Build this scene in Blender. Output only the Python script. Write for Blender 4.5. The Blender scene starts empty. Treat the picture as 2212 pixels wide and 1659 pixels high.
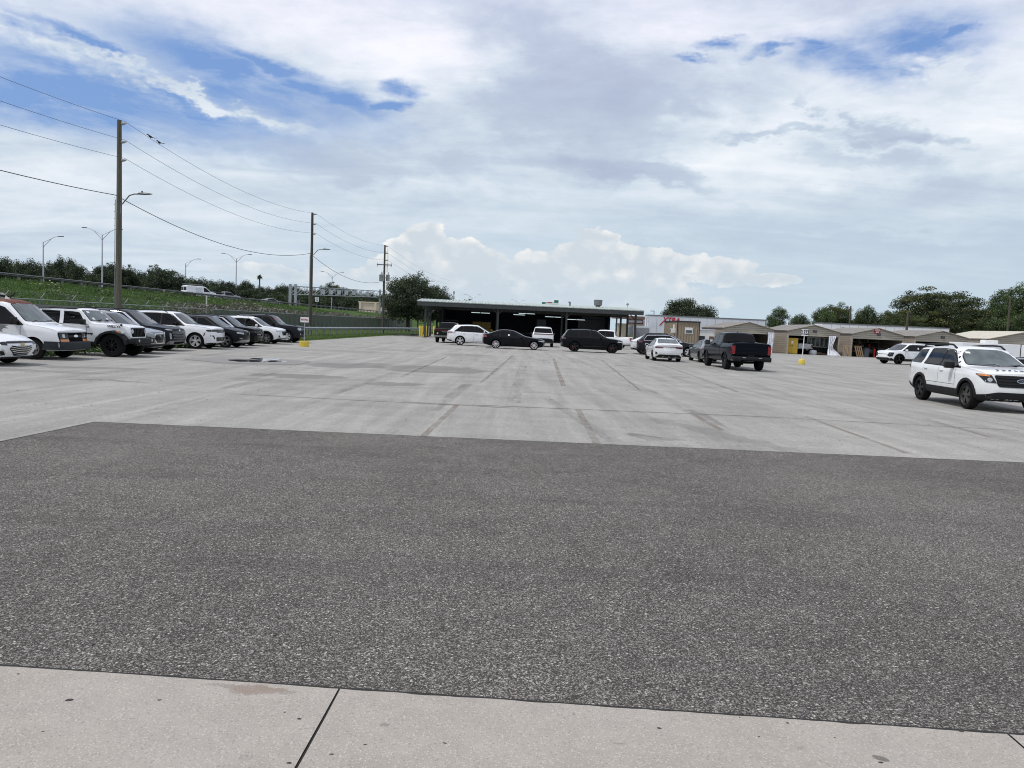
import bpy, bmesh, math, random
from mathutils import Vector, Matrix, noise
from mathutils.bvhtree import BVHTree
R = math.radians
SC = bpy.context.scene
COL = SC.collection
rnd = random.Random(7)

# ------------------------------------------------------------------ camera
CAM_H, PITCH, ROLL, FOC = 1.78, R(4.3), R(2.5), 1661.0      # focal length in px of a 2212 px wide picture
fw = Vector((0, math.cos(PITCH), -math.sin(PITCH)))
up0 = Vector((0, math.sin(PITCH), math.cos(PITCH)))
r0 = Vector((1, 0, 0))
rt = r0*math.cos(ROLL) + up0*math.sin(ROLL)
upv = -r0*math.sin(ROLL) + up0*math.cos(ROLL)
EYE = Vector((0, 0, CAM_H))
cd = bpy.data.cameras.new('camera'); cam = bpy.data.objects.new('camera', cd); COL.objects.link(cam)
cam.matrix_world = Matrix.Translation(EYE) @ Matrix((rt, upv, -fw)).transposed().to_4x4()
cd.sensor_width = 36.0; cd.lens = 36.0*FOC/2212; cd.clip_start = 0.05; cd.clip_end = 6000
SC.camera = cam
SC.cycles.filter_width = 1.05          # a crisp phone picture

def ray(px, py):
    return fw + rt*((px-1106)/FOC) + upv*((829.5-py)/FOC)
def G(px, py, z=0.0):
    """ground point seen at a measured place of the photograph"""
    d = ray(px, py); t = (z-CAM_H)/d.z
    return EYE + d*t
def AT(px, py, Y):
    d = ray(px, py); return EYE + d*(Y/d.y)

# ------------------------------------------------------------------ tags
def tag(o, label=None, cat=None, group=None, kind=None):
    if label: o['label'] = label
    if cat: o['category'] = cat
    if group: o['group'] = group
    if kind: o['kind'] = kind
    return o
def empty(name, loc=(0, 0, 0), rz=0.0, label=None, cat=None, group=None):
    o = bpy.data.objects.new(name, None); COL.objects.link(o)
    o.location = loc; o.rotation_euler = (0, 0, rz); o.empty_display_size = .2
    return tag(o, label, cat, group)
def link_mesh(name, me, m=None, parent=None, loc=None):
    o = bpy.data.objects.new(name, me); COL.objects.link(o)
    if m is not None:
        for mm in (m if isinstance(m, (list, tuple)) else [m]): me.materials.append(mm)
    if parent is not None: o.parent = parent
    if loc is not None: o.location = loc
    return o
def copy_tree(o, parent=None):
    c = o.copy(); COL.objects.link(c); c.parent = parent
    for ch in list(o.children): copy_tree(ch, c)
    return c

# ------------------------------------------------------------------ mesh collector
class MB:
    def __init__(s): s.v = []; s.f = []; s.mi = []; s.cm = 0
    def add(s, vs, fs):
        b = len(s.v); s.v += [tuple(v) for v in vs]
        for f in fs: s.f.append([b+i for i in f]); s.mi.append(s.cm)
    def box(s, c, d, rz=0.0, rx=0.0, ry=0.0):
        M = Matrix.Rotation(rz, 3, 'Z') @ Matrix.Rotation(ry, 3, 'Y') @ Matrix.Rotation(rx, 3, 'X'); c = Vector(c)
        vs = [c + M @ Vector((x*d[0]/2, y*d[1]/2, z*d[2]/2)) for x in (-1, 1) for y in (-1, 1) for z in (-1, 1)]
        s.add(vs, [(0, 1, 3, 2), (4, 6, 7, 5), (0, 4, 5, 1), (2, 3, 7, 6), (0, 2, 6, 4), (1, 5, 7, 3)])
    def box2(s, a, b): s.box([(a[i]+b[i])/2 for i in range(3)], [abs(b[i]-a[i]) for i in range(3)])
    def cyl(s, p0, p1, r0, r1=None, n=10, caps=True):
        p0 = Vector(p0); p1 = Vector(p1); r1 = r0 if r1 is None else r1
        z = (p1-p0).normalized(); a = z.orthogonal().normalized(); b = z.cross(a)
        vs = []
        for p, r in ((p0, r0), (p1, r1)):
            for i in range(n):
                t = 2*math.pi*i/n; vs.append(p + (a*math.cos(t)+b*math.sin(t))*r)
        fs = [(i, (i+1) % n, n+(i+1) % n, n+i) for i in range(n)]
        if caps: fs += [tuple(range(n-1, -1, -1)), tuple(range(n, 2*n))]
        s.add(vs, fs)
    def tube(s, pts, r, n=6):
        pts = [Vector(p) for p in pts]; rs = r if isinstance(r, (list, tuple)) else [r]*len(pts)
        vs = []; a = None
        for i, p in enumerate(pts):
            d = (pts[min(i+1, len(pts)-1)]-pts[max(i-1, 0)]).normalized()
            a = d.orthogonal().normalized() if a is None else (a - d*a.dot(d)).normalized()
            b = d.cross(a)
            for k in range(n):
                t = 2*math.pi*k/n; vs.append(p + (a*math.cos(t)+b*math.sin(t))*rs[i])
        fs = []
        for i in range(len(pts)-1):
            for k in range(n): fs.append((i*n+k, i*n+(k+1) % n, (i+1)*n+(k+1) % n, (i+1)*n+k))
        fs += [tuple(range(n-1, -1, -1)), tuple(range((len(pts)-1)*n, len(pts)*n))]
        s.add(vs, fs)
    def lathe(s, prof, M=None, n=24, close=False):
        """prof of (radius, height) about z"""
        M = M or Matrix.Identity(4); vs = []; k = len(prof)
        for i in range(n):
            t = 2*math.pi*i/n
            for r, h in prof: vs.append(M @ Vector((r*math.cos(t), r*math.sin(t), h)))
        fs = []
        for i in range(n):
            j = (i+1) % n
            for q in range(k if close else k-1):
                q2 = (q+1) % k; fs.append((i*k+q, j*k+q, j*k+q2, i*k+q2))
        s.add(vs, fs)
    def prism(s, poly, M, h):
        """poly in local xy, extruded along local z by h, then M"""
        n = len(poly); vs = [M @ Vector((x, y, 0)) for x, y in poly] + [M @ Vector((x, y, h)) for x, y in poly]
        s.add(vs, [tuple(range(n-1, -1, -1)), tuple(range(n, 2*n))] + [(i, (i+1) % n, n+(i+1) % n, n+i) for i in range(n)])
    def quad(s, a, b, c, d): s.add([a, b, c, d], [(0, 1, 2, 3)])
    def mesh(s, name, smooth=None, fix=True):
        me = bpy.data.meshes.new(name); me.from_pydata(s.v, [], s.f)
        for p, i in zip(me.polygons, s.mi): p.material_index = i
        if fix:
            bm = bmesh.new(); bm.from_mesh(me); bmesh.ops.recalc_face_normals(bm, faces=bm.faces[:]); bm.to_mesh(me); bm.free()
        if smooth is not None: smooth_mesh(me, smooth)
        me.update(); return me
    def build(s, name, m, parent=None, smooth=None, loc=None, bevel=0, fix=True):
        me = s.mesh(name, None, fix)
        if bevel:
            bm = bmesh.new(); bm.from_mesh(me)
            bmesh.ops.bevel(bm, geom=bm.edges[:], offset=bevel, segments=2, profile=.6, affect='EDGES', clamp_overlap=True)
            bm.to_mesh(me); bm.free()
        if smooth is not None: smooth_mesh(me, smooth)
        return link_mesh(name, me, m, parent, loc)
def smooth_mesh(me, ang):
    me.polygons.foreach_set('use_smooth', [True]*len(me.polygons))
    me.set_sharp_from_angle(angle=R(ang))

# ------------------------------------------------------------------ node helper
class NT:
    def __init__(s, tree): s.t = tree; s.N = tree.nodes; s.L = tree.links
    def put(s, sock, v):
        if v is None: return
        if isinstance(v, bpy.types.NodeSocket): s.L.new(v, sock)
        elif isinstance(v, bpy.types.Node): s.L.new(v.outputs[0], sock)
        else:
            try: sock.default_value = v
            except Exception:
                if isinstance(v, (tuple, list)) and len(v) == 3: sock.default_value = (*v, 1)
                else: sock.default_value = (v, v, v) if len(sock.default_value) == 3 else (v, v, v, 1)
    def n(s, typ, props=None, **inp):
        x = s.N.new(typ)
        for k, v in (props or {}).items(): setattr(x, k, v)
        for k, v in inp.items():
            k2 = int(k[1:]) if k[0] == 'i' and k[1:].isdigit() else k.replace('_', ' ')
            s.put(x.inputs[k2], v)
        return x
    def m(s, op, a, b=None, c=None, clamp=False):
        x = s.N.new('ShaderNodeMath'); x.operation = op; x.use_clamp = clamp
        for i, v in enumerate((a, b, c)):
            if v is not None: s.put(x.inputs[i], v)
        return x.outputs[0]
    def vm(s, op, a, b=None, scale=None, out=0):
        x = s.N.new('ShaderNodeVectorMath'); x.operation = op
        s.put(x.inputs[0], a)
        if b is not None: s.put(x.inputs[1], b)
        if scale is not None: s.put(x.inputs['Scale'], scale)
        return x.outputs['Value'] if out == 'v' else x.outputs[0]
    def noise(s, vec, scale, detail=3, rough=.55, dist=0.0, out='Factor'):
        x = s.N.new('ShaderNodeTexNoise'); s.put(x.inputs['Vector'], vec)
        x.inputs['Scale'].default_value = scale; x.inputs['Detail'].default_value = detail
        x.inputs['Roughness'].default_value = rough; x.inputs['Distortion'].default_value = dist
        return x.outputs[0] if out == 'Factor' else x.outputs[1]
    def mr(s, v, a, b, c=0.0, d=1.0, smooth=False):
        x = s.N.new('ShaderNodeMapRange'); x.interpolation_type = 'SMOOTHSTEP' if smooth else 'LINEAR'
        s.put(x.inputs[0], v)
        for i, q in enumerate((a, b, c, d)): s.put(x.inputs[i+1], q)
        return x.outputs[0]
    def mix(s, f, a, b, blend='MIX'):
        x = s.N.new('ShaderNodeMix'); x.data_type = 'RGBA'; x.blend_type = blend; x.clamp_factor = True
        s.put(x.inputs[0], f); s.put(x.inputs[6], a); s.put(x.inputs[7], b)
        return x.outputs[2]
    def mapping(s, vec, loc=(0, 0, 0), rot=(0, 0, 0), scale=(1, 1, 1), typ='POINT'):
        x = s.N.new('ShaderNodeMapping'); x.vector_type = typ; s.put(x.inputs['Vector'], vec)
        x.inputs['Location'].default_value = loc; x.inputs['Rotation'].default_value = rot; x.inputs['Scale'].default_value = scale
        return x.outputs[0]

def new_mat(name):
    m = bpy.data.materials.new(name); m.use_nodes = True
    t = NT(m.node_tree); t.b = t.N['Principled BSDF']; t.out = t.N['Material Output']
    t.geo = t.N.new('ShaderNodeNewGeometry'); t.tc = t.N.new('ShaderNodeTexCoord')
    return m, t
def mat(name, col, rough=.5, metal=0.0, coat=0.0, var=.12, vscale=3.0, bump=0.0, bscale=30.0, emit=None, estr=0.0, spec=None, dirt=None):
    """plain surface with slight tonal variation, optional grain, optional grime tint low down"""
    m, t = new_mat(name); b = t.b
    n1 = t.noise(t.tc.outputs['Object'], vscale, 4, .6)
    k = t.mr(n1, .25, .75, 1-var, 1+var)
    c = t.vm('SCALE', tuple(col), scale=k)
    if dirt:
        n2 = t.noise(t.tc.outputs['Object'], dirt[1], 5, .65)
        c = t.mix(t.mr(n2, dirt[2], dirt[2]+.2, 0, dirt[3]), c, dirt[0])
    t.put(b.inputs['Base Color'], c)
    b.inputs['Metallic'].default_value = metal
    t.put(b.inputs['Roughness'], t.mr(n1, .2, .8, max(rough*.85, .01), min(rough*1.15, 1)))
    b.inputs['Coat Weight'].default_value = coat; b.inputs['Coat Roughness'].default_value = .04
    if spec is not None: b.inputs['Specular IOR Level'].default_value = spec
    if bump:
        bn = t.n('ShaderNodeBump', Strength=bump, Distance=.02, Height=t.noise(t.tc.outputs['Object'], bscale, 3, .6))
        t.put(b.inputs['Normal'], bn)
    if emit: b.inputs['Emission Color'].default_value = (*emit, 1); b.inputs['Emission Strength'].default_value = estr
    return m

def text_obj(name, s, size, m, parent=None, M=None, ext=.004, shear=0.0, bold=0.0, sx=1.0, align='CENTER', space=1.0):
    cu = bpy.data.curves.new(name, 'FONT'); cu.body = s; cu.size = size; cu.extrude = ext; cu.offset = bold; cu.shear = shear
    cu.align_x = align; cu.align_y = 'CENTER'; cu.space_character = space; cu.resolution_u = 3
    tmp = bpy.data.objects.new(name+'_tmp', cu); COL.objects.link(tmp)
    bpy.context.view_layer.update()
    me = bpy.data.meshes.new_from_object(tmp.evaluated_get(bpy.context.evaluated_depsgraph_get()))
    bpy.data.objects.remove(tmp); bpy.data.curves.remove(cu)
    me.name = name; me.transform(Matrix.Diagonal((sx, 1, 1, 1)))
    me.materials.clear()
    o = link_mesh(name, me, m, parent)
    if M is not None: o.matrix_local = M
    return o
# text standing upright and facing -y (towards the camera), or any heading
def upright(loc, rz=0.0, rx=R(90)):
    return Matrix.Translation(loc) @ Matrix.Rotation(rz, 4, 'Z') @ Matrix.Rotation(rx, 4, 'X')
# ------------------------------------------------------------------ materials
def paint(name, col, rough=.28, flake=0.0, dirt=.25):
    m, t = new_mat(name); b = t.b
    n1 = t.noise(t.tc.outputs['Object'], 1.6, 4, .6)
    c = t.vm('SCALE', tuple(col), scale=t.mr(n1, .3, .7, .95, 1.05))
    n2 = t.noise(t.tc.outputs['Object'], 5, 6, .7)
    sep = t.n('ShaderNodeSeparateXYZ', Vector=t.tc.outputs['Object'])
    low = t.m('MULTIPLY', t.mr(sep.outputs[2], .25, .8, 1, 0), t.mr(n2, .4, .7))
    c = t.mix(t.m('MULTIPLY', low, dirt), c, (.13, .12, .10))          # road film thrown up by the wheels
    t.put(b.inputs['Base Color'], c)
    b.inputs['Metallic'].default_value = flake
    t.put(b.inputs['Roughness'], t.mr(n2, .3, .8, rough*.8, rough*1.35))
    dark = max(col) < .1
    b.inputs['Coat Weight'].default_value = .06 if dark else .8; b.inputs['Coat Roughness'].default_value = .05; b.inputs['Specular IOR Level'].default_value = .07 if dark else .5
    return m
P_WHITE = paint('white_car_paint', (.80, .81, .82))
P_WARM = paint('old_white_van_paint', (.76, .77, .78), .4, dirt=.5)
P_BLACK = paint('black_car_paint', (.006, .0065, .008), .2, dirt=.08)
P_NAVY = paint('dark_blue_black_paint', (.004, .006, .011), .2, dirt=.05)
P_CHAR = paint('charcoal_metallic_paint', (.020, .022, .026), .3, .3, dirt=.12)
P_GREY = paint('grey_metallic_paint', (.17, .18, .19), .3, .5)
P_SILV = paint('silver_metallic_paint', (.28, .29, .30), .3, .6)
P_GREEN = paint('dark_green_paint', (.012, .018, .015), .25, .2, dirt=.1)
P_BODY = paint('dark_grey_paint', (.012, .013, .016), .3, .2, dirt=.12)

def glass_mat(name, col, rough=.02, spec=.5):
    m, t = new_mat(name); b = t.b
    n = t.noise(t.tc.outputs['Object'], 2.2, 3)
    t.put(b.inputs['Base Color'], t.vm('SCALE', col, scale=t.mr(n, .3, .7, .6, 1.4)))
    b.inputs['Roughness'].default_value = rough; b.inputs['IOR'].default_value = 1.5
    b.inputs['Specular IOR Level'].default_value = spec
    return m
GL_DARK = glass_mat('tinted_glass', (.003, .0035, .004), .02, .24)
GL_WIND = glass_mat('windshield_glass', (.035, .045, .045))
GL_CLEAR = glass_mat('pale_windshield_glass', (.09, .11, .11))
RUBBER = mat('tyre_rubber', (.0075, .0075, .008), .9, spec=.2, var=.3, vscale=8, bump=.2, bscale=60)
WELL = mat('wheel_well_black', (.003, .003, .003), .95, spec=.1)
PLASTIC = mat('black_plastic_trim', (.008, .0085, .009), .6, spec=.3, var=.2)
PLASTIC_G = mat('weathered_grey_plastic', (.028, .032, .036), .7, spec=.3, var=.25)
GLOSS = mat('gloss_black_trim', (.004, .004, .005), .15, spec=.4)
CHROME = mat('chrome', (.75, .75, .76), .12, 1.0, var=.05)
SILVER = mat('silver_alloy', (.62, .62, .63), .38, .5, var=.1)
GUNMETAL = mat('gunmetal_alloy', (.17, .17, .175), .4, .5, var=.1)
DARK_ALLOY = mat('dark_machined_alloy', (.075, .072, .068), .4, .5, var=.15)
BLK_ALLOY = mat('black_alloy', (.012, .012, .013), .35, .3, var=.1)
STEELW = mat('old_steel_wheel', (.24, .22, .20), .6, .4, var=.25, dirt=((.10, .06, .04), 6, .5, .6))
LAMP_CLR = mat('clear_lamp_lens', (.45, .47, .48), .08, .3, coat=1)
LAMP_DRK = mat('smoked_lamp_lens', (.012, .013, .014), .08, 0, spec=.5)
LAMP_RED = mat('red_lamp_lens', (.22, .006, .010), .12, coat=1, var=.2)
LAMP_DRED = mat('dark_red_lamp_lens', (.09, .006, .010), .12, coat=1, var=.2)
LAMP_ORG = mat('amber_lamp_lens', (.65, .20, .03), .15, coat=1, var=.2)
GOLD = mat('gold_emblem', (.50, .36, .14), .35, .7)
DARKINK = mat('dark_lettering', (.015, .015, .02), .5)
LIGHTINK = mat('light_lettering', (.6, .6, .6), .4)
REDCAL = mat('orange_red_caliper', (.55, .06, .02), .4)
WHITEPL = mat('white_plastic', (.72, .72, .70), .5)
PAPER = mat('white_paper', (.75, .76, .74), .8)
RED_STK = mat('red_sticker', (.55, .05, .07), .6)
INTERIOR = mat('seat_fabric', (.05, .05, .05), .9)

RUST = mat('rusty_roof_paint', (.11, .035, .022), .75, var=.35, vscale=5, dirt=((.30, .14, .07), 4, .55, .7))
PRIMER = mat('peeled_grey_primer', (.17, .17, .17), .7, var=.35, vscale=9)

GALV = mat('galvanised_steel', (.34, .36, .37), .5, .55, var=.2, vscale=4)
GALV_D = mat('weathered_galvanised_steel', (.20, .21, .215), .6, .5, var=.25, vscale=5)
DKSTEEL = mat('dark_green_painted_steel', (.040, .045, .044), .55, var=.3, vscale=4, dirt=((.09, .08, .07), 5, .55, .4))
YELLOW = mat('yellow_bollard_paint', (.62, .47, .06), .55, var=.18, vscale=4, dirt=((.20, .17, .10), 7, .56, .6))
YEL_CAB = mat('yellow_cabinet_paint', (.55, .36, .035), .5, var=.15, dirt=((.2, .14, .05), 3, .55, .4))
YEL_DULL = mat('ochre_panel', (.30, .20, .05), .7, var=.2)
SIGNW = mat('sign_white', (.75, .76, .76), .45, var=.06)
SIGNRED = mat('sign_red', (.42, .025, .035), .5, var=.1)
SIGNBLK = mat('sign_black', (.012, .012, .014), .5)
SIGNGRN = mat('sign_green', (.012, .16, .11), .5, var=.15)
WPOST = mat('white_painted_pipe', (.66, .66, .62), .5, var=.15, dirt=((.3, .26, .2), 8, .6, .5))
ALU = mat('brushed_aluminium', (.45, .46, .48), .4, .8, var=.1)
LAMPHEAD = mat('lamp_head_grey', (.12, .125, .13), .45, .3)
CERAMIC = mat('grey_porcelain', (.36, .36, .36), .3, coat=.4)
CABLE = mat('cable_grey', (.10, .105, .11), .6)
CABLE_B = mat('cable_black', (.015, .015, .016), .6)
CONCR = mat('plain_concrete', (.40, .385, .35), .85, var=.2, vscale=2, bump=.3, bscale=20)
BEIGE = mat('beige_stucco', (.60, .52, .38), .85, var=.08)
BROWNB = mat('brown_brick_band', (.26, .17, .12), .85, var=.2)
DARKBAY = mat('dark_bay_wall', (.012, .014, .022), .85, var=.4, vscale=1.2)  # interior shade of the bay is partly put into this dark colour
DARKFLOOR = mat('dark_bay_floor', (.05, .05, .05), .8)  # floor colour kept dark too, adding to the shade under the roof
TUBE_ON = mat('lit_fluorescent_tube', (.8, .85, .85), .4, emit=(.75, .9, .95), estr=.75)
TUBE_OFF = mat('unlit_fluorescent_fixture', (.09, .085, .09), .6)
WOODY = mat('raw_lumber', (.28, .19, .11), .8, var=.3, vscale=6)
BARN = mat('grey_bin_plastic', (.06, .075, .085), .6)
RED_PL = mat('red_painted_metal', (.40, .02, .02), .45)
TARP = mat('white_tarp', (.66, .68, .72), .6, var=.1, vscale=2)
GREYBOX = mat('grey_roll_door', (.26, .26, .28), .6, var=.1)
TRAILER = mat('white_trailer_panel', (.62, .65, .69), .45, var=.07, vscale=.6, dirt=((.35, .36, .36), 1.5, .58, .4))
TRAILER2 = mat('white_fibreglass', (.76, .77, .78), .4, var=.05, vscale=.8)
MAROON = mat('maroon_steel', (.06, .025, .03), .6, var=.2)
BLUEBLK = mat('blue_black_roof_edge', (.03, .03, .04), .6)
BIRD = mat('dark_feathers', (.02, .018, .022), .8, var=.4, vscale=30)
BROWNPAN = mat('brown_roof_panel', (.16, .10, .075), .7, var=.2)

def siding_mat(name, col, pitch=.23):
    """horizontal metal siding ribs"""
    m, t = new_mat(name)
    sep = t.n('ShaderNodeSeparateXYZ', Vector=t.geo.outputs['Position'])
    fr = t.m('FRACT', t.m('DIVIDE', sep.outputs[2], pitch))
    rib = t.mr(fr, .80, .97, 0, 1, True); rib2 = t.mr(fr, .97, 1.0, 1, 0)
    h = t.m('MULTIPLY', rib, rib2)
    n = t.noise(t.mapping(t.geo.outputs['Position'], scale=(.6, .6, 3)), 1.5, 5, .65)
    c = t.mix(t.mr(n, .45, .75, 0, .55), tuple(col), (col[0]*.6, col[1]*.58, col[2]*.55))
    t.put(t.b.inputs['Base Color'], c); t.b.inputs['Roughness'].default_value = .55
    t.put(t.b.inputs['Normal'], t.n('ShaderNodeBump', Strength=1.0, Distance=.05, Height=t.m('SUBTRACT', 1.0, h)))
    return m
SIDING = siding_mat('tan_metal_siding', (.37, .335, .275))
SIDING_W = siding_mat('weathered_tan_siding', (.30, .26, .21), .26)
def corr_mat(name, col, axis=0, pitch=.3, stain=(.2, .18, .15), amt=.5):
    m, t = new_mat(name)
    sep = t.n('ShaderNodeSeparateXYZ', Vector=t.tc.outputs['Object'])
    w = t.m('SINE', t.m('MULTIPLY', sep.outputs[axis], 2*math.pi/pitch))
    n = t.noise(t.tc.outputs['Object'], .9, 6, .7)
    c = t.mix(t.mr(n, .42, .68, 0, amt), tuple(col), stain)
    t.put(t.b.inputs['Base Color'], c); t.b.inputs['Roughness'].default_value = .6
    t.put(t.b.inputs['Normal'], t.n('ShaderNodeBump', Strength=.8, Distance=.05, Height=w))
    return m
ROOF_TAN = corr_mat('weathered_tan_roof', (.26, .235, .21), 1, .28, (.13, .12, .11), .75)
ROOF_PALE = corr_mat('pale_cream_roof', (.60, .57, .47), 1, .28, (.45, .42, .35), .4)
ROOF_WHITE = corr_mat('pale_green_white_roof', (.42, .47, .44), 0, .9, (.30, .33, .30), .5)
OFFICE = corr_mat('brown_ribbed_office_wall', (.27, .215, .15), 0, .3, (.2, .16, .11), .5)
OFFICE_S = corr_mat('brown_ribbed_office_side', (.27, .215, .15), 1, .3, (.2, .16, .11), .5)

def wood_mat(name, col):
    m, t = new_mat(name)
    v = t.mapping(t.tc.outputs['Object'], scale=(14, 14, .5))
    n = t.noise(v, 2.2, 6, .65, 1.0); n2 = t.noise(t.tc.outputs['Object'], .7, 3)
    c = t.mix(t.mr(n, .3, .7), (col[0]*.45, col[1]*.45, col[2]*.45), (col[0]*1.35, col[1]*1.3, col[2]*1.25))
    c = t.mix(t.mr(n2, .4, .7, 0, .4), c, (.09, .10, .07))
    t.put(t.b.inputs['Base Color'], c); t.b.inputs['Roughness'].default_value = .9
    t.put(t.b.inputs['Normal'], t.n('ShaderNodeBump', Strength=.6, Distance=.02, Height=n))
    return m
POLEWOOD = wood_mat('weathered_pole_wood', (.125, .115, .088))
POLEWOOD2 = wood_mat('brown_pole_wood', (.075, .062, .047))
BARK = wood_mat('tree_bark', (.06, .05, .04))

def leaf_mat(name, c0, c1, c2):
    m, t = new_mat(name)
    at = t.n('ShaderNodeAttribute', {'attribute_name': 'clump'})
    n = t.noise(t.tc.outputs['Object'], .8, 3, .6)
    f = t.m('ADD', t.m('MULTIPLY', at.outputs['Fac'], .7), t.m('MULTIPLY', n, .3), clamp=True)
    c = t.mix(t.mr(f, .2, .55), c0, c1); c = t.mix(t.mr(f, .6, .9), c, c2)
    oi = t.n('ShaderNodeObjectInfo')
    c = t.vm('SCALE', c, scale=t.mr(oi.outputs['Random'], 0, 1, .85, 1.2))
    N = t.N; d = N.new('ShaderNodeBsdfDiffuse'); tr = N.new('ShaderNodeBsdfTranslucent'); ms = N.new('ShaderNodeMixShader'); ms.inputs[0].default_value = .3
    gl = N.new('ShaderNodeBsdfGlossy'); gl.inputs['Roughness'].default_value = .45; ms2 = N.new('ShaderNodeMixShader'); ms2.inputs[0].default_value = .035
    t.put(d.inputs[0], c); t.put(tr.inputs[0], t.vm('MULTIPLY', c, (1.0, 1.25, .6)))
    t.L.new(d.outputs[0], ms.inputs[1]); t.L.new(tr.outputs[0], ms.inputs[2])
    t.L.new(ms.outputs[0], ms2.inputs[1]); t.L.new(gl.outputs[0], ms2.inputs[2]); t.L.new(ms2.outputs[0], t.out.inputs['Surface'])
    return m
LEAF_OAK = leaf_mat('dark_oak_leaves', (.018, .026, .014), (.038, .056, .026), (.080, .105, .045))
LEAF_WOOD = leaf_mat('woodland_leaves', (.017, .026, .015), (.038, .058, .026), (.080, .112, .046))
LEAF_GRN = leaf_mat('green_leaves', (.024, .036, .015), (.060, .092, .030), (.125, .165, .048))
LEAF_OLIVE = leaf_mat('olive_rain_tree_leaves', (.024, .034, .014), (.062, .084, .028), (.165, .150, .040))
LEAF_BRUSH = leaf_mat('dry_brush_stems', (.06, .055, .045), (.10, .092, .075), (.15, .14, .11))
LEAF_GRASS = leaf_mat('long_grass_blades', (.036, .066, .017), (.064, .112, .026), (.100, .155, .038))
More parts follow.
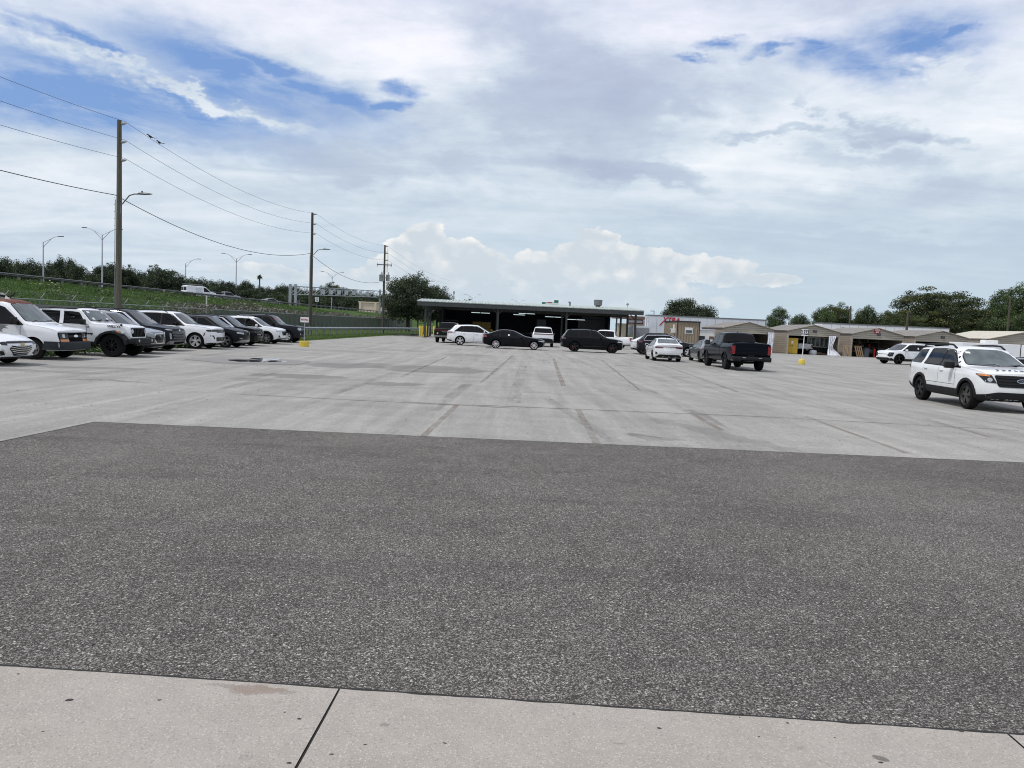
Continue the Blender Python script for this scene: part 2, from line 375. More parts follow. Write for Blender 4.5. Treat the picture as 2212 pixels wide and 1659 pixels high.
# ------------------------------------------------------------------ sky and light
SUN_EL, SUN_AZ = R(60), R(-112)         # azimuth from +y towards +x: high on the left, a little behind the viewer
def azel(px, py):
    d = ray(px, py).normalized(); return math.atan2(d.x, d.y), math.asin(d.z)
def make_world():
    w = bpy.data.worlds.new('World'); SC.world = w; w.use_nodes = True
    t = NT(w.node_tree); bg = t.N['Background']
    D = t.N.new('ShaderNodeTexCoord').outputs['Generated']
    D = t.vm('NORMALIZE', D)
    sp = t.n('ShaderNodeSeparateXYZ', Vector=D); x, y, z = sp.outputs[0], sp.outputs[1], sp.outputs[2]
    az = t.m('ARCTAN2', x, y); el = t.m('ARCSINE', z)
    zc = t.m('MAXIMUM', z, 0.0); den = t.m('ADD', zc, .10)
    comb = t.N.new('ShaderNodeCombineXYZ'); t.put(comb.inputs[0], t.m('DIVIDE', x, den)); t.put(comb.inputs[1], t.m('DIVIDE', y, den))
    P = comb.outputs[0]                                                # a cloud deck seen in perspective
    ae = t.N.new('ShaderNodeCombineXYZ'); t.put(ae.inputs[0], az); t.put(ae.inputs[1], el); AE = ae.outputs[0]
    warp = t.noise(t.mapping(AE, scale=(1, 2.4, 1)), 5.5, 5, .6, 0, 'Color')
    warp2 = t.noise(t.mapping(AE, scale=(1, 1.6, 1)), 22, 5, .62, 0, 'Color')
    W = t.vm('ADD', AE, t.vm('MULTIPLY', t.vm('SUBTRACT', warp, (.5, .5, .5)), (.26, .115, 0)))
    W = t.vm('ADD', W, t.vm('MULTIPLY', t.vm('SUBTRACT', warp2, (.5, .5, .5)), (.07, .034, 0)))
    PXR = 1/1661.0
    def ell(px, py, rx, ry, rot=0.0, vec=W, hard=0.0, outer=1.35, after=None):
        a, e = azel(px, py)
        if after is not None:                                           # keeps the long chain in order (few values alive at once)
            q = t.N.new('ShaderNodeVectorMath'); q.operation = 'MULTIPLY_ADD'; t.put(q.inputs[0], after); q.inputs[1].default_value = (1e-8,)*3; t.put(q.inputs[2], vec); vec = q.outputs[0]
        q = t.mapping(vec, (a, e, 0), (0, 0, R(-rot-2.5)), (rx*PXR, ry*PXR, 1), 'TEXTURE')
        return t.mr(t.vm('LENGTH', q, out='v'), outer, hard, 0, 1, True)
    n_big = t.noise(t.mapping(P, loc=(3.1, 1.7, 0)), .85, 6, .58, .5)
    n_str = t.noise(t.mapping(P, loc=(1.3, 4.2, 0), rot=(0, 0, R(12)), scale=(.55, 1.15, 1)), 1.7, 7, .6, .7)
    n_fin = t.noise(t.mapping(AE, scale=(1, 2.2, 1)), 16, 7, .66, .4)
    n_mid = t.noise(t.mapping(AE, scale=(1, 3.2, 1)), 5.0, 6, .6, .8)
    T = t.m('ADD', .56, t.m('MULTIPLY', t.m('SUBTRACT', n_str, .5), 1.15))
    T = t.m('ADD', T, t.m('MULTIPLY', t.m('SUBTRACT', n_big, .5), .45))
    T = t.m('ADD', T, t.m('MULTIPLY', t.m('SUBTRACT', n_fin, .5), .50))
    T = t.m('ADD', T, t.m('MULTIPLY', t.m('SUBTRACT', n_mid, .5), .95))
    # broad lights and darks of the deck: (px, py, rx, ry, rotation, weight)
    for a in [(560, 30, 620, 85, 4, .30), (1000, 130, 260, 80, 3, .30), (1780, 300, 420, 95, 3, .30), (2110, 330, 220, 110, 0, .25), (2180, 140, 110, 140, -30, .30), (1500, 45, 420, 60, 2, .20),
              (1240, 180, 330, 115, 6, -.42), (1250, 200, 220, 95, 14, -.22, .35, 1.15), (1500, 225, 160, 26, 4, -.25, .3, 1.15), (1130, 250, 130, 60, 20, -.14), (1560, 180, 220, 60, 4, -.16), (1400, 362, 190, 34, 5, -.52, .45, 1.1), (1230, 350, 130, 26, 4, -.25), (1870, 285, 110, 34, 12, -.62, .35, 1.1), (1960, 300, 60, 26, 0, -.4, .3, 1.1), (2040, 308, 40, 22, 0, -.55, .3, 1.1), (1700, 287, 90, 14, 6, -.5, .3, 1.1), (1770, 240, 24, 22, 30, -.45, .2, 1.2), (1890, 355, 150, 22, 8, -.35, .2, 1.2),
              (620, 320, 400, 55, 9, -.42), (1000, 330, 380, 30, 3, -.2), (900, 360, 300, 45, 6, -.30), (1900, 430, 330, 40, 0, -.28), (1700, 520, 420, 60, 2, -.30), (2120, 560, 260, 110, 0, -.28), (300, 440, 420, 60, 3, .18), (900, 410, 220, 26, 2, .30),
              (1850, 355, 190, 28, 8, -.12), (820, 225, 150, 40, -6, -.12), (100, 600, 300, 60, 0, -.10), (380, 610, 200, 50, 0, -.08), (1500, 420, 260, 22, 2, .18), (1950, 510, 160, 14, 2, .22)]:
        T = t.m('ADD', T, t.m('MULTIPLY', ell(*a[:5], hard=a[6] if len(a) > 6 else 0.0, outer=a[7] if len(a) > 7 else 1.35, after=T), a[5]))
    cr = t.N.new('ShaderNodeValToRGB'); t.put(cr.inputs[0], t.m('DIVIDE', t.m('ADD', T, .7), 1.8)); r = cr.color_ramp
    r.elements[0].position = 0.0; r.elements[0].color = (.36, .425, .56, 1)
    r.elements[1].position = 1.0; r.elements[1].color = (.875, .90, .95, 1)
    for p, c in ((-.15, (.43, .50, .635, 1)), (.25, (.50, .58, .70, 1)), (.55, (.615, .70, .785, 1)), (.82, (.745, .80, .87, 1))):
        e = r.elements.new((p+.7)/1.8); e.color = c
    cloud = cr.outputs[0]
    # the upper deck is more lilac, the air near the horizon more grey-cyan
    cloud = t.mix(t.mr(el, R(13), R(26), 0, 1, True), cloud, t.mix(1.0, cloud, (1.03, .975, 1.04), 'MULTIPLY'))
    cloud = t.mix(t.m('MULTIPLY', t.mr(el, R(14), R(0), 0, .9, True), t.mr(az, R(-30), R(-4), .30, 1)), cloud, (.515, .625, .715))
    # holes of blue sky
    WB_ = t.vm('ADD', AE, t.vm('MULTIPLY', t.vm('SUBTRACT', warp, (.5, .5, .5)), (.16, .06, 0)))
    WB_ = t.vm('ADD', WB_, t.vm('MULTIPLY', t.vm('SUBTRACT', warp2, (.5, .5, .5)), (.05, .022, 0)))
    B = None
    for a in [(250, 195, 380, 80, 9), (80, 195, 260, 75, 4), (200, 215, 320, 55, 6), (20, 215, 200, 50, 0), (520, 165, 360, 80, 9), (380, 215, 330, 55, 6), (70, 65, 150, 22, 8), (720, 200, 170, 36, 12), (180, 90, 190, 26, 14), (830, 222, 55, 20, -18), (870, 185, 60, 20, -10), (30, 222, 60, 12, 0), (580, 130, 220, 24, 6),
              (1990, 85, 180, 62, -6), (1850, 118, 150, 48, 8), (1770, 100, 70, 26, 0), (1930, 140, 50, 20, 10), (1680, 108, 60, 12, 0), (1560, 92, 70, 14, 0), (1500, 118, 40, 9, 0), (2090, 60, 60, 20, -15)]:
        e = ell(*a, vec=WB_, hard=-.05, outer=1.2, after=B); B = e if B is None else t.m('MAXIMUM', B, e)
    for a in [(110, 105, 170, 34, 16), (240, 140, 100, 10, 18), (1960, 122, 95, 30, 8), (420, 185, 200, 10, 5), (520, 215, 170, 14, 6)]:          # wisps drawn across the holes
        B = t.m('SUBTRACT', B, t.m('MULTIPLY', ell(*a, after=B), t.mr(n_fin, .3, .62, 0.1, .8)))
    B = t.m('MULTIPLY', t.m('MAXIMUM', B, 0), t.mr(t.noise(t.mapping(AE, rot=(0, 0, R(-12)), scale=(1, 4.5, 1)), 7, 7, .66, .7), .26, .56, .62, 1.25), clamp=True)
    sky = t.n('ShaderNodeTexSky', {'sky_type': 'NISHITA', 'sun_disc': False, 'sun_elevation': SUN_EL, 'sun_rotation': SUN_AZ, 'air_density': 1.0, 'dust_density': 1.0, 'ozone_density': 3.0})
    blue = t.vm('SCALE', sky.outputs[0], scale=.115)
    blue = t.mix(.7, blue, (.19, .335, .68))
    col = t.mix(B, cloud, blue)
    # towering cumulus low over the horizon
    bil = t.noise(t.mapping(AE, scale=(1, 1.25, 1)), 26, 6, .62, .3)
    vor = t.n('ShaderNodeTexVoronoi', {'feature': 'SMOOTH_F1'}, Vector=t.vm('ADD', AE, t.vm('SCALE', t.vm('SUBTRACT', warp2, (.5, .5, .5)), scale=.035)), Scale=44.0, Smoothness=.4).outputs['Distance']
    puff = t.m('ADD', t.m('MULTIPLY', t.m('SUBTRACT', bil, .5), .75), t.m('MULTIPLY', t.m('SUBTRACT', .42, vor), .55))
    C = None
    W3 = t.vm('ADD', AE, t.vm('MULTIPLY', t.vm('SUBTRACT', warp2, (.5, .5, .5)), (.03, .03, 0)))
    for a in [(915, 520, 62, 52, 0), (868, 535, 40, 26, 0), (1000, 545, 75, 40, 0), (1040, 580, 110, 60, 0), (900, 600, 150, 60, 0), (1290, 560, 130, 58, 0), (1180, 590, 170, 50, 0), (1420, 575, 120, 46, 0), (1560, 585, 95, 36, 0), (1660, 603, 80, 18, 0), (1300, 630, 330, 50, 0), (1060, 640, 170, 50, 0), (760, 600, 120, 30, 0), (1290, 508, 60, 20, 0), (560, 590, 120, 24, 0)]:
        e = ell(*a, vec=W3, hard=0.0, outer=1.5, after=C); C = e if C is None else t.m('MAXIMUM', C, e)
    Cm = t.mr(t.m('ADD', C, t.m('MULTIPLY', puff, .55)), .38, .47, 0, 1, True)
    Cm = t.m('MULTIPLY', Cm, t.mr(el, R(1.0), R(4.5), .15, 1))
    lit = t.m('ADD', t.mr(t.m('ADD', C, t.m('MULTIPLY', puff, -1.0)), .95, .15, 0, .75), t.m('MULTIPLY', puff, .55), clamp=True)
    ccol = t.mix(lit, (.59, .655, .715), (.93, .915, .88))
    col = t.mix(t.m('MULTIPLY', Cm, .92), col, ccol)
    # small dark scud in front
    S = None
    for a in [(1440, 520, 80, 14, 0), (860, 520, 1, 1, 0), (1520, 500, 60, 9, 0), (1095, 605, 30, 10, 0), (670, 590, 60, 22, -20), (1540, 610, 40, 12, 0)]:
        e = ell(*a, after=S); S = e if S is None else t.m('MAXIMUM', S, e)
    col = t.mix(t.m('MULTIPLY', S, .6), col, (.50, .59, .68))
    col = t.mix(t.mr(el, R(.2), R(-1.5), 0, 1), col, (.28, .30, .29))     # the ground half of the surroundings
    t.put(bg.inputs['Color'], col); bg.inputs['Strength'].default_value = 1.0
    w.cycles.sampling_method = 'MANUAL'; w.cycles.sample_map_resolution = 512
make_world()
sd = bpy.data.lights.new('sun', 'SUN'); sd.energy = 2.4; sd.angle = R(5); sd.color = (1, .965, .91)
so = bpy.data.objects.new('sun', sd); COL.objects.link(so)
sv = Vector((math.sin(SUN_AZ)*math.cos(SUN_EL), math.cos(SUN_AZ)*math.cos(SUN_EL), math.sin(SUN_EL)))
so.rotation_euler = (-sv).to_track_quat('-Z', 'Y').to_euler(); so.location = sv*50
SC.view_settings.view_transform = 'Standard'; SC.view_settings.look = 'None'; SC.view_settings.exposure = 0.10; SC.view_settings.gamma = 1.0

# ------------------------------------------------------------------ ground sheets
def flat(name, pts, z, m, kind='structure', hole=None):
    me = bpy.data.meshes.new(name); me.from_pydata([(p[0], p[1], z) for p in pts], [], [tuple(range(len(pts)))])
    return tag(link_mesh(name, me, m), kind=kind)

def lot_mat():
    m, t = new_mat('worn_concrete_lot'); P = t.geo.outputs['Position']
    n1 = t.noise(P, .22, 5, .6, .6); n2 = t.noise(P, 1.6, 6, .65, .3); n3 = t.noise(P, 14, 4, .65); n4 = t.noise(P, 110, 2, .6)
    drag = t.noise(t.mapping(P, scale=(1.0, .07, 1)), 1.9, 5, .6, .6)           # tracks along the driving direction
    cross = t.noise(t.mapping(P, rot=(0, 0, R(4)), scale=(.09, 1.0, 1)), .75, 5, .6, .6)
    v = t.m('ADD', t.mr(n1, .25, .75, -.10, .10), t.mr(n2, .2, .8, -.13, .13))
    v = t.m('ADD', v, t.mr(n3, .25, .75, -.16, .16)); v = t.m('ADD', v, t.mr(n4, .2, .8, -.34, .34)); v = t.m('ADD', v, t.mr(t.noise(P, 38, 3, .7), .25, .75, -.20, .20))
    v = t.m('ADD', v, t.mr(drag, .28, .72, -.19, .19)); v = t.m('ADD', v, t.mr(cross, .3, .7, -.09, .09))
    c = t.vm('SCALE', (.308, .299, .278), scale=t.m('ADD', 1.0, v))
    # dark and light grains of aggregate
    g = t.n('ShaderNodeTexVoronoi', {'feature': 'F1'}, Vector=P, Scale=55.0)
    gs = t.n('ShaderNodeSeparateColor', Color=g.outputs['Color'])
    c = t.mix(t.m('MULTIPLY', t.mr(gs.outputs[0], .66, .9), .5), c, (.15, .146, .136))
    # tyre scuffs and damp stains with outlines of their own: centre (photo), half sizes in metres, rotation, strength
    wv = t.vm('ADD', P, t.vm('MULTIPLY', t.vm('SUBTRACT', t.noise(P, .8, 6, .7, .4, 'Color'), (.5, .5, .5)), (1.5, 2.2, 0)))
    dm = None
    for px, py, rx, ry, ro, st in [(640, 812, 1.5, .8, 0, .9), (560, 820, .9, .5, 10, .5), (940, 798, 2.1, 2.4, 0, .8), (850, 829, .9, .6, 0, .8), (745, 790, 1.6, 1.6, -30, .9), (800, 787, .8, 1.2, 0, .6), (230, 822, 1.0, .35, 0, .8), (185, 794, 1.8, .45, 12, .7), (555, 781, 3.0, 2.4, 0, .35), (1385, 943, .35, .22, 0, 1), (1420, 950, .5, .2, 0, .6), (700, 822, 2.2, .5, 50, .4), (1010, 767, 1.6, 1.7, 0, .5), (40, 800, 2.6, .5, 0, .6), (860, 757, 2, 1.5, 0, .4), (1350, 790, .5, .9, 0, .6), (1470, 815, .5, .5, 0, .5), (420, 765, 3.5, .8, 0, .4), (700, 757, 4, 1.2, 0, .4), (1540, 935, .35, 2.4, 22, .45), (1180, 850, 1.0, .3, 0, .3)]:
        g0 = G(px, py)
        q = t.mapping(wv, (g0.x, g0.y, 0), (0, 0, R(ro)), (rx, ry, 10), 'TEXTURE')
        e = t.m('MULTIPLY', t.mr(t.vm('LENGTH', q, out='v'), 1.05, .85, 0, 1, True), st)
        dm = e if dm is None else t.m('MAXIMUM', dm, e)
    c = t.mix(t.m('MULTIPLY', dm, .66), c, (.112, .105, .094))
    # paler worn islands
    c = t.mix(t.mr(t.noise(P, .42, 6, .7, .8), .58, .70, 0, .28), c, (.365, .355, .335))
    t.put(t.b.inputs['Base Color'], c)
    t.put(t.b.inputs['Roughness'], t.mr(dm, 0, 1, .9, .7))
    t.b.inputs['Specular IOR Level'].default_value = .25
    t.put(t.b.inputs['Normal'], t.n('ShaderNodeBump', Strength=.5, Distance=.012, Height=t.m('ADD', t.m('MULTIPLY', n3, .6), n4)))
    return m
def asphalt_mat():
    m, t = new_mat('coarse_asphalt'); P = t.geo.outputs['Position']
    n1 = t.noise(P, .35, 5, .6, .5); n2 = t.noise(P, 2.6, 5, .65); nf = t.noise(P, 70, 3, .7)
    v1 = t.n('ShaderNodeTexVoronoi', {'feature': 'F1'}, Vector=t.vm('ADD', P, t.vm('SCALE', t.noise(P, 40, 2, .5, 0, 'Color'), scale=.02)), Scale=120.0)
    s1 = t.n('ShaderNodeSeparateColor', Color=v1.outputs['Color'])
    v2 = t.n('ShaderNodeTexVoronoi', {'feature': 'F1'}, Vector=P, Scale=52.0)
    s2 = t.n('ShaderNodeSeparateColor', Color=v2.outputs['Color'])
    base = t.vm('SCALE', (.122, .110, .101), scale=t.m('ADD', 1.0, t.m('ADD', t.mr(n1, .25, .75, -.30, .30), t.mr(n2, .25, .75, -.2, .2))))
    base = t.mix(t.mr(t.noise(P, .5, 4, .6, .4), .42, .62, 0, .5), base, t.vm('MULTIPLY', base, (.98, 1.01, .955)))
    # each stone its own grey
    st = t.mr(t.m('POWER', s1.outputs[0], 2.2), 0, 1, .45, 3.0)
    c = t.vm('SCALE', base, scale=st)
    c = t.mix(t.m('MULTIPLY', t.mr(s2.outputs[1], .84, .88), t.mr(v2.outputs['Distance'], .46, .34)), c, (.55, .525, .465))
    c = t.mix(t.m('MULTIPLY', t.mr(s1.outputs[1], .86, .9), t.mr(v1.outputs['Distance'], .55, .35)), c, (.37, .36, .33))
    c = t.mix(t.mr(v1.outputs['Distance'], .45, .75, 0, .75), c, (.030, .028, .027))       # pits between the stones
    c = t.vm('SCALE', c, scale=t.mr(nf, .25, .75, .72, 1.28))
    # long dark tracks along the lane
    tr = t.noise(t.mapping(P, rot=(0, 0, R(-3)), scale=(.10, 1, 1)), 1.5, 5, .6, .7)
    c = t.mix(t.mr(tr, .54, .70, 0, .32), c, (.045, .044, .045))
    t.put(t.b.inputs['Base Color'], c); t.b.inputs['Roughness'].default_value = .88; t.b.inputs['Specular IOR Level'].default_value = .3
    t.put(t.b.inputs['Normal'], t.n('ShaderNodeBump', Strength=.85, Distance=.010, Height=t.m('SUBTRACT', 1.0, t.m('MULTIPLY', v1.outputs['Distance'], 1.0))))
    return m
def sidewalk_mat():
    m, t = new_mat('exposed_aggregate_concrete'); P = t.geo.outputs['Position']
    n1 = t.noise(P, .8, 5, .6, .3); n2 = t.noise(P, 5, 5, .65, .3); nf = t.noise(P, 120, 3, .65)
    v1 = t.n('ShaderNodeTexVoronoi', {'feature': 'F1'}, Vector=t.vm('ADD', P, t.vm('SCALE', t.noise(P, 60, 2, .5, 0, 'Color'), scale=.012)), Scale=95.0)
    s1 = t.n('ShaderNodeSeparateColor', Color=v1.outputs['Color'])
    v = t.m('ADD', t.mr(n1, .25, .75, -.10, .10), t.m('ADD', t.mr(n2, .25, .75, -.10, .10), t.mr(nf, .25, .75, -.13, .13)))
    c = t.vm('SCALE', (.350, .318, .278), scale=t.m('ADD', 1.0, v))
    c = t.mix(t.mr(n1, .42, .70, 0, .45), c, (.315, .298, .274))
    peb = t.m('MULTIPLY', t.mr(v1.outputs['Distance'], .50, .34), 1.0)
    c = t.mix(t.m('MULTIPLY', peb, t.mr(s1.outputs[0], .62, .70, 0, .7)), c, (.49, .455, .405))
    c = t.mix(t.m('MULTIPLY', peb, t.mr(s1.outputs[1], .82, .88, 0, .6)), c, (.21, .195, .175))
    wv = t.vm('ADD', P, t.vm('MULTIPLY', t.vm('SUBTRACT', t.noise(P, 7, 5, .65, .3, 'Color'), (.5, .5, .5)), (.16, .16, 0)))
    dm = None
    for px, py, rx, ry, ro, s in [(152, 1515, .016, .014, 20, .95), (343, 1516, .012, .010, 0, .7), (1903, 1643, .035, .02, -30, .6), (615, 1542, .006, .006, 0, .9), (410, 1463, .12, .012, -3, .5), (520, 1490, .20, .025, -4, .25), (960, 1610, .007, .007, 0, .8), (716, 1633, .009, .007, 0, .8), (570, 1497, .16, .03, 0, .22), (530, 1640, .03, .02, 0, .15), (1425, 1577, .010, .010, 0, .9), (1240, 1545, .008, .006, 0, .5), (1730, 1620, .02, .012, 20, .2), (1340, 1610, .03, .006, 0, .3), (830, 1570, .02, .014, 0, .35)]:
        g0 = G(px, py, .004)
        q = t.mapping(t.vm('ADD', t.vm('SCALE', wv, scale=.25), t.vm('SCALE', P, scale=.75)) if max(rx, ry) < .06 else wv, (g0.x, g0.y, 0), (0, 0, R(ro)), (rx, ry, 10), 'TEXTURE')
        e = t.m('MULTIPLY', t.mr(t.vm('LENGTH', q, out='v'), 1.1, .85, 0, 1, True), s); dm = e if dm is None else t.m('MAXIMUM', dm, e)
    c = t.mix(dm, c, (.030, .030, .034))
    rs = t.mapping(wv, tuple(G(560, 1494, .004)), (0, 0, 0), (.16, .035, 10), 'TEXTURE')
    c = t.mix(t.mr(t.vm('LENGTH', rs, out='v'), 1.1, .5, 0, .35, True), c, (.26, .16, .11))
    t.put(t.b.inputs['Base Color'], c); t.b.inputs['Roughness'].default_value = .88; t.b.inputs['Specular IOR Level'].default_value = .25
    t.put(t.b.inputs['Normal'], t.n('ShaderNodeBump', Strength=.45, Distance=.006, Height=t.m('ADD', nf, t.m('MULTIPLY', peb, .4))))
    return m
def grass_mat(name, c0, c1, c2, sc=1.0):
    m, t = new_mat(name); P = t.geo.outputs['Position']
    n1 = t.noise(P, .16*sc, 5, .6, .6); n2 = t.noise(P, 1.3*sc, 6, .7); n3 = t.noise(P, 9*sc, 4, .7)
    f = t.m('ADD', t.m('MULTIPLY', n1, .4), t.m('ADD', t.m('MULTIPLY', n2, .35), t.m('MULTIPLY', n3, .25)))
    c = t.mix(t.mr(f, .36, .50), c0, c1); c = t.mix(t.mr(f, .52, .64), c, c2)
    t.put(t.b.inputs['Base Color'], c); t.b.inputs['Roughness'].default_value = .95; t.b.inputs['Specular IOR Level'].default_value = .1
    t.put(t.b.inputs['Normal'], t.n('ShaderNodeBump', Strength=.9, Distance=.15, Height=t.m('ADD', n2, n3)))
    return m
LOT = lot_mat(); ASPH = asphalt_mat(); WALK = sidewalk_mat()
GRASS_B = grass_mat('embankment_grass_soil', (.030, .055, .016), (.055, .100, .024), (.090, .145, .036))
GRASS_L = grass_mat('mown_grass_soil', (.050, .085, .020), (.085, .130, .030), (.13, .17, .045), 2.0)
ROADM = mat('road_asphalt', (.12, .12, .118), .9, var=.15)
CRACK = mat('dark_joint_dirt', (.018, .017, .016), .95, var=.3)

flat('ground', [(-1500, -300), (1500, -300), (1500, 3000), (-1500, 3000)], -.03, CRACK)   # covered below by the lot and the verges
flat('parking_lot', [(-60, -20), (160, -20), (160, 400), (-60, 400)], 0.0, LOT)
a0, a1, a2 = G(0, 955), G(205, 912), G(2212, 1000)
wk0, wk1 = G(0, 1438, .008), G(2212, 1588, .008); we = (wk1-wk0).normalized(); wn = Vector((-we.y, we.x, 0))
e = (a2-a1).normalized(); far_r = a1+e*60; ld = (a0-a1).normalized()
near_l = a1+ld*(((wk0-a1).dot(wn)-1.0)/ld.dot(wn))           # the seam runs on until it meets the pavement
s0, s1 = wk0-we*40, wk0+we*70
flat('asphalt_road', [a1, near_l, s1-wn*2, far_r], .004, ASPH)
# the asphalt's ragged edge: a thin dark bead of bitumen along the seam
mb = MB(); L = (far_r-a1).length; k = 240; pts = []
for i in range(k+1):
    p = a1.lerp(far_r, i/k); w = .012+.012*noise.noise(Vector((p.x*3, p.y, 2)))
    pts.append((p, w))
vs = []; fs = []
for p, w in pts: vs += [(p.x, p.y-.012, .0062), (p.x, p.y+w, .0062)]
for i in range(k): fs.append((2*i, 2*i+2, 2*i+3, 2*i+1))
mb.add(vs, fs); pts = []
for i in range(k+1):
    p = a1.lerp(near_l, i/k); w = .014+.012*noise.noise(Vector((p.x*3, p.y, 5))); pts.append((p, w))
nrm = Vector((-(near_l-a1).normalized().y, (near_l-a1).normalized().x, 0)); nrm = nrm if nrm.y > 0 else -nrm
vs = []; fs = []
for p, w in pts: vs += [(p.x-nrm.x*.01, p.y-nrm.y*.01, .0064), (p.x+nrm.x*w, p.y+nrm.y*w, .0064)]
for i in range(k): fs.append((2*i, 2*i+2, 2*i+3, 2*i+1))
mb.add(vs, fs)
tag(mb.build('asphalt_seam', CRACK), kind='structure')
# pavement slabs with open joints; their edge towards the road is slightly crumbled
j1a, j1b = G(733, 1490, .008), G(640, 1659, .008); j2 = G(2180, 1590, .008)
jd = (j1b-j1a).normalized()
jt1 = (j1a-wk0).dot(we); jt2 = (j2-wk0).dot(we); step = jt2-jt1
bed = MB(); bed.quad(*[tuple(p)[:2]+(.006,) for p in (s0+wn*.02, s1+wn*.02, s1-wn*9, s0-wn*9)]); tag(bed.build('pavement_joint_bed', CRACK), kind='structure')
mb = MB()
for i in range(-6, 8):
    t0 = jt1+(i-1)*step+.0055; t1 = jt1+i*step-.0055; n = 60
    top = []
    for q in range(n+1):
        tt = t0+(t1-t0)*q/n; p = wk0+we*tt
        cr = -.012*max(0, noise.noise(Vector((tt*9, 1.3, 0))))-.006*abs(noise.noise(Vector((tt*40, 7, 0))))-.014*max(0, noise.noise(Vector((tt*2.1, 3, 0))))
        top.append(p+wn*(cr-.004))
    bot = []
    for q in range(25):
        f = q/24; p = wk0+we*t1+jd*7*f; bot.append(p+we*(.005*noise.noise(Vector((f*160, i*7.1, 3)))))
    bot2 = []
    for q in range(25):
        f = q/24; p = wk0+we*t0+jd*7*f; bot2.append(p+we*(.005*noise.noise(Vector((f*160, i*3.7, 9)))))
    ring = [tuple(p)[:2]+(.012,) for p in top+bot+bot2[::-1]]
    mb.add(ring, [tuple(range(len(ring)))])
tag(mb.build('pavement', WALK), kind='structure')

# faded brown parking lines and pour joints, worn through in patches
def worn_mat(name, col, thr, aniso=(1, 1, 1), amax=.9):
    m, t = new_mat(name); P = t.geo.outputs['Position']
    n = t.noise(t.mapping(P, scale=aniso), 1.1, 7, .72); n2 = t.noise(P, 40, 3, .7)
    a = t.m('MULTIPLY', t.mr(n, thr, thr+.2), t.mr(n2, .3, .6, amax*.35, amax))
    t.put(t.b.inputs['Base Color'], t.vm('SCALE', tuple(col), scale=t.mr(n2, .3, .7, .8, 1.2))); t.b.inputs['Roughness'].default_value = .9
    t.put(t.b.inputs['Alpha'], a); return m
W_BROWN = worn_mat('worn_brown_line', (.21, .165, .12), .36, (1, 1, 1), .50); W_DARK = worn_mat('dark_joint', (.14, .13, .115), .30, (1, 1, 1), .9); W_SCUFF = worn_mat('tyre_scuff', (.15, .145, .135), .46, (1, .15, 1), .42)
def strip(p0, p1, w, z=.003, m=None, name='parking_line'):
    p0 = Vector((p0.x, p0.y, z)); p1 = Vector((p1.x, p1.y, z)); d = (p1-p0).normalized(); s = Vector((-d.y, d.x, 0))*w/2
    mb = MB(); n = 1; vs = []
    for i in range(n+1):
        p = p0.lerp(p1, i/n); vs += [p-s, p+s]
    mb.add(vs, [(2*i, 2*i+1, 2*i+3, 2*i+2) for i in range(n)])
    return tag(mb.build(name, m, fix=False), kind='structure')
for a, b, w in [((988, 874), (912, 945), .11), ((868, 814), (962, 772), .14), ((1040, 826), (1108, 768), .12), ((1248, 884), (1290, 960), .13), ((1217, 834), (1196, 775), .16), ((1594, 847), (1396, 776), .10), ((1385, 845), (1300, 778), .10), ((1890, 830), (1610, 775), .09), ((1740, 900), (1960, 980), .11), ((1480, 886), (1560, 930), .13), ((2000, 905), (2140, 945), .1)]:
    strip(G(*a), G(*b), w, .0060, W_BROWN)
for a, b, w in [((520, 852), (990, 876), .06), ((870, 868), (1110, 882), .07), ((1020, 875), (1640, 900), .07), ((1640, 900), (2200, 930), .05)]:
    strip(G(*a), G(*b), w, .0050, W_DARK, 'concrete_joint')
for a, b, w in [((1500, 885), (1610, 966), .35), ((640, 880), (850, 805), .25), ((860, 940), (1010, 830), .3), ((1330, 815), (1420, 850), .2), ((1130, 790), (1108, 870), .35), ((330, 890), (600, 805), .3), ((1180, 860), (1330, 955), .25)]:
    strip(G(*a), G(*b), w, .0040, W_SCUFF, 'tyre_track')
# puddle with a damp rim
WATER = mat('puddle_water', (.05, .05, .05), .015, spec=.5, var=.05)
DAMP = mat('damp_concrete', (.20, .19, .175), .6, var=.2)
def blob(name, cx, cy, rx, ry, z, m, seed, rot=0.0, n=60, amp=.35):
    ps = []
    for i in range(n):
        t = 2*math.pi*i/n; r = 1+amp*noise.noise(Vector((math.cos(t)*1.3+seed, math.sin(t)*1.3, seed*.7)))+.08*noise.noise(Vector((math.cos(t)*6, math.sin(t)*6, seed)))
        x, y = rx*r*math.cos(t), ry*r*math.sin(t); ps.append((cx+x*math.cos(rot)-y*math.sin(rot), cy+x*math.sin(rot)+y*math.cos(rot)))
    return flat(name, ps, z, m)
g = G(556, 781); blob('damp_patch', g.x, g.y, 2.1, 1.7, .0070, DAMP, 3.1, .5)
g = G(552, 780); blob('puddle', g.x, g.y, 1.05, .85, .0090, WATER, 5.3, .6)
g = G(578, 776); blob('puddle', g.x, g.y, .6, .7, .0086, WATER, 8.3, .3)

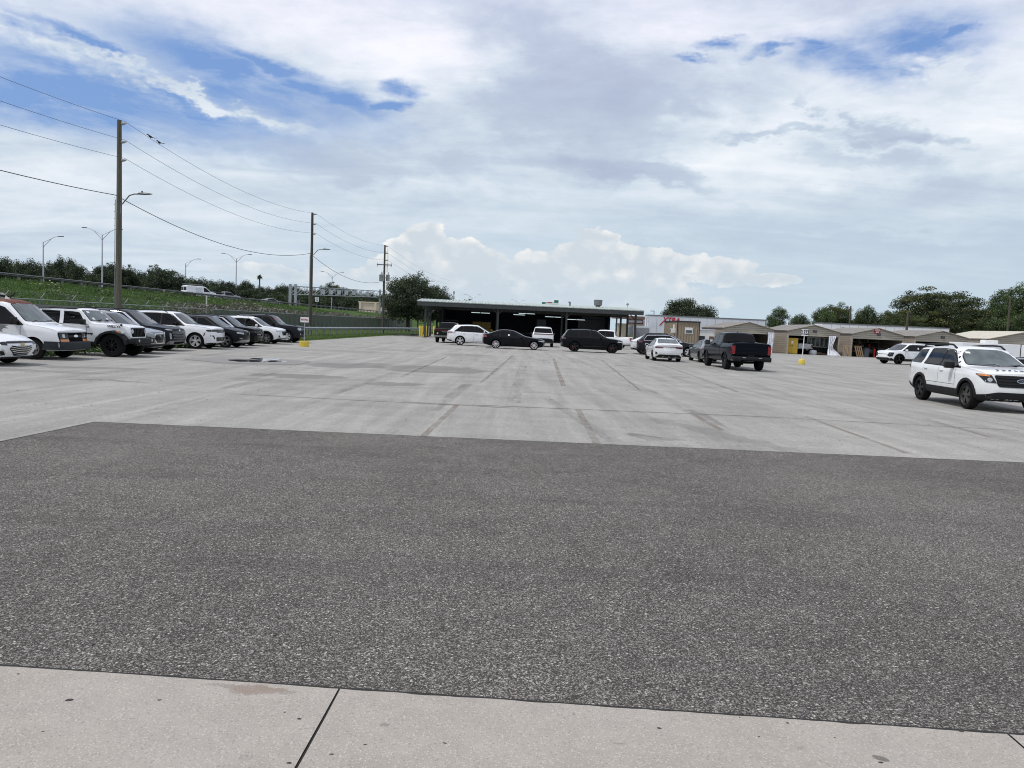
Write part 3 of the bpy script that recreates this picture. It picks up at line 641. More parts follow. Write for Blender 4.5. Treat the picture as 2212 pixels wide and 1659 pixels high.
# verge and embankment: one terrain sheet following the fence, rising to the highway
def bank_z(x, y):
    """height of the land left of the lot"""
    x = x-max(0, (y-150)*.06) if y > 150 else x
    n = noise.noise(Vector((x*.25, y*.12, 0)))*.22+noise.noise(Vector((x*.9, y*.5, 3)))*.10
    if x > -20.2: return .12+.03*n
    if x > -25: return .12+(-20.2-x)*.04+.1*n
    if x > -30: return .31+(-25-x)*.05+.3*n
    if x > -49: return .56+(-30-x)/19*3.55+n
    return 4.12+.2*n if x > -51 else 4.1
def edge_x(y):
    pts = [(-30, -17.3), (42, -17.3), (46, -16.6), (56, -15.7), (91, -15.2), (109, -13.1), (125, -11.5), (400, -10)]
    for (ya, xa), (yb, xb) in zip(pts, pts[1:]):
        if ya <= y <= yb: return xa+(xb-xa)*(y-ya)/(yb-ya)
    return -10
mb = MB(); xs = [0, .35, .9, 2, 3, 4.5, 6, 7.5, 9, 10.5] ; ys = [-25+i*1.25 for i in range(150)]+[165+i*6 for i in range(40)]
cols = []
for y in ys:
    ex = edge_x(y); row = [(ex+.06*noise.noise(Vector((y*2.3, 0, 0))), y, .004)]
    xx = ex-.15; row.append((xx, y, .05))
    row.append((ex-.6, y, .11))
    x = ex-1.4
    stops = [ex-1.4-(ex-1.4+22)*q/4 for q in range(5)]+[-23.2-.9*q for q in range(30)]+[-51.2]
    for x in stops: row.append((x, y, bank_z(x, y) if x < -18 else .12))
    cols.append(row)
nn = len(cols[0]); vs = [p for r_ in cols for p in r_]
mb.add(vs, [(i*nn+j, (i+1)*nn+j, (i+1)*nn+j+1, i*nn+j+1) for i in range(len(ys)-1) for j in range(nn-1)])
me = mb.mesh('embankment', 180)
o = tag(link_mesh('embankment', me, [GRASS_B, GRASS_L]), kind='structure')
for p in me.polygons:
    if p.center.x > -25: p.material_index = 1
flat('highway_road', [(-51, -200), (-51, 160), (-38, 300), (-20, 420), (-20, 900), (-300, 900), (-300, -200)], 4.13, ROADM)
flat('verge_ground', [(-300, 300), (-20, 300), (-20, 400), (600, 400), (600, 2500), (-800, 2500), (-800, 300)], .02, GRASS_L)
flat('verge_ground', [(160, -20), (600, -20), (600, 400), (160, 400)], .02, GRASS_L)

# long grass on the bank and short grass on the verge
def blade_mesh(name, n, area, zf, h0, h1, w, m, seed, clump=0.0):
    r = random.Random(seed); vs = []; fs = []; cl = []
    k = 0
    while k < n:
        x, y = area(r)
        d = noise.noise(Vector((x*.35, y*.35, 4)))*.5+noise.noise(Vector((x*.08, y*.08, 1)))*.5
        if clump and r.random() > .55+d*clump: k += 1; continue
        z = zf(x, y)-.03; h = r.uniform(h0, h1)*(1+.5*d); a = r.uniform(0, 6.28); lean = h*r.uniform(.1, .7); b = r.uniform(0, 6.28)
        dx, dy = math.cos(a)*w/2, math.sin(a)*w/2; lx, ly = math.cos(b)*lean, math.sin(b)*lean
        i = len(vs)
        vs += [(x-dx, y-dy, z), (x+dx, y+dy, z), (x+dx*.7+lx*.4, y+dy*.7+ly*.4, z+h*.6), (x-dx*.7+lx*.4, y-dy*.7+ly*.4, z+h*.6), (x+lx, y+ly, z+h)]
        fs += [(i, i+1, i+2, i+3), (i+3, i+2, i+4)]
        c = min(1, max(0, .5+d*.8+r.uniform(-.25, .25))); cl += [c]*5; k += 1
    me = bpy.data.meshes.new(name); me.from_pydata(vs, [], fs)
    at = me.attributes.new('clump', 'FLOAT', 'POINT'); at.data.foreach_set('value', cl)
    return tag(link_mesh(name, me, m), kind='stuff')
def area_bank(r):
    y = 8+170*r.random()**1.5; return -29.5-20*r.random()+max(0, (y-150)*.06), y
tag(blade_mesh('long_grass', 150000, area_bank, bank_z, .15, .42, .045, LEAF_GRASS, 5, .9), 'long uneven green grass covering the highway embankment', 'grass')
def area_verge(r):
    y = 10+115*r.random()**1.3; e = edge_x(y); return e+.05-(e+27)*r.random()**1.6, y
tag(blade_mesh('short_grass', 60000, area_verge, lambda x, y: .10 if x > edge_x(y)-.6 else bank_z(x, y), .05, .14, .02, LEAF_GRASS, 6), 'short grass strip between the lot and the chain link fence', 'grass')
# ------------------------------------------------------------------ vehicles
def itp(tb, s):
    if s <= tb[0][0]: return tb[0][1]
    for (a, x), (b, y) in zip(tb, tb[1:]):
        if s <= b: return x+(y-x)*(s-a)/(b-a) if b > a else y
    return tb[-1][1]
def smt(tb, w):
    return lambda s: sum(itp(tb, s+w*k) for k in (-1, -.5, 0, .5, 1))/5
def rpoly(poly, r, n=3):
    """round the corners of a 2-D outline"""
    out = []; k = len(poly)
    for i in range(k):
        p0, p, p1 = Vector(poly[i-1]), Vector(poly[i]), Vector(poly[(i+1) % k])
        a = (p0-p); b = (p1-p); q = min(r, a.length*.45, b.length*.45)
        s, e = p+a.normalized()*q, p+b.normalized()*q
        for j in range(n+1):
            t = j/n; out.append(tuple(s*(1-t)**2+p*2*t*(1-t)+e*t*t))
    return out
def ell2(cx, cy, rx, ry, n=16): return [(cx+rx*math.cos(2*math.pi*i/n), cy+ry*math.sin(2*math.pi*i/n)) for i in range(n)]
def mir(poly): return [(-a, b) for a, b in poly]

class Car:
    def __init__(c, name, label, cat, loc, rz, L, W, top, belt, bot, wheels, R_, pm, tum=.22, plan=None, nose=None, tail=None, curve=.16, rcurve=.10, group=None, bed=None, sm=.05, arch=.055, crown=.03, boxy=0.0, ws_curve=.10, flat_nose=False):
        c.L, c.W = L, W; c.wh = wheels; c.R = R_; c.pm = pm
        c.root = empty(name, loc, rz, label, cat, group)
        c.top = smt(top, sm); c.belt = smt(belt, .1); c.bot = smt(bot, .1); c.tum = tum
        plan = plan or [(0, .86), (.12, .91), (.35, .96), (.8, 1), (L-.8, 1), (L-.3, .97), (L-.08, .93), (L, .89)]
        c.hw = lambda s: W/2*smt(plan, .06)(s)
        nose = nose or [(.2, .10), (.40, .02), (.6, 0), (.8, .02), (1.2, .10)]
        tail = tail or [(.2, .12), (.45, .02), (.6, 0), (.9, .0), (1.2, .04)]
        hmax = max(z for s, z in top)-itp(belt, L*.5)
        xs = sorted(set([round(i*.075, 4) for i in range(int(L/.075)+1)]+[L]+[.02, .05, L-.02, L-.05]))
        if xs[-1]-xs[-2] < .015: xs.pop(-2)
        def sec(s):
            zt, zb, hw = c.top(s), c.bot(s), c.hw(s); be = min(c.belt(s), zt-.055); h = zt-be
            k = min(1, max(0, (h-.055)/max(hmax-.055, .1)))
            ins = tum*k; sh = .955+.02*boxy
            y6 = hw*sh; yr = hw*(.955+.015*boxy)-ins; rr = min(.10*(1-.5*boxy), .42*h)
            P = [(0, zb), (hw*.80, zb), (hw*.94, zb+.045), (hw*.985, zb+.16), (hw, zb+.45*(be-zb)), (hw*.992, zb+.80*(be-zb)), (hw*(.978+.01*boxy), be-.035*(1-.5*boxy)), (y6, be+.01*k),
                 (y6+(yr-y6)*.36-.01*k, be+(zt-rr-be)*.33), (y6+(yr-y6)*.70-.005*k, be+(zt-rr-be)*.70), (yr, zt-rr), (yr-.05, zt-rr*.38), (yr-.13, zt-rr*.10), (max(yr*.5, .1), zt+crown*.6), (0, zt+crown)]
            return P
        def xof(s, y, z):
            f = max(0, 1-s/.7); g = max(0, 1-(L-s)/.7); q = (y/(W/2))**2
            wcen = max(0, 1-abs(s-L*.36)/(L*.36)); 
            hgt = c.top(s)-c.belt(s)
            d = f*(curve*q+itp(nose, z))-g*(rcurve*q+itp(tail, z))
            if hgt > .08: d += ws_curve*q*max(0, min(1, (L*.5-s)/.8))*min(1, hgt/.2)
            return L/2-(s+d)
        bm = bmesh.new(); rings = []
        for s in xs:
            P = sec(s); ring = []
            for y, z in P: ring.append(bm.verts.new((xof(s, y, z), y, z)))
            for y, z in P[-2:0:-1]: ring.append(bm.verts.new((xof(s, y, z), -y, z)))
            rings.append(ring)
        n = len(rings[0])
        for a, b in zip(rings, rings[1:]):
            for i in range(n): bm.faces.new((a[i], a[(i+1) % n], b[(i+1) % n], b[i]))
        half = len(sec(0))-1
        for ring, s in ((rings[0], xs[0]), (rings[-1], xs[-1])):
            P = sec(s); fr = (-.66, -.33, 0, .33, .66); rows = []
            for i in range(1, half):
                y, z = P[i]; rows.append([ring[n-i]]+[bm.verts.new((xof(s, y*q, z), y*q, z)) for q in fr]+[ring[i]])
            for a, b in zip(rows, rows[1:]):
                for j in range(len(a)-1): bm.faces.new((a[j], a[j+1], b[j+1], b[j]))
            for row, tip in ((rows[0], ring[0]), (rows[-1], ring[half])):
                for j in range(len(row)-1): bm.faces.new((row[j], row[j+1], tip))
        bmesh.ops.recalc_face_normals(bm, faces=bm.faces[:])
        me = bpy.data.meshes.new('body'); bm.to_mesh(me)
        bmesh.ops.triangulate(bm, faces=bm.faces[:]); c.bvh = BVHTree.FromBMesh(bm); bm.free()
        me.materials.append(pm); me.materials.append(WELL)
        tmp = bpy.data.objects.new('tmp', me); COL.objects.link(tmp)
        cut = MB(); cut.cm = 1
        for i, w in enumerate(wheels):
            for sg in (1, -1):
                hw = c.hw(w); x = L/2-w
                cut.cyl((x, sg*(hw+.25), R_), (x, sg*(hw-.34), R_), R_+arch, n=28)
        if bed:
            b0, b1, bz, bw = bed; cut.box2((L/2-b1, -bw, bz), (L/2-b0, bw, 3.0))
        cme = cut.mesh('cut'); cme.materials.append(pm); cme.materials.append(WELL)
        co = bpy.data.objects.new('cut', cme); COL.objects.link(co)
        md = tmp.modifiers.new('b', 'BOOLEAN'); md.operation = 'DIFFERENCE'; md.object = co; md.solver = 'EXACT'
        bpy.context.view_layer.update()
        me2 = bpy.data.meshes.new_from_object(tmp.evaluated_get(bpy.context.evaluated_depsgraph_get()))
        bpy.data.objects.remove(tmp); bpy.data.objects.remove(co); bpy.data.meshes.remove(me); bpy.data.meshes.remove(cme)
        me2.name = 'body'; smooth_mesh(me2, 38)
        c.body = link_mesh('body', me2, None, c.root)
    # -------- conforming panels
    def patch(c, ax, poly, m, name, parent=None, off=.006, seg=.07, depth=.012, label=None):
        bm = bmesh.new(); bm.faces.new([bm.verts.new((a, b, 0)) for a, b in poly])
        bmesh.ops.triangulate(bm, faces=bm.faces[:])
        for _ in range(7):
            lg = [e for e in bm.edges if e.calc_length() > seg]
            if not lg: break
            bmesh.ops.subdivide_edges(bm, edges=lg, cuts=1); bmesh.ops.triangulate(bm, faces=[f for f in bm.faces if len(f.verts) > 3])
        L = c.L; W = c.W
        pos = {}
        for v in bm.verts:
            a, b = v.co.x, v.co.y
            if ax == 'L': o, d = Vector((L/2-a, 3, b)), Vector((0, -1, 0))
            elif ax == 'R': o, d = Vector((L/2-a, -3, b)), Vector((0, 1, 0))
            elif ax == 'F': o, d = Vector((8, a, b)), Vector((-1, 0, 0))
            elif ax == 'B': o, d = Vector((-8, a, b)), Vector((1, 0, 0))
            else: o, d = Vector((L/2-a, b, 5)), Vector((0, 0, -1))
            h, nr = c.bvh.ray_cast(o, d)[:2]
            if h is None:
                g = o.copy()
                if ax in 'LR': g.y = W/2*(1 if ax == 'L' else -1)
                elif ax in 'FB': g.x = L/2*(1 if ax == 'F' else -1)
                else: g.z = c.top(a)
                h, nr = c.bvh.find_nearest(g)[:2]
            if nr.dot(d) > 0: nr = -nr
            q = (nr-d*.35).normalized()
            pos[v] = (h+q*off, h+d*depth-nr*0)
        vs = list(bm.verts); ix = {v: i for i, v in enumerate(vs)}; n = len(vs)
        V = [tuple(pos[v][0]) for v in vs]+[tuple(pos[v][1]) for v in vs]
        F = [tuple(ix[v] for v in f.verts) for f in bm.faces]
        for e in bm.edges:
            if len(e.link_faces) == 1:
                f = e.link_faces[0]; l = [q for q in f.loops if q.edge == e][0]
                a, b = ix[l.vert], ix[l.link_loop_next.vert]; F.append((b, a, a+n, b+n))
        bm.free()
        me = bpy.data.meshes.new(name); me.from_pydata(V, [], F)
        b2 = bmesh.new(); b2.from_mesh(me); bmesh.ops.recalc_face_normals(b2, faces=b2.faces[:]); 
        # outer faces must look outwards
        sgn = {'L': Vector((0, 1, 0)), 'R': Vector((0, -1, 0)), 'F': Vector((1, 0, 0)), 'B': Vector((-1, 0, 0)), 'T': Vector((0, 0, 1))}[ax]
        b2.faces.ensure_lookup_table()
        if sum(b2.faces[i].normal.dot(sgn) for i in range(min(len(b2.faces), 40)) if max(v.index for v in b2.faces[i].verts) < n) < 0: bmesh.ops.reverse_faces(b2, faces=b2.faces[:])
        b2.to_mesh(me); b2.free(); smooth_mesh(me, 40)
        return tag(link_mesh(name, me, m, parent or c.root), label)
    def both(c, poly, m, name, **k): return c.patch('L', poly, m, name, **k), c.patch('R', poly, m, name, **k)
    def pair(c, ax, poly, m, name, **k): return c.patch(ax, poly, m, name, **k), c.patch(ax, mir(poly), m, name, **k)
    def mesh(c, mb, name, m, parent=None, smooth=35, bevel=0): return mb.build(name, m, parent or c.root, smooth, bevel=bevel)
    # -------- standard equipment
    def window(c, sb0, st0, sb1, st1, glass=GL_DARK, up=.10, lo=.02, trim=True, r=.05, off=.009):
        k = 7; bt = [(sb0+(sb1-sb0)*i/k, c.belt(sb0+(sb1-sb0)*i/k)+lo) for i in range(k+1)]
        tp = [(st1+(st0-st1)*i/k, c.top(st1+(st0-st1)*i/k)-up) for i in range(k+1)]
        poly = rpoly(bt[:1]+bt[1:-1:2]+bt[-1:]+tp[:1]+tp[1:-1:2]+tp[-1:], r, 2)
        return c.both(poly, glass, 'window', off=off)
    def dlo(c, sb0, st0, sb1, st1, m=None, up=.07, lo=-.005, r=.05, off=.004, name='window_trim'):
        k = 9; bt = [(sb0+(sb1-sb0)*i/k, c.belt(sb0+(sb1-sb0)*i/k)+lo) for i in range(k+1)]
        tp = [(st1+(st0-st1)*i/k, c.top(st1+(st0-st1)*i/k)-up) for i in range(k+1)]
        return c.both(rpoly(bt+tp, r, 2), m or PLASTIC, name, off=off)
    def shield(c, zlo, zhi, ylo, yhi, ax='F', glass=GL_WIND, name='windshield', trim=.03, bow=0.0):
        p = lambda e: rpoly([(-ylo-e, zlo-e*.6), (0, zlo-e*.6-bow), (ylo+e, zlo-e*.6), (yhi+e, zhi+e*.4), (0, zhi+e*.4+bow*.5), (-yhi-e, zhi+e*.4)], .05, 2)
        c.patch(ax, p(trim), GLOSS, name+'_seal', off=.003)
        return c.patch(ax, p(0), glass, name, off=.008)
    def doors(c, spans, zs, handle_dz=.13, hm=None):
        for poly, hs in spans:
            for ax in 'LR':
                cx = sum(p[0] for p in poly)/len(poly); cz = sum(p[1] for p in poly)/len(poly)
                gap = [(a+(.012 if a > cx else -.012), b+(.012 if b > cz else -.012)) for a, b in poly]
                c.patch(ax, gap, WELL, 'door_gap', off=.0015, depth=.004)
                d = c.patch(ax, poly, c.pm, 'door', off=.005, depth=.003)
                mb = MB(); z = c.belt(hs)-handle_dz; sg = 1 if ax == 'L' else -1
                h = c.bvh.ray_cast(Vector((c.L/2-hs, sg*3, z)), Vector((0, -sg, 0)))[0]
                mb.box((h.x, h.y+sg*.022, z), (.20, .03, .032)); c.mesh(mb, 'handle', hm or c.pm, d, 40, .008)
    def autodoors(c, f0, f1, r1, zs=None, hm=None, h1=None, h2=None):
        L = c.L; z0 = (zs or c.bot(L/2)+.17); b = lambda s: c.belt(s)-.012; wr = c.wh[1]; ra = c.R+.14
        arc = [(wr-ra*math.cos(R(t)), c.R+ra*math.sin(R(t))) for t in (5, 25, 45, 62)]
        arc = [(a, z) for a, z in arc if a < r1-.02 and z > z0]
        c.doors([([(f0, z0), (f1-.008, z0), (f1-.008, b(f1)), (f0+.02, b(f0))], h1 or f1-.20),
                 ([(f1+.008, z0), (min(arc[0][0], r1)-.02 if arc else r1, z0)]+arc+[(r1, max(arc[-1][1]+.08, z0+.3) if arc else z0), (r1, b(r1)), (f1+.008, b(f1))], h2 or r1-.22)], z0, hm=hm)
    def wheels(c, rim=SILVER, spokes=5, width=.23, rimr=.68, twin=False, inset=.03, hubm=None, steel=False, rear_rim=None, caliper=None, rims=None, R_=None):
        Rr = R_ or c.R
        for i, s in enumerate(c.wh):
            for sg in (1, -1):
                rm = rim if i == 0 or not rear_rim else rear_rim
                x = c.L/2-s; yo = c.hw(s)-inset
                w = empty('wheel', (x, sg*yo, Rr)); w.parent = c.root
                w.rotation_euler = (0, 0, 0 if sg > 0 else math.pi)
                T = Matrix.Rotation(R(-90), 4, 'X')                       # lathe axis z -> +y (outwards)
                rr = Rr*rimr
                key = (round(Rr, 3), width, rimr, rm.name, spokes, twin, steel)
                if key not in WCACHE:
                    mb = MB(); mb.lathe([(rr, -width), (rr*1.05, -width-.005), (Rr*.93, -width), (Rr*.985, -width+.03), (Rr, -width*.7), (Rr, -width*.3), (Rr*.985, -.03), (Rr*.93, 0), (rr*1.06, .008), (rr*1.0, -.004), (rr*.97, -.05)], T, 40, True)
                    ty = mb.mesh('tyre', 40); ty.materials.append(RUBBER)
                    mb = MB(); mb.lathe([(rr*.98, -.14), (rr*1.0, -.002), (rr*.955, .004), (rr*.90, -.035), (rr*.89, -.14)], T, 40)
                    hubr = rr*.20
                    if steel:
                        mb.lathe([(rr*.9, -.03), (rr*.72, -.05), (rr*.45, -.02), (rr*.3, -.03), (rr*.26, .0), (0.001, .0)], T, 32)
                    else:
                        mb.lathe([(hubr*1.35, -.06), (hubr*1.3, -.02), (hubr*.6, -.008), (.001, -.008)], T, 20)
                        for k in range(spokes):
                            a = 2*math.pi*k/spokes+math.pi/2
                            for da in ((-.17, .17) if twin else (0,)):
                                ww = (.085 if twin else .16)*rr*(6/max(spokes, 5))*(.9 if not twin else 1)
                                p0 = Vector((math.cos(a+da*1.6), 0, math.sin(a+da*1.6)))*hubr*.9; p1 = Vector((math.cos(a+da), 0, math.sin(a+da)))*rr*.95
                                d = (p1-p0).normalized(); n_ = Vector((-d.z, 0, d.x))
                                q = []
                                for p, wd, y in ((p0, ww*.75, -.018), (p1, ww*1.15, -.030)):
                                    for yy in (y, y-.05):
                                        for sd in (-1, 1): q.append(p+n_*wd*sd+Vector((0, yy, 0)))
                                mb.add(q, [(0, 1, 5, 4), (2, 6, 7, 3), (0, 4, 6, 2), (1, 3, 7, 5), (0, 2, 3, 1), (4, 5, 7, 6)])
                    rimme = mb.mesh('rim', 35); rimme.materials.append(rm)
                    mb = MB(); mb.lathe([(.001, -.10), (rr*.62, -.10), (rr*.62, -.085), (rr*.2, -.08), (.001, -.08)], T, 24)
                    mb.lathe([(.001, -.135), (rr*.9, -.135)], T, 24)
                    if steel:
                        for k in range(5 if steel == 5 else 8):
                            a = 2*math.pi*k/(5 if steel == 5 else 8)+.3; M = T @ Matrix.Translation((math.cos(a)*rr*.62, math.sin(a)*rr*.62, -.06)) @ Matrix.Rotation(a, 4, 'Z')
                            mb.prism(ell2(0, 0, rr*.09, rr*.15, 12), M, .035)
                    dk = mb.mesh('brake_disc', 40); dk.materials.append(WELL)
                    WCACHE[key] = (ty, rimme, dk)
                ty, rimme, dk = WCACHE[key]
                for nm, me in (('tyre', ty), ('rim', rimme), ('brake_disc', dk)): link_mesh(nm, me, None, w)
                if caliper:
                    mb = MB(); mb.box((0, -.06, 0), (.07, .04, .2), ry=0); o = c.mesh(mb, 'caliper', caliper, w, 40, .01); o.location = (rr*.5*(1 if i else 1)*(-1 if sg > 0 else 1), 0, rr*.1)
    def mirror(c, s, dz=.08, m=None, size=(.12, .22, .15), out=.11):
        for sg in (1, -1):
            hw = c.hw(s)*.96; z = c.belt(s)+dz; mb = MB(); x = c.L/2-s
            mb.box((x, sg*(hw+out), z), size); o = c.mesh(mb, 'side_mirror', m or c.pm, None, 50, .035)
            mb = MB(); mb.cyl((x, sg*(hw-.06), z-.05), (x, sg*(hw+out), z-.04), .02, n=8); c.mesh(mb, 'mirror_arm', PLASTIC, o)
            mb = MB(); mb.box((x-size[0]/2-.002, sg*(hw+out), z), (.006, size[1]*.82, size[2]*.75)); c.mesh(mb, 'mirror_glass', GL_WIND, o)
    def arches(c, m=PLASTIC, w=.085, out=.016, zlow=.30):
        for s in c.wh:
            r0_, r1_ = c.R+.045, c.R+.045+w; poly = []
            A = math.degrees(math.asin(max(-.9, min(.6, (zlow-c.R)/r1_))))
            for t in range(13): a = R(A+(180-2*A)*t/12); poly.append((s-r1_*math.cos(a), c.R+r1_*math.sin(a)))
            for t in range(12, -1, -1): a = R(A+(180-2*A)*t/12); poly.append((s-r0_*math.cos(a), c.R+r0_*math.sin(a)))
            c.both(poly, m, 'arch_trim', off=out, depth=.03)
    def sill(c, m=PLASTIC, h=.16, out=.014):
        a = c.wh[0]+c.R+.05; b = c.wh[1]-c.R-.05; z0 = c.bot(c.L/2)+.01
        c.both([(a, z0), (b, z0), (b, z0+h), (a, z0+h)], m, 'sill_trim', off=out, depth=.03)
    def rails(c, s0, s1, m=PLASTIC, y=None, h=.05, r=.022):
        for sg in (1, -1):
            pts = []
            for i in range(11):
                s = s0+(s1-s0)*i/10; yy = y or (c.hw(s)*.955-c.tum-.05); z = c.top(s)+(h if 0 < i < 10 else -.02); pts.append((c.L/2-s, sg*yy, z))
            mb = MB(); mb.tube(pts, r, 8); c.mesh(mb, 'roof_rail', m)
    def fin(c, s, m=None):
        mb = MB(); z = c.top(s)+.03; x = c.L/2-s
        mb.prism([(-.09, 0), (.09, 0), (-.05, .055), (-.08, .055)], Matrix.Translation((x, .012, z-.01)) @ Matrix.Rotation(R(90), 4, 'X'), .024); c.mesh(mb, 'roof_antenna', m or PLASTIC)
    def emblem(c, ax, polys, m, name='emblem', off=.022): return [c.patch(ax, p, m, name, off=off, seg=.2, depth=.0) for p in polys]
    def plate(c, z, m=PAPER): c.patch('B', [(-.15, z-.075), (.15, z-.075), (.15, z+.075), (-.15, z+.075)], m, 'license_plate', off=.014)
    def text(c, s, size, m, loc, rz, name='lettering', **k): return text_obj(name, s, size, m, c.root, upright(loc, rz), **k)
    def hoodlines(c, pts, w=.018):
        for poly in pts: c.pair('T', poly, c.pm, 'hood_crease', off=.012)
WCACHE = {}

# ---- families of bodies ------------------------------------------------------
def suv(name, label, loc, rz, pm, L=4.8, W=1.9, H=1.74, hood=1.02, cowl=1.12, cs=1.30, ws=2.10, belt=1.10, tailz=1.12, rs=.45, gz=.26, wf=.92, wr=3.80, R_=.36, cat='car', up=0.0, win=GL_DARK, wglass=GL_WIND, hand=None, **k):
    """cs/ws: where the windshield starts and ends; rs: length of the sloping rear window"""
    top = [(0, hood-.05), (.08, hood+.0), (.30, hood+.035), (cs-.1, cowl), (cs, cowl+.02), (ws-.12, H-.075), (ws+.1, H-.02), (ws+.7, H), (L-rs-.9, H-.015+up), (L-rs-.05, H-.065+up), (L-.10, tailz), (L, tailz-.06)]
    k.setdefault('bot', [(0, gz+.04), (.5, gz-.04), (L-.7, gz-.02), (L, gz+.12)])
    c = Car(name, label, cat, loc, rz, L, W, top, [(0, belt-.04), (L, belt+.04)], k.pop('bot'), (wf, wr), R_, pm, **k)
    a = cs+.22
    c.win = (a, ws, L, rs)
    c.shield(cowl+.06, H-.085, W/2*.80, W/2*.80-c.tum*.80, glass=wglass, bow=.02)
    return c

def common_side(c, a, t0, b1, b2, b3, t3, glass=GL_DARK, up=.10, r=.05, dl=None, quarter=None):
    """three side windows (front door, rear door, quarter) on a dark surround"""
    c.dlo(a-.16, t0-.05, b3+.04, t3+.03, up=up-.035, m=dl)
    c.window(a, t0+.06, b1-.035, b1-.035, glass, up)
    c.window(b1+.035, b1+.035, b2-.03, b2-.03, glass, up)
    if b3 > b2+.1: c.window(b2+.03, b2+.03, b3, t3, glass, up)
# ---- the row along the fence: every nose towards the lot (+x)
NX = -14.35
def row_loc(L, y, dx=0): return (NX+dx-L/2, y, 0)
ROWG = 'cars parked nose out along the fence'

def chevron(w=.07, h=.035): return [(-w, -h*.35), (-w*.45, -h*.35), (-w*.45, -h), (w*.45, -h), (w*.45, -h*.35), (w, -h*.35), (w*.85, h*.35), (w*.45, h*.35), (w*.45, h), (-w*.45, h), (-w*.45, h*.35), (-w*.85, h*.35)]
def at2(poly, cx, cy): return [(a+cx, b+cy) for a, b in poly]

# white sedan at the left edge of the photograph
L = 4.92
c = Car('parked_sedan', 'white sedan with wide chrome-barred black grille, nearest car of the fence row', 'car', row_loc(L, 22.55, -.03), 0, L, 1.86,
        [(0, .70), (.06, .76), (.35, .84), (1.25, .97), (1.35, .99), (2.15, 1.36), (2.5, 1.44), (3.1, 1.455), (3.6, 1.41), (4.35, 1.10), (4.8, 1.05), (4.92, .98)], [(0, .84), (4.92, .98)], [(0, .22), (.5, .17), (4.3, .18), (4.92, .30)], (.98, 3.81), .335, P_WHITE, tum=.26, group=ROWG,
        nose=[(.2, .14), (.35, .05), (.5, 0), (.62, .02), (.8, .14)])
c.shield(1.03, 1.37, .70, .52); c.shield(1.13, 1.37, .66, .52, 'B', name='rear_window')
common_side(c, 1.62, 2.25, 2.62, 3.45, 3.95, 3.6)
c.autodoors(1.55, 2.62, 3.55); c.wheels(SILVER, 5, twin=True); c.mirror(1.72)
c.patch('F', rpoly([(-.60, .655), (.60, .655), (.56, .715), (-.56, .715)], .02), GLOSS, 'upper_grille', off=.008)
gr = c.patch('F', rpoly([(-.30, .295), (.30, .295), (.52, .50), (.44, .585), (-.44, .585), (-.52, .50)], .04), GLOSS, 'grille', off=.010)
for z, w in ((.335, .36), (.39, .42), (.45, .48), (.51, .47), (.565, .43)):
    c.patch('F', [(-w, z+.035), (-w*.45, z-.004), (w*.45, z-.004), (w, z+.035), (w, z+.055), (w*.45, z+.014), (-w*.45, z+.014), (-w, z+.055)], CHROME, 'grille_bar', parent=gr, off=.020)
c.emblem('F', [at2(chevron(.085, .035), 0, .625)], GOLD)
c.pair('F', rpoly([(.58, .60), (.84, .62), (.86, .70), (.60, .705)], .02), LAMP_DRK, 'headlight', off=.010)
c.pair('F', rpoly([(.60, .36), (.86, .34), (.88, .50), (.70, .49)], .03), CHROME, 'fog_lamp_trim', off=.010)
c.pair('F', rpoly([(.62, .33), (.86, .31), (.86, .45), (.72, .44)], .03), PLASTIC, 'fog_lamp', off=.016)
c.patch('F', rpoly([(-.80, .20), (.80, .20), (.74, .27), (-.74, .27)], .03), PLASTIC, 'lower_lip', off=.012)

# old white work van
L = 5.72
c = Car('cargo_van', 'old white work van with rusty brown front roof and peeled grey door paint', 'van', row_loc(L*.94, 26.1, -.48), 0, L, 2.01,
        [(0, 1.02), (.06, 1.08), (.20, 1.12), (1.05, 1.24), (1.15, 1.27), (1.95, 1.96), (2.25, 2.05), (3.2, 2.08), (5.45, 2.07), (5.62, 1.98), (5.70, 1.3), (5.72, 1.0)], [(0, 1.10), (.9, 1.14), (1.4, 1.20), (5.72, 1.22)], [(0, .34), (.5, .30), (5.0, .32), (5.72, .42)], (.98, 4.36), .375, P_WARM, tum=.20, curve=.12,
        nose=[(.3, .04), (.5, .0), (.72, .0), (.75, .05), (1.1, .08)], plan=[(0, .93), (.2, .96), (.6, 1), (5.4, 1), (5.72, .96)], group=ROWG, boxy=.5)
c.shield(1.34, 1.90, .84, .66, glass=GL_CLEAR, bow=.02)
c.dlo(1.28, 2.05, 2.50, 2.50, up=.20, lo=-.01); c.window(1.42, 2.10, 2.46, 2.46, GL_DARK, .23, .02)
for ax in 'LR':
    c.patch(ax, [(1.52, .50), (2.52, .50), (2.52, 1.19), (1.40, 1.18), (1.40, .80)], WELL, 'door_gap', off=.0015)
    d = c.patch(ax, [(1.54, .515), (2.505, .515), (2.505, 1.185), (1.415, 1.17), (1.415, .81)], c.pm, 'door', off=.005)
    if ax == 'R':
        n_ = [(1.78, 1.17), (2.42, 1.19), (2.46, 1.10), (2.38, 1.03), (2.28, 1.05), (2.22, .96), (2.12, .93), (2.05, .90), (2.00, .94), (2.06, .99), (1.98, 1.06), (1.86, 1.05), (1.80, 1.06), (1.93, 1.10), (1.90, 1.14)]
        c.patch(ax, n_, PRIMER, 'peeled_paint', parent=d, off=.0065)
    mb = MB(); sg = 1 if ax == 'L' else -1; mb.box((L/2-2.40, sg*1.03, 1.02), (.18, .03, .05)); c.mesh(mb, 'handle', PLASTIC, d, 40, .008)
c.patch('R', rpoly([(2.60, 1.35), (2.72, 1.35), (2.72, 1.75), (2.60, 1.72)], .04), PRIMER, 'peeled_paint', off=.004)
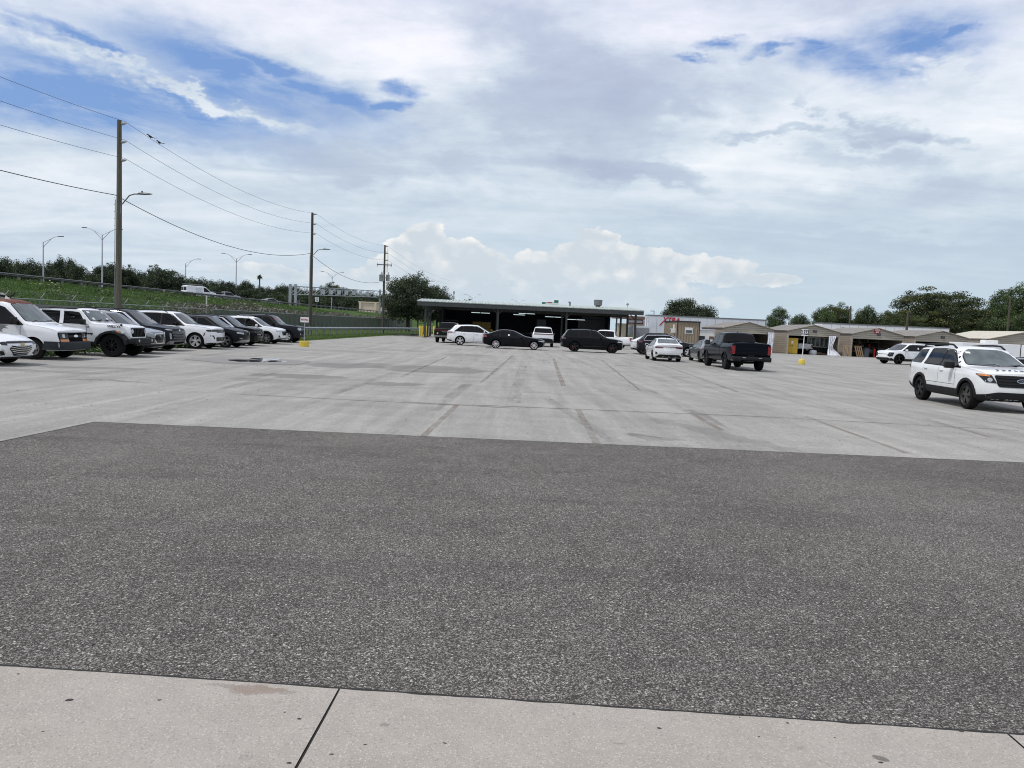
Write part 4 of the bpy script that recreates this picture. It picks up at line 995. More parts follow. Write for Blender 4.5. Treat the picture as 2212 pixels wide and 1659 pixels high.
c.patch('R', [(2.62, .92), (2.80, .92), (2.80, 1.04), (2.62, 1.04)], PLASTIC, 'door_latch', off=.01)
c.patch('T', rpoly([(1.93, -.66), (2.30, -.78), (2.72, -.78), (2.78, -.2), (2.95, .15), (2.75, .5), (2.7, .78), (2.3, .78), (1.93, .66), (1.88, 0)], .1), RUST, 'rusty_roof_patch', off=.005, label='bare rusty brown front edge of the roof')
c.patch('F', rpoly([(-.86, .63), (.86, .63), (.90, .98), (-.90, .98)], .03), PLASTIC, 'grille', off=.012)
c.patch('F', [(-.40, .83), (.40, .83), (.40, .875), (-.40, .875)], PLASTIC_G, 'grille_bar', off=.024)
for q in range(2): c.patch('F', rpoly([(-.40, .66+q*.22), (.40, .66+q*.22), (.40, .80+q*.16), (-.40, .80+q*.16)], .02), WELL, 'grille_opening', off=.020)
c.emblem('F', [at2(chevron(.14, .045), 0, .85)], CHROME, off=.034)
c.pair('F', rpoly([(.44, .76), (.84, .76), (.86, .95), (.44, .95)], .02), LAMP_DRK, 'headlight', off=.022)
c.pair('F', rpoly([(.60, .79), (.72, .79), (.72, .92), (.60, .92)], .03), LAMP_CLR, 'headlight_bulb', off=.026)
c.pair('F', rpoly([(.44, .655), (.84, .655), (.84, .735), (.44, .735)], .01), LAMP_ORG, 'turn_signal', off=.024)
b = MB(); k = 14
bp = []
for i in range(k+1):
    t = -1+2*i/k; y = 1.0*t; x = L/2+.10-.10*abs(t)**3-(.5*max(0, abs(t)-.93)/.07 if abs(t) > .93 else 0)
    for z0, dx in ((.36, -.03), (.42, 0), (.62, .0), (.66, -.03)): bp.append((x+dx, y*(1.0), z0))
fs = [(i*4+j, (i+1)*4+j, (i+1)*4+j+1, i*4+j+1) for i in range(k) for j in range(3)]
b.add(bp, fs); nb = len(bp)
b2 = [(p[0]-.14, p[1]*.98, p[2]) for p in bp]; b.add(b2, [tuple(reversed(f)) for f in fs])
for j in (0, 3):
    b.f += [(i*4+j, (i+1)*4+j, nb+(i+1)*4+j, nb+i*4+j) for i in range(k)]; b.mi += [0]*k
for i in (0, k):
    b.f += [(i*4+j, i*4+j+1, nb+i*4+j+1, nb+i*4+j) for j in range(3)]; b.mi += [0]*3
c.mesh(b, 'front_bumper', PLASTIC_G)
c.both([(.05, .40), (.60, .40), (.58, .66), (.04, .66)], PLASTIC_G, 'bumper_side', off=.012)
c.wheels(STEELW, 5, steel=5, rimr=.60, width=.22); c.mirror(1.55, .13, PLASTIC, (.14, .24, .26), .16)
for z in (1.29,):
    for y0, y1 in ((-.62, -.02), (.02, .62)):
        mb = MB(); mb.tube([(L/2-1.20, y0, z+.035), (L/2-1.24, (y0+y1)/2, z+.075), (L/2-1.27, y1, z+.08)], .012); c.mesh(mb, 'wiper', PLASTIC)
mb = MB()
for s in (2.9, 4.2, 5.2):
    mb.tube([(L/2-s, -.78, 2.02), (L/2-s, -.80, 2.20), (L/2-s, .80, 2.20), (L/2-s, .78, 2.02)], .022, 8)
for y in (-.70, .70): mb.tube([(L/2-2.75, y, 2.215), (L/2-5.4, y, 2.215)], .018, 8)
mb.tube([(L/2-2.9, -.35, 2.20), (L/2-2.9, -.35, 2.42)], .03, 8)
mb.tube([(L/2-2.95, -.1, 2.20), (L/2-2.6, .1, 2.17), (L/2-2.45, .25, 2.22), (L/2-2.42, .3, 2.33)], .025, 8)
for i in range(9): t = 2*math.pi*i/8
mb.tube([(L/2-3.3+.45*math.cos(2*math.pi*i/16), -.2+.4*math.sin(2*math.pi*i/16), 2.24) for i in range(16)], .018, 6)
c.mesh(mb, 'roof_rack', PLASTIC)
mb = MB(); mb.box((L/2-3.4, .1, 2.25), (1.2, .35, .04), rz=.15); mb.box((L/2-2.9, -.05, 2.28), (.5, .10, .03), rz=.5); c.mesh(mb, 'ladder', WHITEPL)
mb = MB(); mb.prism([(0, 0), (.22, 0), (.05, .14)], Matrix.Translation((L/2-2.42, -.28, 2.06)) @ Matrix.Rotation(R(90), 4, 'X'), .01); c.mesh(mb, 'torn_flap', PAPER)

c.root.scale = (.94, .94, .94)
# white off-roader with flat grille and big fenders
L = 4.35
c = Car('off_road_vehicle', 'boxy white off-road vehicle with black flared fenders and chunky black tyres', 'car', row_loc(L, 29.15, .17), 0, L, 1.66,
        [(0, 1.10), (.05, 1.16), (.3, 1.19), (1.28, 1.24), (1.38, 1.25), (1.78, 1.69), (1.95, 1.745), (4.2, 1.77), (4.3, 1.71), (4.35, 1.2)], [(0, 1.14), (4.35, 1.17)], [(0, .62), (.3, .52), (4.0, .50), (4.35, .55)], (.62, 3.62), .43, P_WHITE, tum=.10, curve=.05, rcurve=.03,
        nose=[(.5, .0), (1.2, .06)], tail=[(.5, 0), (1.8, .02)], plan=[(0, .74), (.2, .77), (1.2, .97), (1.5, 1), (4.35, 1)], group=ROWG, boxy=1.0, sm=.025, crown=.02, ws_curve=.02, arch=.10)
c.shield(1.30, 1.67, .72, .66, glass=GL_CLEAR)
for y0 in (-.55, .40):
    for z in (1.34, 1.57): c.patch('F', [(y0, z), (y0+.14, z), (y0+.14, z+.07), (y0, z+.07)], PAPER, 'window_sticker', off=.014)
c.dlo(1.60, 1.86, 4.25, 4.25, up=.12, lo=.015)
c.window(1.64, 1.90, 2.42, 2.42, GL_DARK, .15, .045); c.window(2.58, 2.58, 3.25, 3.25, GL_DARK, .15, .045); c.window(3.42, 3.42, 4.18, 4.18, GL_DARK, .15, .045)
for a, b in ((2.43, 2.57), (3.26, 3.41), (1.50, 1.63)):
    c.both([(a, 1.165), (b, 1.165), (b, 1.67 if a > 2 else 1.30), (a, 1.67 if a > 2 else 1.2)], P_WHITE, 'door_pillar', off=.012)
c.autodoors(1.55, 2.50, 3.30, .66, hm=PLASTIC)
c.patch('T', rpoly([(1.98, -.70), (4.25, -.72), (4.25, .72), (1.98, .70)], .08), PLASTIC, 'soft_top', off=.03)
c.wheels(BLK_ALLOY, 8, .27, .55, inset=-.15)
for s in c.wh:
    for sg in (1, -1):
        mb = MB(); poly = []
        for a in (172, 150, 128, 108, 90, 72, 52, 30, 4): poly.append((-.60*math.cos(R(a))*1.02, .44+.60*math.sin(R(a))*.92))
        inner = [(x*.88, .42+(z-.42)*.86) for x, z in poly]
        x0 = L/2-s; ya, yb = sg*(c.hw(s)-.03), sg*(c.hw(s)+.17+ (.09 if s < 1 else 0))
        V = [(x0+x, ya, z) for x, z in poly]+[(x0+x, yb, z-.03) for x, z in poly]+[(x0+x, ya, z) for x, z in inner]+[(x0+x, yb, z-.03) for x, z in inner]
        n_ = len(poly); F = []
        for i in range(n_-1): F += [(i, i+1, n_+i+1, n_+i), (2*n_+i, 3*n_+i, 3*n_+i+1, 2*n_+i+1), (n_+i, n_+i+1, 3*n_+i+1, 3*n_+i), (i, 2*n_+i, 2*n_+i+1, i+1)]
        F += [(0, n_, 3*n_, 2*n_), (n_-1, 3*n_-1, 4*n_-1, 2*n_-1)]
        mb.add(V, F); f = c.mesh(mb, 'fender_flare', PLASTIC, bevel=0, smooth=30)
        if s < 1:
            mb = MB(); mb.box((x0+.42, sg*(c.hw(s)+.13), .90), (.10, .20, .05), ry=.35); c.mesh(mb, 'running_light', LAMP_CLR, f, 40, .01)
            mb = MB(); mb.box((x0+.30, sg*(c.hw(s)+.26), .945), (.12, .015, .045), ry=.3); c.mesh(mb, 'side_marker', LAMP_ORG, f)
g_ = c.patch('F', rpoly([(-.58, .72), (.58, .72), (.62, 1.13), (-.62, 1.13)], .08), P_WHITE, 'grille_frame', off=.010)
c.patch('F', rpoly([(-.50, .76), (.50, .76), (.56, 1.09), (-.56, 1.09)], .06), WELL, 'grille', parent=g_, off=.016)
for i in range(7): y = -.33+i*.11; c.patch('F', rpoly([(y-.055, .78), (y-.02, .78), (y-.02, 1.09), (y-.055, 1.09)], .015), PLASTIC, 'grille_bar', parent=g_, off=.022)
c.pair('F', ell2(.475, .97, .075, .085), LAMP_CLR, 'headlight', off=.026)
mb = MB(); mb.box((L/2+.12, 0, .62), (.22, 1.50, .20)); mb.box((L/2+.10, 0, .50), (.16, 1.1, .12)); mb.box((L/2+.02, .62, .60), (.3, .30, .16), rz=-.3); mb.box((L/2+.02, -.62, .60), (.3, .30, .16), rz=.3); bu = c.mesh(mb, 'front_bumper', PLASTIC, bevel=.03)
for y in (-.50, .50):
    mb = MB(); mb.cyl((L/2+.20, y, .63), (L/2+.245, y, .63), .05, n=14); c.mesh(mb, 'fog_lamp', LAMP_CLR, bu)
c.mirror(1.62, .10, PLASTIC, (.12, .20, .20), .14)
for y0, y1 in ((-.5, -.05), (.05, .5)):
    mb = MB(); mb.tube([(L/2-1.36, y0, 1.30), (L/2-1.42, y1, 1.35)], .014); c.mesh(mb, 'wiper', PLASTIC)
mb = MB(); mb.cyl((L/2-.34, -.70, 1.15), (L/2-.34, -.70, 1.23), .05, .03, 10); c.mesh(mb, 'hood_latch', PLASTIC)
def side_text(c, s, size, m, sc, z, ax='R', **k):
    h = c.bvh.ray_cast(Vector((c.L/2-sc, -3, z)), Vector((0, 1, 0)))[0]
    ha = c.bvh.ray_cast(Vector((c.L/2-sc+.2, -3, z)), Vector((0, 1, 0)))[0]; hb = c.bvh.ray_cast(Vector((c.L/2-sc-.2, -3, z)), Vector((0, 1, 0)))[0]
    rz = math.atan2(ha.y-hb.y, .4)
    return text_obj('lettering', s, size, m, c.root, upright((h.x, h.y-.012, z), rz), **k)
side_text(c, 'WILLYS', .11, DARKINK, .62, 1.125, shear=.2, bold=.003, sx=1.25)
side_text(c, 'Jeep', .115, DARKINK, 1.44, .84, bold=.004, sx=1.2)
c.patch('R', ell2(1.50, 1.07, .028, .028, 12), DARKINK, 'badge', off=.008)

# silver crossover with angular grille
c = suv('parked_crossover', 'silver grey crossover with silver-edged black grille beside the off-roader', row_loc(4.6, 31.85, -.28), 0, P_SILV, 4.6, 1.86, 1.66, .93, 1.06, 1.15, 2.0, 1.03, wf=.90, wr=3.66, group=ROWG, curve=.2)
c.rails(2.3, 4.0); common_side(c, 1.40, 2.05, 2.35, 3.25, 4.0, 3.85); c.autodoors(1.5, 2.35, 3.4); c.arches(); c.sill(); c.wheels(SILVER, 5, twin=True); c.mirror(1.6)
g_ = c.patch('F', rpoly([(-.28, .42), (.28, .42), (.46, .62), (.36, .84), (-.36, .84), (-.46, .62)], .05), CHROME, 'grille_frame', off=.010)
c.patch('F', rpoly([(-.23, .46), (.23, .46), (.39, .63), (.31, .81), (-.31, .81), (-.39, .63)], .04), GLOSS, 'grille', parent=g_, off=.018)
c.emblem('F', [ell2(0, .74, .085, .05)], CHROME, off=.030); c.emblem('F', [ell2(0, .74, .065, .036)], GLOSS, off=.034)
c.emblem('F', [[(-.045, .715), (-.025, .715), (-.008, .735), (.02, .735), (.028, .765), (.045, .765), (.035, .715), (.02, .715), (.012, .728), (-.012, .728), (-.02, .765), (-.035, .765)]], CHROME, off=.038)
c.pair('F', rpoly([(.50, .80), (.84, .86), (.86, .90), (.50, .86)], .015), LAMP_CLR, 'headlight', off=.012); c.pair('F', rpoly([(.55, .55), (.80, .56), (.80, .72), (.60, .70)], .03), LAMP_DRK, 'fog_lamp', off=.012)
c.patch('F', rpoly([(-.82, .24), (.82, .24), (.80, .40), (-.80, .40)], .04), PLASTIC, 'lower_bumper', off=.012); c.patch('F', rpoly([(-.4, .25), (.4, .25), (.36, .31), (-.36, .31)], .02), SILVER, 'skid_plate', off=.022)

# dark three-row SUV with broad grille
c = suv('parked_suv', 'black metallic SUV with very wide studded grille and stacked side lamps', row_loc(5.0, 34.9, -.78), 0, P_CHAR, 5.0, 1.97, 1.76, 1.02, 1.13, 1.25, 2.15, 1.10, wf=.93, wr=3.85, R_=.38, group=ROWG, curve=.14)
c.rails(2.4, 4.4); common_side(c, 1.50, 2.2, 2.6, 3.6, 4.5, 4.3, dl=CHROME); c.autodoors(1.6, 2.6, 3.7); c.arches(w=.06); c.sill(); c.wheels(GUNMETAL, 5, twin=True); c.mirror(1.75)
g_ = c.patch('F', rpoly([(-.62, .52), (.62, .52), (.68, .90), (-.68, .90)], .05), GLOSS, 'grille', off=.010)
for i in range(5):
    for j in range(11):
        y = -.55+j*.11+(.055 if i % 2 else 0); z = .57+i*.07
        if abs(y) < .6: c.patch('F', rpoly([(y-.04, z-.014), (y+.04, z-.014), (y+.04, z+.014), (y-.04, z+.014)], .01), GUNMETAL, 'grille_stud', parent=g_, off=.020, seg=.3)
c.emblem('F', [ell2(0, .93, .075, .04)], CHROME, off=.016)
c.pair('F', rpoly([(.70, .55), (.82, .55), (.84, .80), (.72, .80)], .02), LAMP_CLR, 'headlight', off=.016); c.pair('F', rpoly([(.62, .93), (.86, .93), (.88, .98), (.60, .96)], .01), LAMP_CLR, 'daytime_lamp', off=.012)
c.patch('F', rpoly([(-.86, .30), (.86, .30), (.84, .47), (-.84, .47)], .04), P_GREY, 'lower_bumper', off=.012); c.patch('F', rpoly([(-.5, .33), (.5, .33), (.48, .43), (-.48, .43)], .03), WELL, 'air_intake', off=.022)

# white SUV with full-width lamp band
c = suv('parked_suv', 'white SUV with slim dark headlamps joined by black grille, silver wheels', row_loc(5.1, 38.4, -.24), 0, P_WHITE, 5.1, 1.93, 1.76, 1.06, 1.16, 1.35, 2.18, 1.12, wf=.93, wr=3.97, R_=.385, group=ROWG, curve=.18, rs=.5)
c.rails(2.4, 4.4, PLASTIC, r=.018); common_side(c, 1.58, 2.22, 2.65, 3.6, 4.55, 4.35); c.autodoors(1.7, 2.65, 3.75); c.wheels(SILVER, 5, twin=True, rimr=.70); c.mirror(1.85, m=GLOSS)
c.patch('F', rpoly([(-.42, .82), (.42, .82), (.50, .98), (-.50, .98)], .03), GLOSS, 'grille', off=.012); c.pair('F', rpoly([(.46, .86), (.90, .87), (.90, .96), (.52, .98)], .02), LAMP_DRK, 'headlight', off=.014)
c.patch('F', rpoly([(-.46, .40), (.46, .40), (.52, .60), (-.52, .60)], .05), GLOSS, 'lower_grille', off=.012); c.pair('F', [(.62, .52), (.68, .50), (.74, .62), (.86, .64), (.86, .69), (.70, .68)], GLOSS, 'fog_lamp_slot', off=.012)
c.patch('F', rpoly([(-.85, .27), (.85, .27), (.82, .33), (-.82, .33)], .02), PLASTIC, 'lower_lip', off=.010); c.both(rpoly([(.50, .66), (.55, .66), (.47, .82), (.43, .82)], .01), LAMP_DRED, 'side_marker', off=.008)

# dark angular crossover
c = suv('parked_crossover', 'matt charcoal crossover with clamshell hood and white front bumper bar', row_loc(4.64, 41.1, .12), 0, P_BODY, 4.64, 1.89, 1.62, .90, 1.03, 1.00, 1.95, 1.02, wf=.86, wr=3.86, R_=.37, group=ROWG, curve=.18, rs=.6)
common_side(c, 1.30, 2.0, 2.4, 3.4, 4.1, 3.8); c.autodoors(1.45, 2.4, 3.5); c.arches(P_BODY); c.wheels(GUNMETAL, 5); c.mirror(1.5)
c.patch('F', rpoly([(-.34, .72), (.34, .72), (.36, .81), (-.36, .81)], .01), GLOSS, 'grille', off=.010); c.pair('F', rpoly([(.40, .72), (.84, .76), (.84, .84), (.42, .81)], .01), LAMP_CLR, 'headlight', off=.012)
c.patch('F', rpoly([(-.82, .28), (.82, .28), (.78, .40), (.5, .44), (-.5, .44), (-.78, .40)], .02), P_SILV, 'lower_bumper', off=.014); c.pair('F', [(.50, .47), (.78, .50), (.78, .53), (.50, .50)], LAMP_CLR, 'daytime_lamp', off=.012)
c.emblem('F', [ell2(0, .88, .07, .035)], CHROME, off=.012)

# small dark SUV squeezed between
c = suv('parked_suv', 'small black SUV with gold emblem squeezed between charcoal and white crossovers', row_loc(4.4, 44.6, -.30), 0, P_BLACK, 4.4, 1.84, 1.66, .98, 1.08, 1.15, 1.95, 1.06, wf=.88, wr=3.5, group=ROWG, curve=.16)
c.rails(2.2, 3.9); common_side(c, 1.38, 2.0, 2.35, 3.2, 3.9, 3.7, dl=CHROME); c.autodoors(1.5, 2.35, 3.3); c.arches(); c.sill(); c.wheels(GUNMETAL, 5); c.mirror(1.55)
c.patch('F', rpoly([(-.5, .48), (.5, .48), (.55, .84), (-.55, .84)], .05), GLOSS, 'grille', off=.010); c.patch('F', [(-.52, .66), (.52, .66), (.52, .70), (-.52, .70)], CHROME, 'grille_bar', off=.02); c.emblem('F', [at2(chevron(.09, .035), 0, .75)], GOLD, off=.03)
c.pair('F', rpoly([(.56, .74), (.84, .78), (.84, .86), (.58, .84)], .01), LAMP_DRK, 'headlight', off=.012)

# white small crossover with black cladding
c = suv('parked_crossover', 'small white crossover with black cladding and machined wheels near the retail sign', row_loc(4.36, 49.0, -.22), 0, P_WHITE, 4.36, 1.81, 1.64, .95, 1.07, 1.05, 1.90, 1.06, wf=.93, wr=3.52, R_=.36, group=ROWG, curve=.22, rs=.5)
c.rails(2.1, 3.8, CHROME, r=.015); common_side(c, 1.30, 1.95, 2.30, 3.15, 3.85, 3.6); c.autodoors(1.45, 2.3, 3.25); c.arches(w=.07); c.sill(h=.20); c.wheels(GUNMETAL, 6, twin=True); c.mirror(1.5)
c.patch('F', rpoly([(-.36, .56), (.36, .56), (.42, .82), (-.42, .82)], .05), GLOSS, 'grille', off=.010); c.pair('F', rpoly([(.44, .74), (.82, .80), (.82, .87), (.44, .82)], .015), LAMP_CLR, 'headlight', off=.012)
c.emblem('F', [ell2(0, .72, .06, .06)], CHROME, off=.02); c.pair('F', rpoly([(.56, .42), (.78, .44), (.76, .60)], .02), GLOSS, 'fog_lamp', off=.012)
c.patch('F', rpoly([(-.78, .24), (.78, .24), (.76, .38), (-.76, .38)], .03), PLASTIC, 'lower_bumper', off=.012); c.patch('F', rpoly([(-.4, .27), (.4, .27), (.38, .34), (-.38, .34)], .02), SILVER, 'skid_plate', off=.02)

# dark truck-based SUV at the end of the row
c = suv('parked_suv', 'dark grey truck-like SUV with hood scoop, last of the fence row', row_loc(4.9, 53.1, -.12), 0, P_CHAR, 4.9, 1.93, 1.82, 1.10, 1.20, 1.45, 2.15, 1.17, gz=.34, wf=.92, wr=3.71, R_=.41, group=ROWG, curve=.10, boxy=.5, rs=.35)
c.rails(2.3, 4.4); common_side(c, 1.66, 2.2, 2.65, 3.5, 4.4, 4.2); c.autodoors(1.75, 2.65, 3.55); c.arches(P_CHAR); c.sill(); c.wheels(SILVER, 6, twin=True, rimr=.58); c.mirror(1.85)
mb = MB(); mb.box((c.L/2-.85, 0, 1.17), (.75, .62, .07)); c.mesh(mb, 'hood_scoop', c.pm, bevel=.03)
c.patch('F', rpoly([(-.42, .60), (.42, .60), (.50, .98), (-.50, .98)], .08), GLOSS, 'grille', off=.012); c.emblem('F', [ell2(0, .82, .09, .06)], GUNMETAL, off=.022)
c.pair('F', rpoly([(.52, .86), (.86, .86), (.86, 1.0), (.54, 1.02)], .03), LAMP_CLR, 'headlight', off=.012); c.patch('F', rpoly([(-.80, .40), (.80, .40), (.78, .52), (-.78, .52)], .03), PLASTIC, 'lower_bumper', off=.012); c.pair('F', ell2(.70, .60, .06, .05), LAMP_CLR, 'fog_lamp', off=.012)
c.patch('F', [(-.6, 1.52), (-.42, 1.52), (-.42, 1.62), (-.58, 1.62)], RED_STK, 'window_sticker', off=.012)
# ---- vehicles standing in the middle and right of the lot
def away(px, py): g = G(px, py); return (g.x, g.y, 0)
def pickup(name, label, loc, rz, pm, L=5.6, W=1.95, H=1.85, hood=1.12, cowl=1.24, cs=1.45, ws=2.15, cab=3.55, rail=1.25, belt=1.18, gz=.40, wf=1.0, wr=4.3, R_=.40, glass=GL_DARK, win2=2.75, **k):
    top = [(0, hood-.08), (.08, hood), (.3, hood+.04), (cs-.1, cowl), (cs, cowl+.02), (ws-.1, H-.07), (ws+.1, H-.02), (ws+.5, H), (cab-.25, H-.02), (cab-.10, H-.06), (cab, rail+.10), (cab+.06, rail), (L-.06, rail+.02), (L, rail-.02)]
    k.setdefault('tail', [(.3, .22), (.55, .16), (.62, .06), (.9, .02), (1.3, .02)]); k.setdefault('sm', .03)
    c = Car(name, label, 'pickup truck', loc, rz, L, W, top, [(0, belt-.04), (cab, belt), (cab+.1, min(belt, rail-.07)), (L, rail-.07)], [(0, gz+.04), (.5, gz-.04), (L-.7, gz), (L, gz+.06)], (wf, wr), R_, pm,
            bed=(cab+.16, L-.10, .78, W/2-.13), boxy=.5, plan=[(0, .88), (.2, .94), (.6, 1), (L-.3, 1), (L, .985)], rcurve=.02, **k)
    c.shield(cowl+.06, H-.085, W/2*.80, W/2*.80-c.tum*.8, bow=.02)
    c.dlo(cs+.10, ws-.05, cab-.10, cab-.16, up=.085, lo=.0); c.window(cs+.24, ws+.06, win2-.03, win2-.03, glass, .12); c.window(win2+.03, win2+.03, cab-.16, cab-.22, glass, .12)
    c.cab = cab
    return c
def tailgate_gap(c, z0, z1, w):
    c.patch('B', [(-w-.012, z0), (w+.012, z0), (w+.012, z1), (-w-.012, z1)], WELL, 'tailgate_gap', off=.002, depth=.004)
    return c.patch('B', [(-w, z0+.012), (w, z0+.012), (w, z1), (-w, z1)], c.pm, 'tailgate', off=.007, depth=.003)

# dark green electric pickup, seen from behind
c = pickup('parked_pickup', 'dark green pickup with full-width red tail lamp bar parked at the bay opening', (-6.05, 72.2, 0), R(86), P_GREEN, 5.5, 2.03, 1.86, 1.14, 1.22, 1.05, 1.95, 3.95, 1.26, 1.16, .38, .85, 4.35, .41, curve=.1)
c.shield(1.36, 1.77, .80, .68, 'B', GL_DARK, 'rear_window'); c.autodoors(1.35, 2.75, 3.75); c.wheels(GUNMETAL, 5); c.mirror(1.45)
tg = tailgate_gap(c, .66, 1.25, .93)
c.patch('B', rpoly([(-.93, 1.10), (.93, 1.10), (.93, 1.19), (-.93, 1.19)], .02), LAMP_DRED, 'tail_lamp', off=.016)
c.text('RIVIAN', .115, LIGHTINK, (-c.L/2-.0, 0, 1.0), R(-90), space=1.5, sx=1.1)
c.patch('B', rpoly([(-.98, .52), (.98, .52), (.98, .70), (.62, .70), (.50, .58), (-.50, .58), (-.62, .70), (-.98, .70)], .02), P_SILV, 'rear_bumper', off=.02, depth=.04); c.patch('B', rpoly([(-.45, .40), (.45, .40), (.45, .60), (-.45, .60)], .04), PLASTIC, 'bumper_centre', off=.012)
c.patch('B', [(.62, .80), (.74, .80), (.74, .92), (.62, .92)], LIGHTINK, 'license_plate', off=.012)

# white long SUV seen from its right side
c = suv('parked_suv', 'white SUV with five-spoke silver wheels and double-line tail lamps, nose behind the black sedan', (-3.18, 65.0, 0), R(4), P_WHITE, 4.95, 1.98, 1.72, .98, 1.12, 1.35, 2.35, 1.12, 1.16, rs=.62, wf=.88, wr=3.84, R_=.385, curve=.2, rcurve=.22, plan=[(0, .84), (.3, .96), (.9, 1), (3.9, 1), (4.5, .96), (4.8, .90), (4.95, .86)])
c.fin(4.05, P_WHITE); common_side(c, 1.62, 2.4, 2.70, 3.62, 4.35, 3.75, dl=GLOSS, r=.12); c.autodoors(1.7, 2.7, 3.75); c.wheels(SILVER, 5, rimr=.74); c.mirror(1.85)
c.shield(1.22, 1.62, .72, .60, 'B', GL_DARK, 'rear_window'); c.sill(P_SILV, .05); c.both(rpoly([(4.55, 1.66), (4.95, 1.70), (4.95, 1.73), (4.5, 1.72)], .01), P_WHITE, 'rear_spoiler', off=.01)
for z in (1.00, 1.08): c.both(rpoly([(4.50, z), (5.0, z-.02), (5.0, z+.035), (4.50, z+.045)], .01), LAMP_DRED, 'tail_lamp', off=.010); c.pair('B', [(.55, z-.01), (.95, z-.01), (.95, z+.03), (.55, z+.03)], LAMP_DRED, 'tail_lamp', off=.012)
c.patch('B', rpoly([(-.9, .24), (.9, .24), (.85, .46), (-.85, .46)], .03), PLASTIC, 'rear_diffuser', off=.012); c.both([(4.35, .26), (4.95, .34), (4.95, .40), (4.55, .36)], PLASTIC, 'rear_cladding', off=.01); c.plate(.62)

# black sedan from its right side
L = 4.94
c = Car('parked_sedan', 'black sedan side-on with intricate silver alloy wheels in front of the white SUV', 'car', (-.02, 60.7, 0), R(0), L, 1.87,
        [(0, .70), (.08, .76), (.4, .86), (1.45, .99), (1.55, 1.01), (2.40, 1.39), (2.75, 1.455), (3.2, 1.47), (3.6, 1.44), (4.45, 1.13), (4.80, 1.09), (4.94, 1.03)], [(0, .80), (L, 1.0)], [(0, .24), (.5, .18), (4.3, .20), (L, .32)], (.87, 3.845), .345, P_BLACK, tum=.25, curve=.22, rcurve=.18)
c.shield(1.06, 1.38, .72, .56); c.shield(1.14, 1.40, .66, .55, 'B', GL_CLEAR, name='rear_window'); common_side(c, 1.75, 2.45, 2.72, 3.55, 4.05, 3.75, dl=GLOSS, glass=GL_CLEAR if 0 else GL_DARK); c.autodoors(1.7, 2.72, 3.7)
c.wheels(SILVER, 10, rimr=.76, twin=False, caliper=REDCAL); c.mirror(1.85); c.fin(3.55, P_BLACK); c.sill(P_BLACK, .04)
c.both(rpoly([(4.55, .86), (4.94, .86), (4.94, 1.0), (4.60, 1.0)], .03), LAMP_RED, 'tail_lamp', off=.008); c.pair('B', rpoly([(.42, .88), (.85, .88), (.85, 1.0), (.42, 1.0)], .02), LAMP_RED, 'tail_lamp', off=.01)
c.both(rpoly([(.10, .62), (.55, .68), (.52, .74), (.10, .70)], .01), LAMP_CLR, 'headlight', off=.008); c.patch('F', rpoly([(-.35, .48), (.35, .48), (.38, .70), (-.38, .70)], .05), GLOSS, 'grille', off=.01)
c.both([(2.8, 1.02), (2.92, 1.02), (2.92, 1.13), (2.8, 1.13)], PAPER, 'window_sticker', off=.016)

# white electric SUV from behind
c = suv('parked_suv', 'white upright SUV seen from behind with dark red tail lamp strip and rear window', (2.72, 73.0, 0), R(88), P_WHITE, 5.1, 2.02, 1.84, 1.12, 1.20, 1.05, 1.95, 1.15, 1.20, rs=.30, gz=.36, wf=.85, wr=3.93, R_=.41, curve=.1, boxy=.6, rcurve=.05, tail=[(.3, .16), (.55, .08), (.65, 0), (1.2, .02), (1.8, .02)])
common_side(c, 1.35, 2.0, 2.5, 3.4, 4.7, 4.55); c.autodoors(1.5, 2.5, 3.6); c.wheels(GUNMETAL, 5); c.mirror(1.5, m=PLASTIC)
c.shield(1.30, 1.70, .80, .70, 'B', GL_DARK, 'rear_window'); c.patch('B', rpoly([(-.92, 1.13), (.92, 1.13), (.92, 1.22), (-.92, 1.22)], .02), LAMP_DRED, 'tail_lamp', off=.014)
c.patch('B', rpoly([(-.99, .42), (.99, .42), (.95, .72), (.55, .80), (-.55, .80), (-.95, .72)], .04), PLASTIC, 'rear_bumper', off=.014); c.patch('B', rpoly([(-.2, .46), (.75, .46), (.75, .62), (.3, .62), (.2, .54), (-.2, .54)], .02), P_SILV, 'skid_plate', off=.024)

# black SUV from its right side
c = suv('parked_suv', 'black SUV side-on with black wheels and orange brake calipers before the bay', (6.15, 60.9, 0), R(-1), P_BLACK, 4.93, 2.0, 1.745, 1.0, 1.14, 1.35, 2.25, 1.12, 1.15, rs=.42, wf=.88, wr=3.855, R_=.395, curve=.2, rcurve=.15)
c.rails(2.5, 4.3); common_side(c, 1.60, 2.3, 2.68, 3.55, 4.5, 4.2, dl=GLOSS); c.autodoors(1.7, 2.68, 3.7); c.arches(P_BLACK, .05); c.wheels(BLK_ALLOY, 5, twin=True, rimr=.70, caliper=REDCAL); c.mirror(1.85)
c.shield(1.22, 1.62, .74, .62, 'B', GL_CLEAR, 'rear_window'); c.both(rpoly([(4.55, .98), (4.93, .98), (4.93, 1.10), (4.58, 1.10)], .02), LAMP_DRED, 'tail_lamp', off=.008); c.pair('B', rpoly([(.5, .98), (.92, .98), (.92, 1.1), (.5, 1.1)], .02), LAMP_DRED, 'tail_lamp', off=.01)
c.both(rpoly([(.04, .82), (.55, .86), (.50, .95), (.06, .90)], .015), LAMP_CLR, 'headlight', off=.01); c.patch('F', rpoly([(-.45, .52), (.45, .52), (.45, .88), (-.45, .88)], .06), GLOSS, 'grille', off=.01); c.patch('B', rpoly([(-.9, .3), (.9, .3), (.88, .5), (-.88, .5)], .03), PLASTIC, 'rear_bumper', off=.01)
c.both(rpoly([(1.5, .50), (3.2, .42), (3.2, .45), (2.3, .56)], .01), P_CHAR, 'door_crease', off=.008)

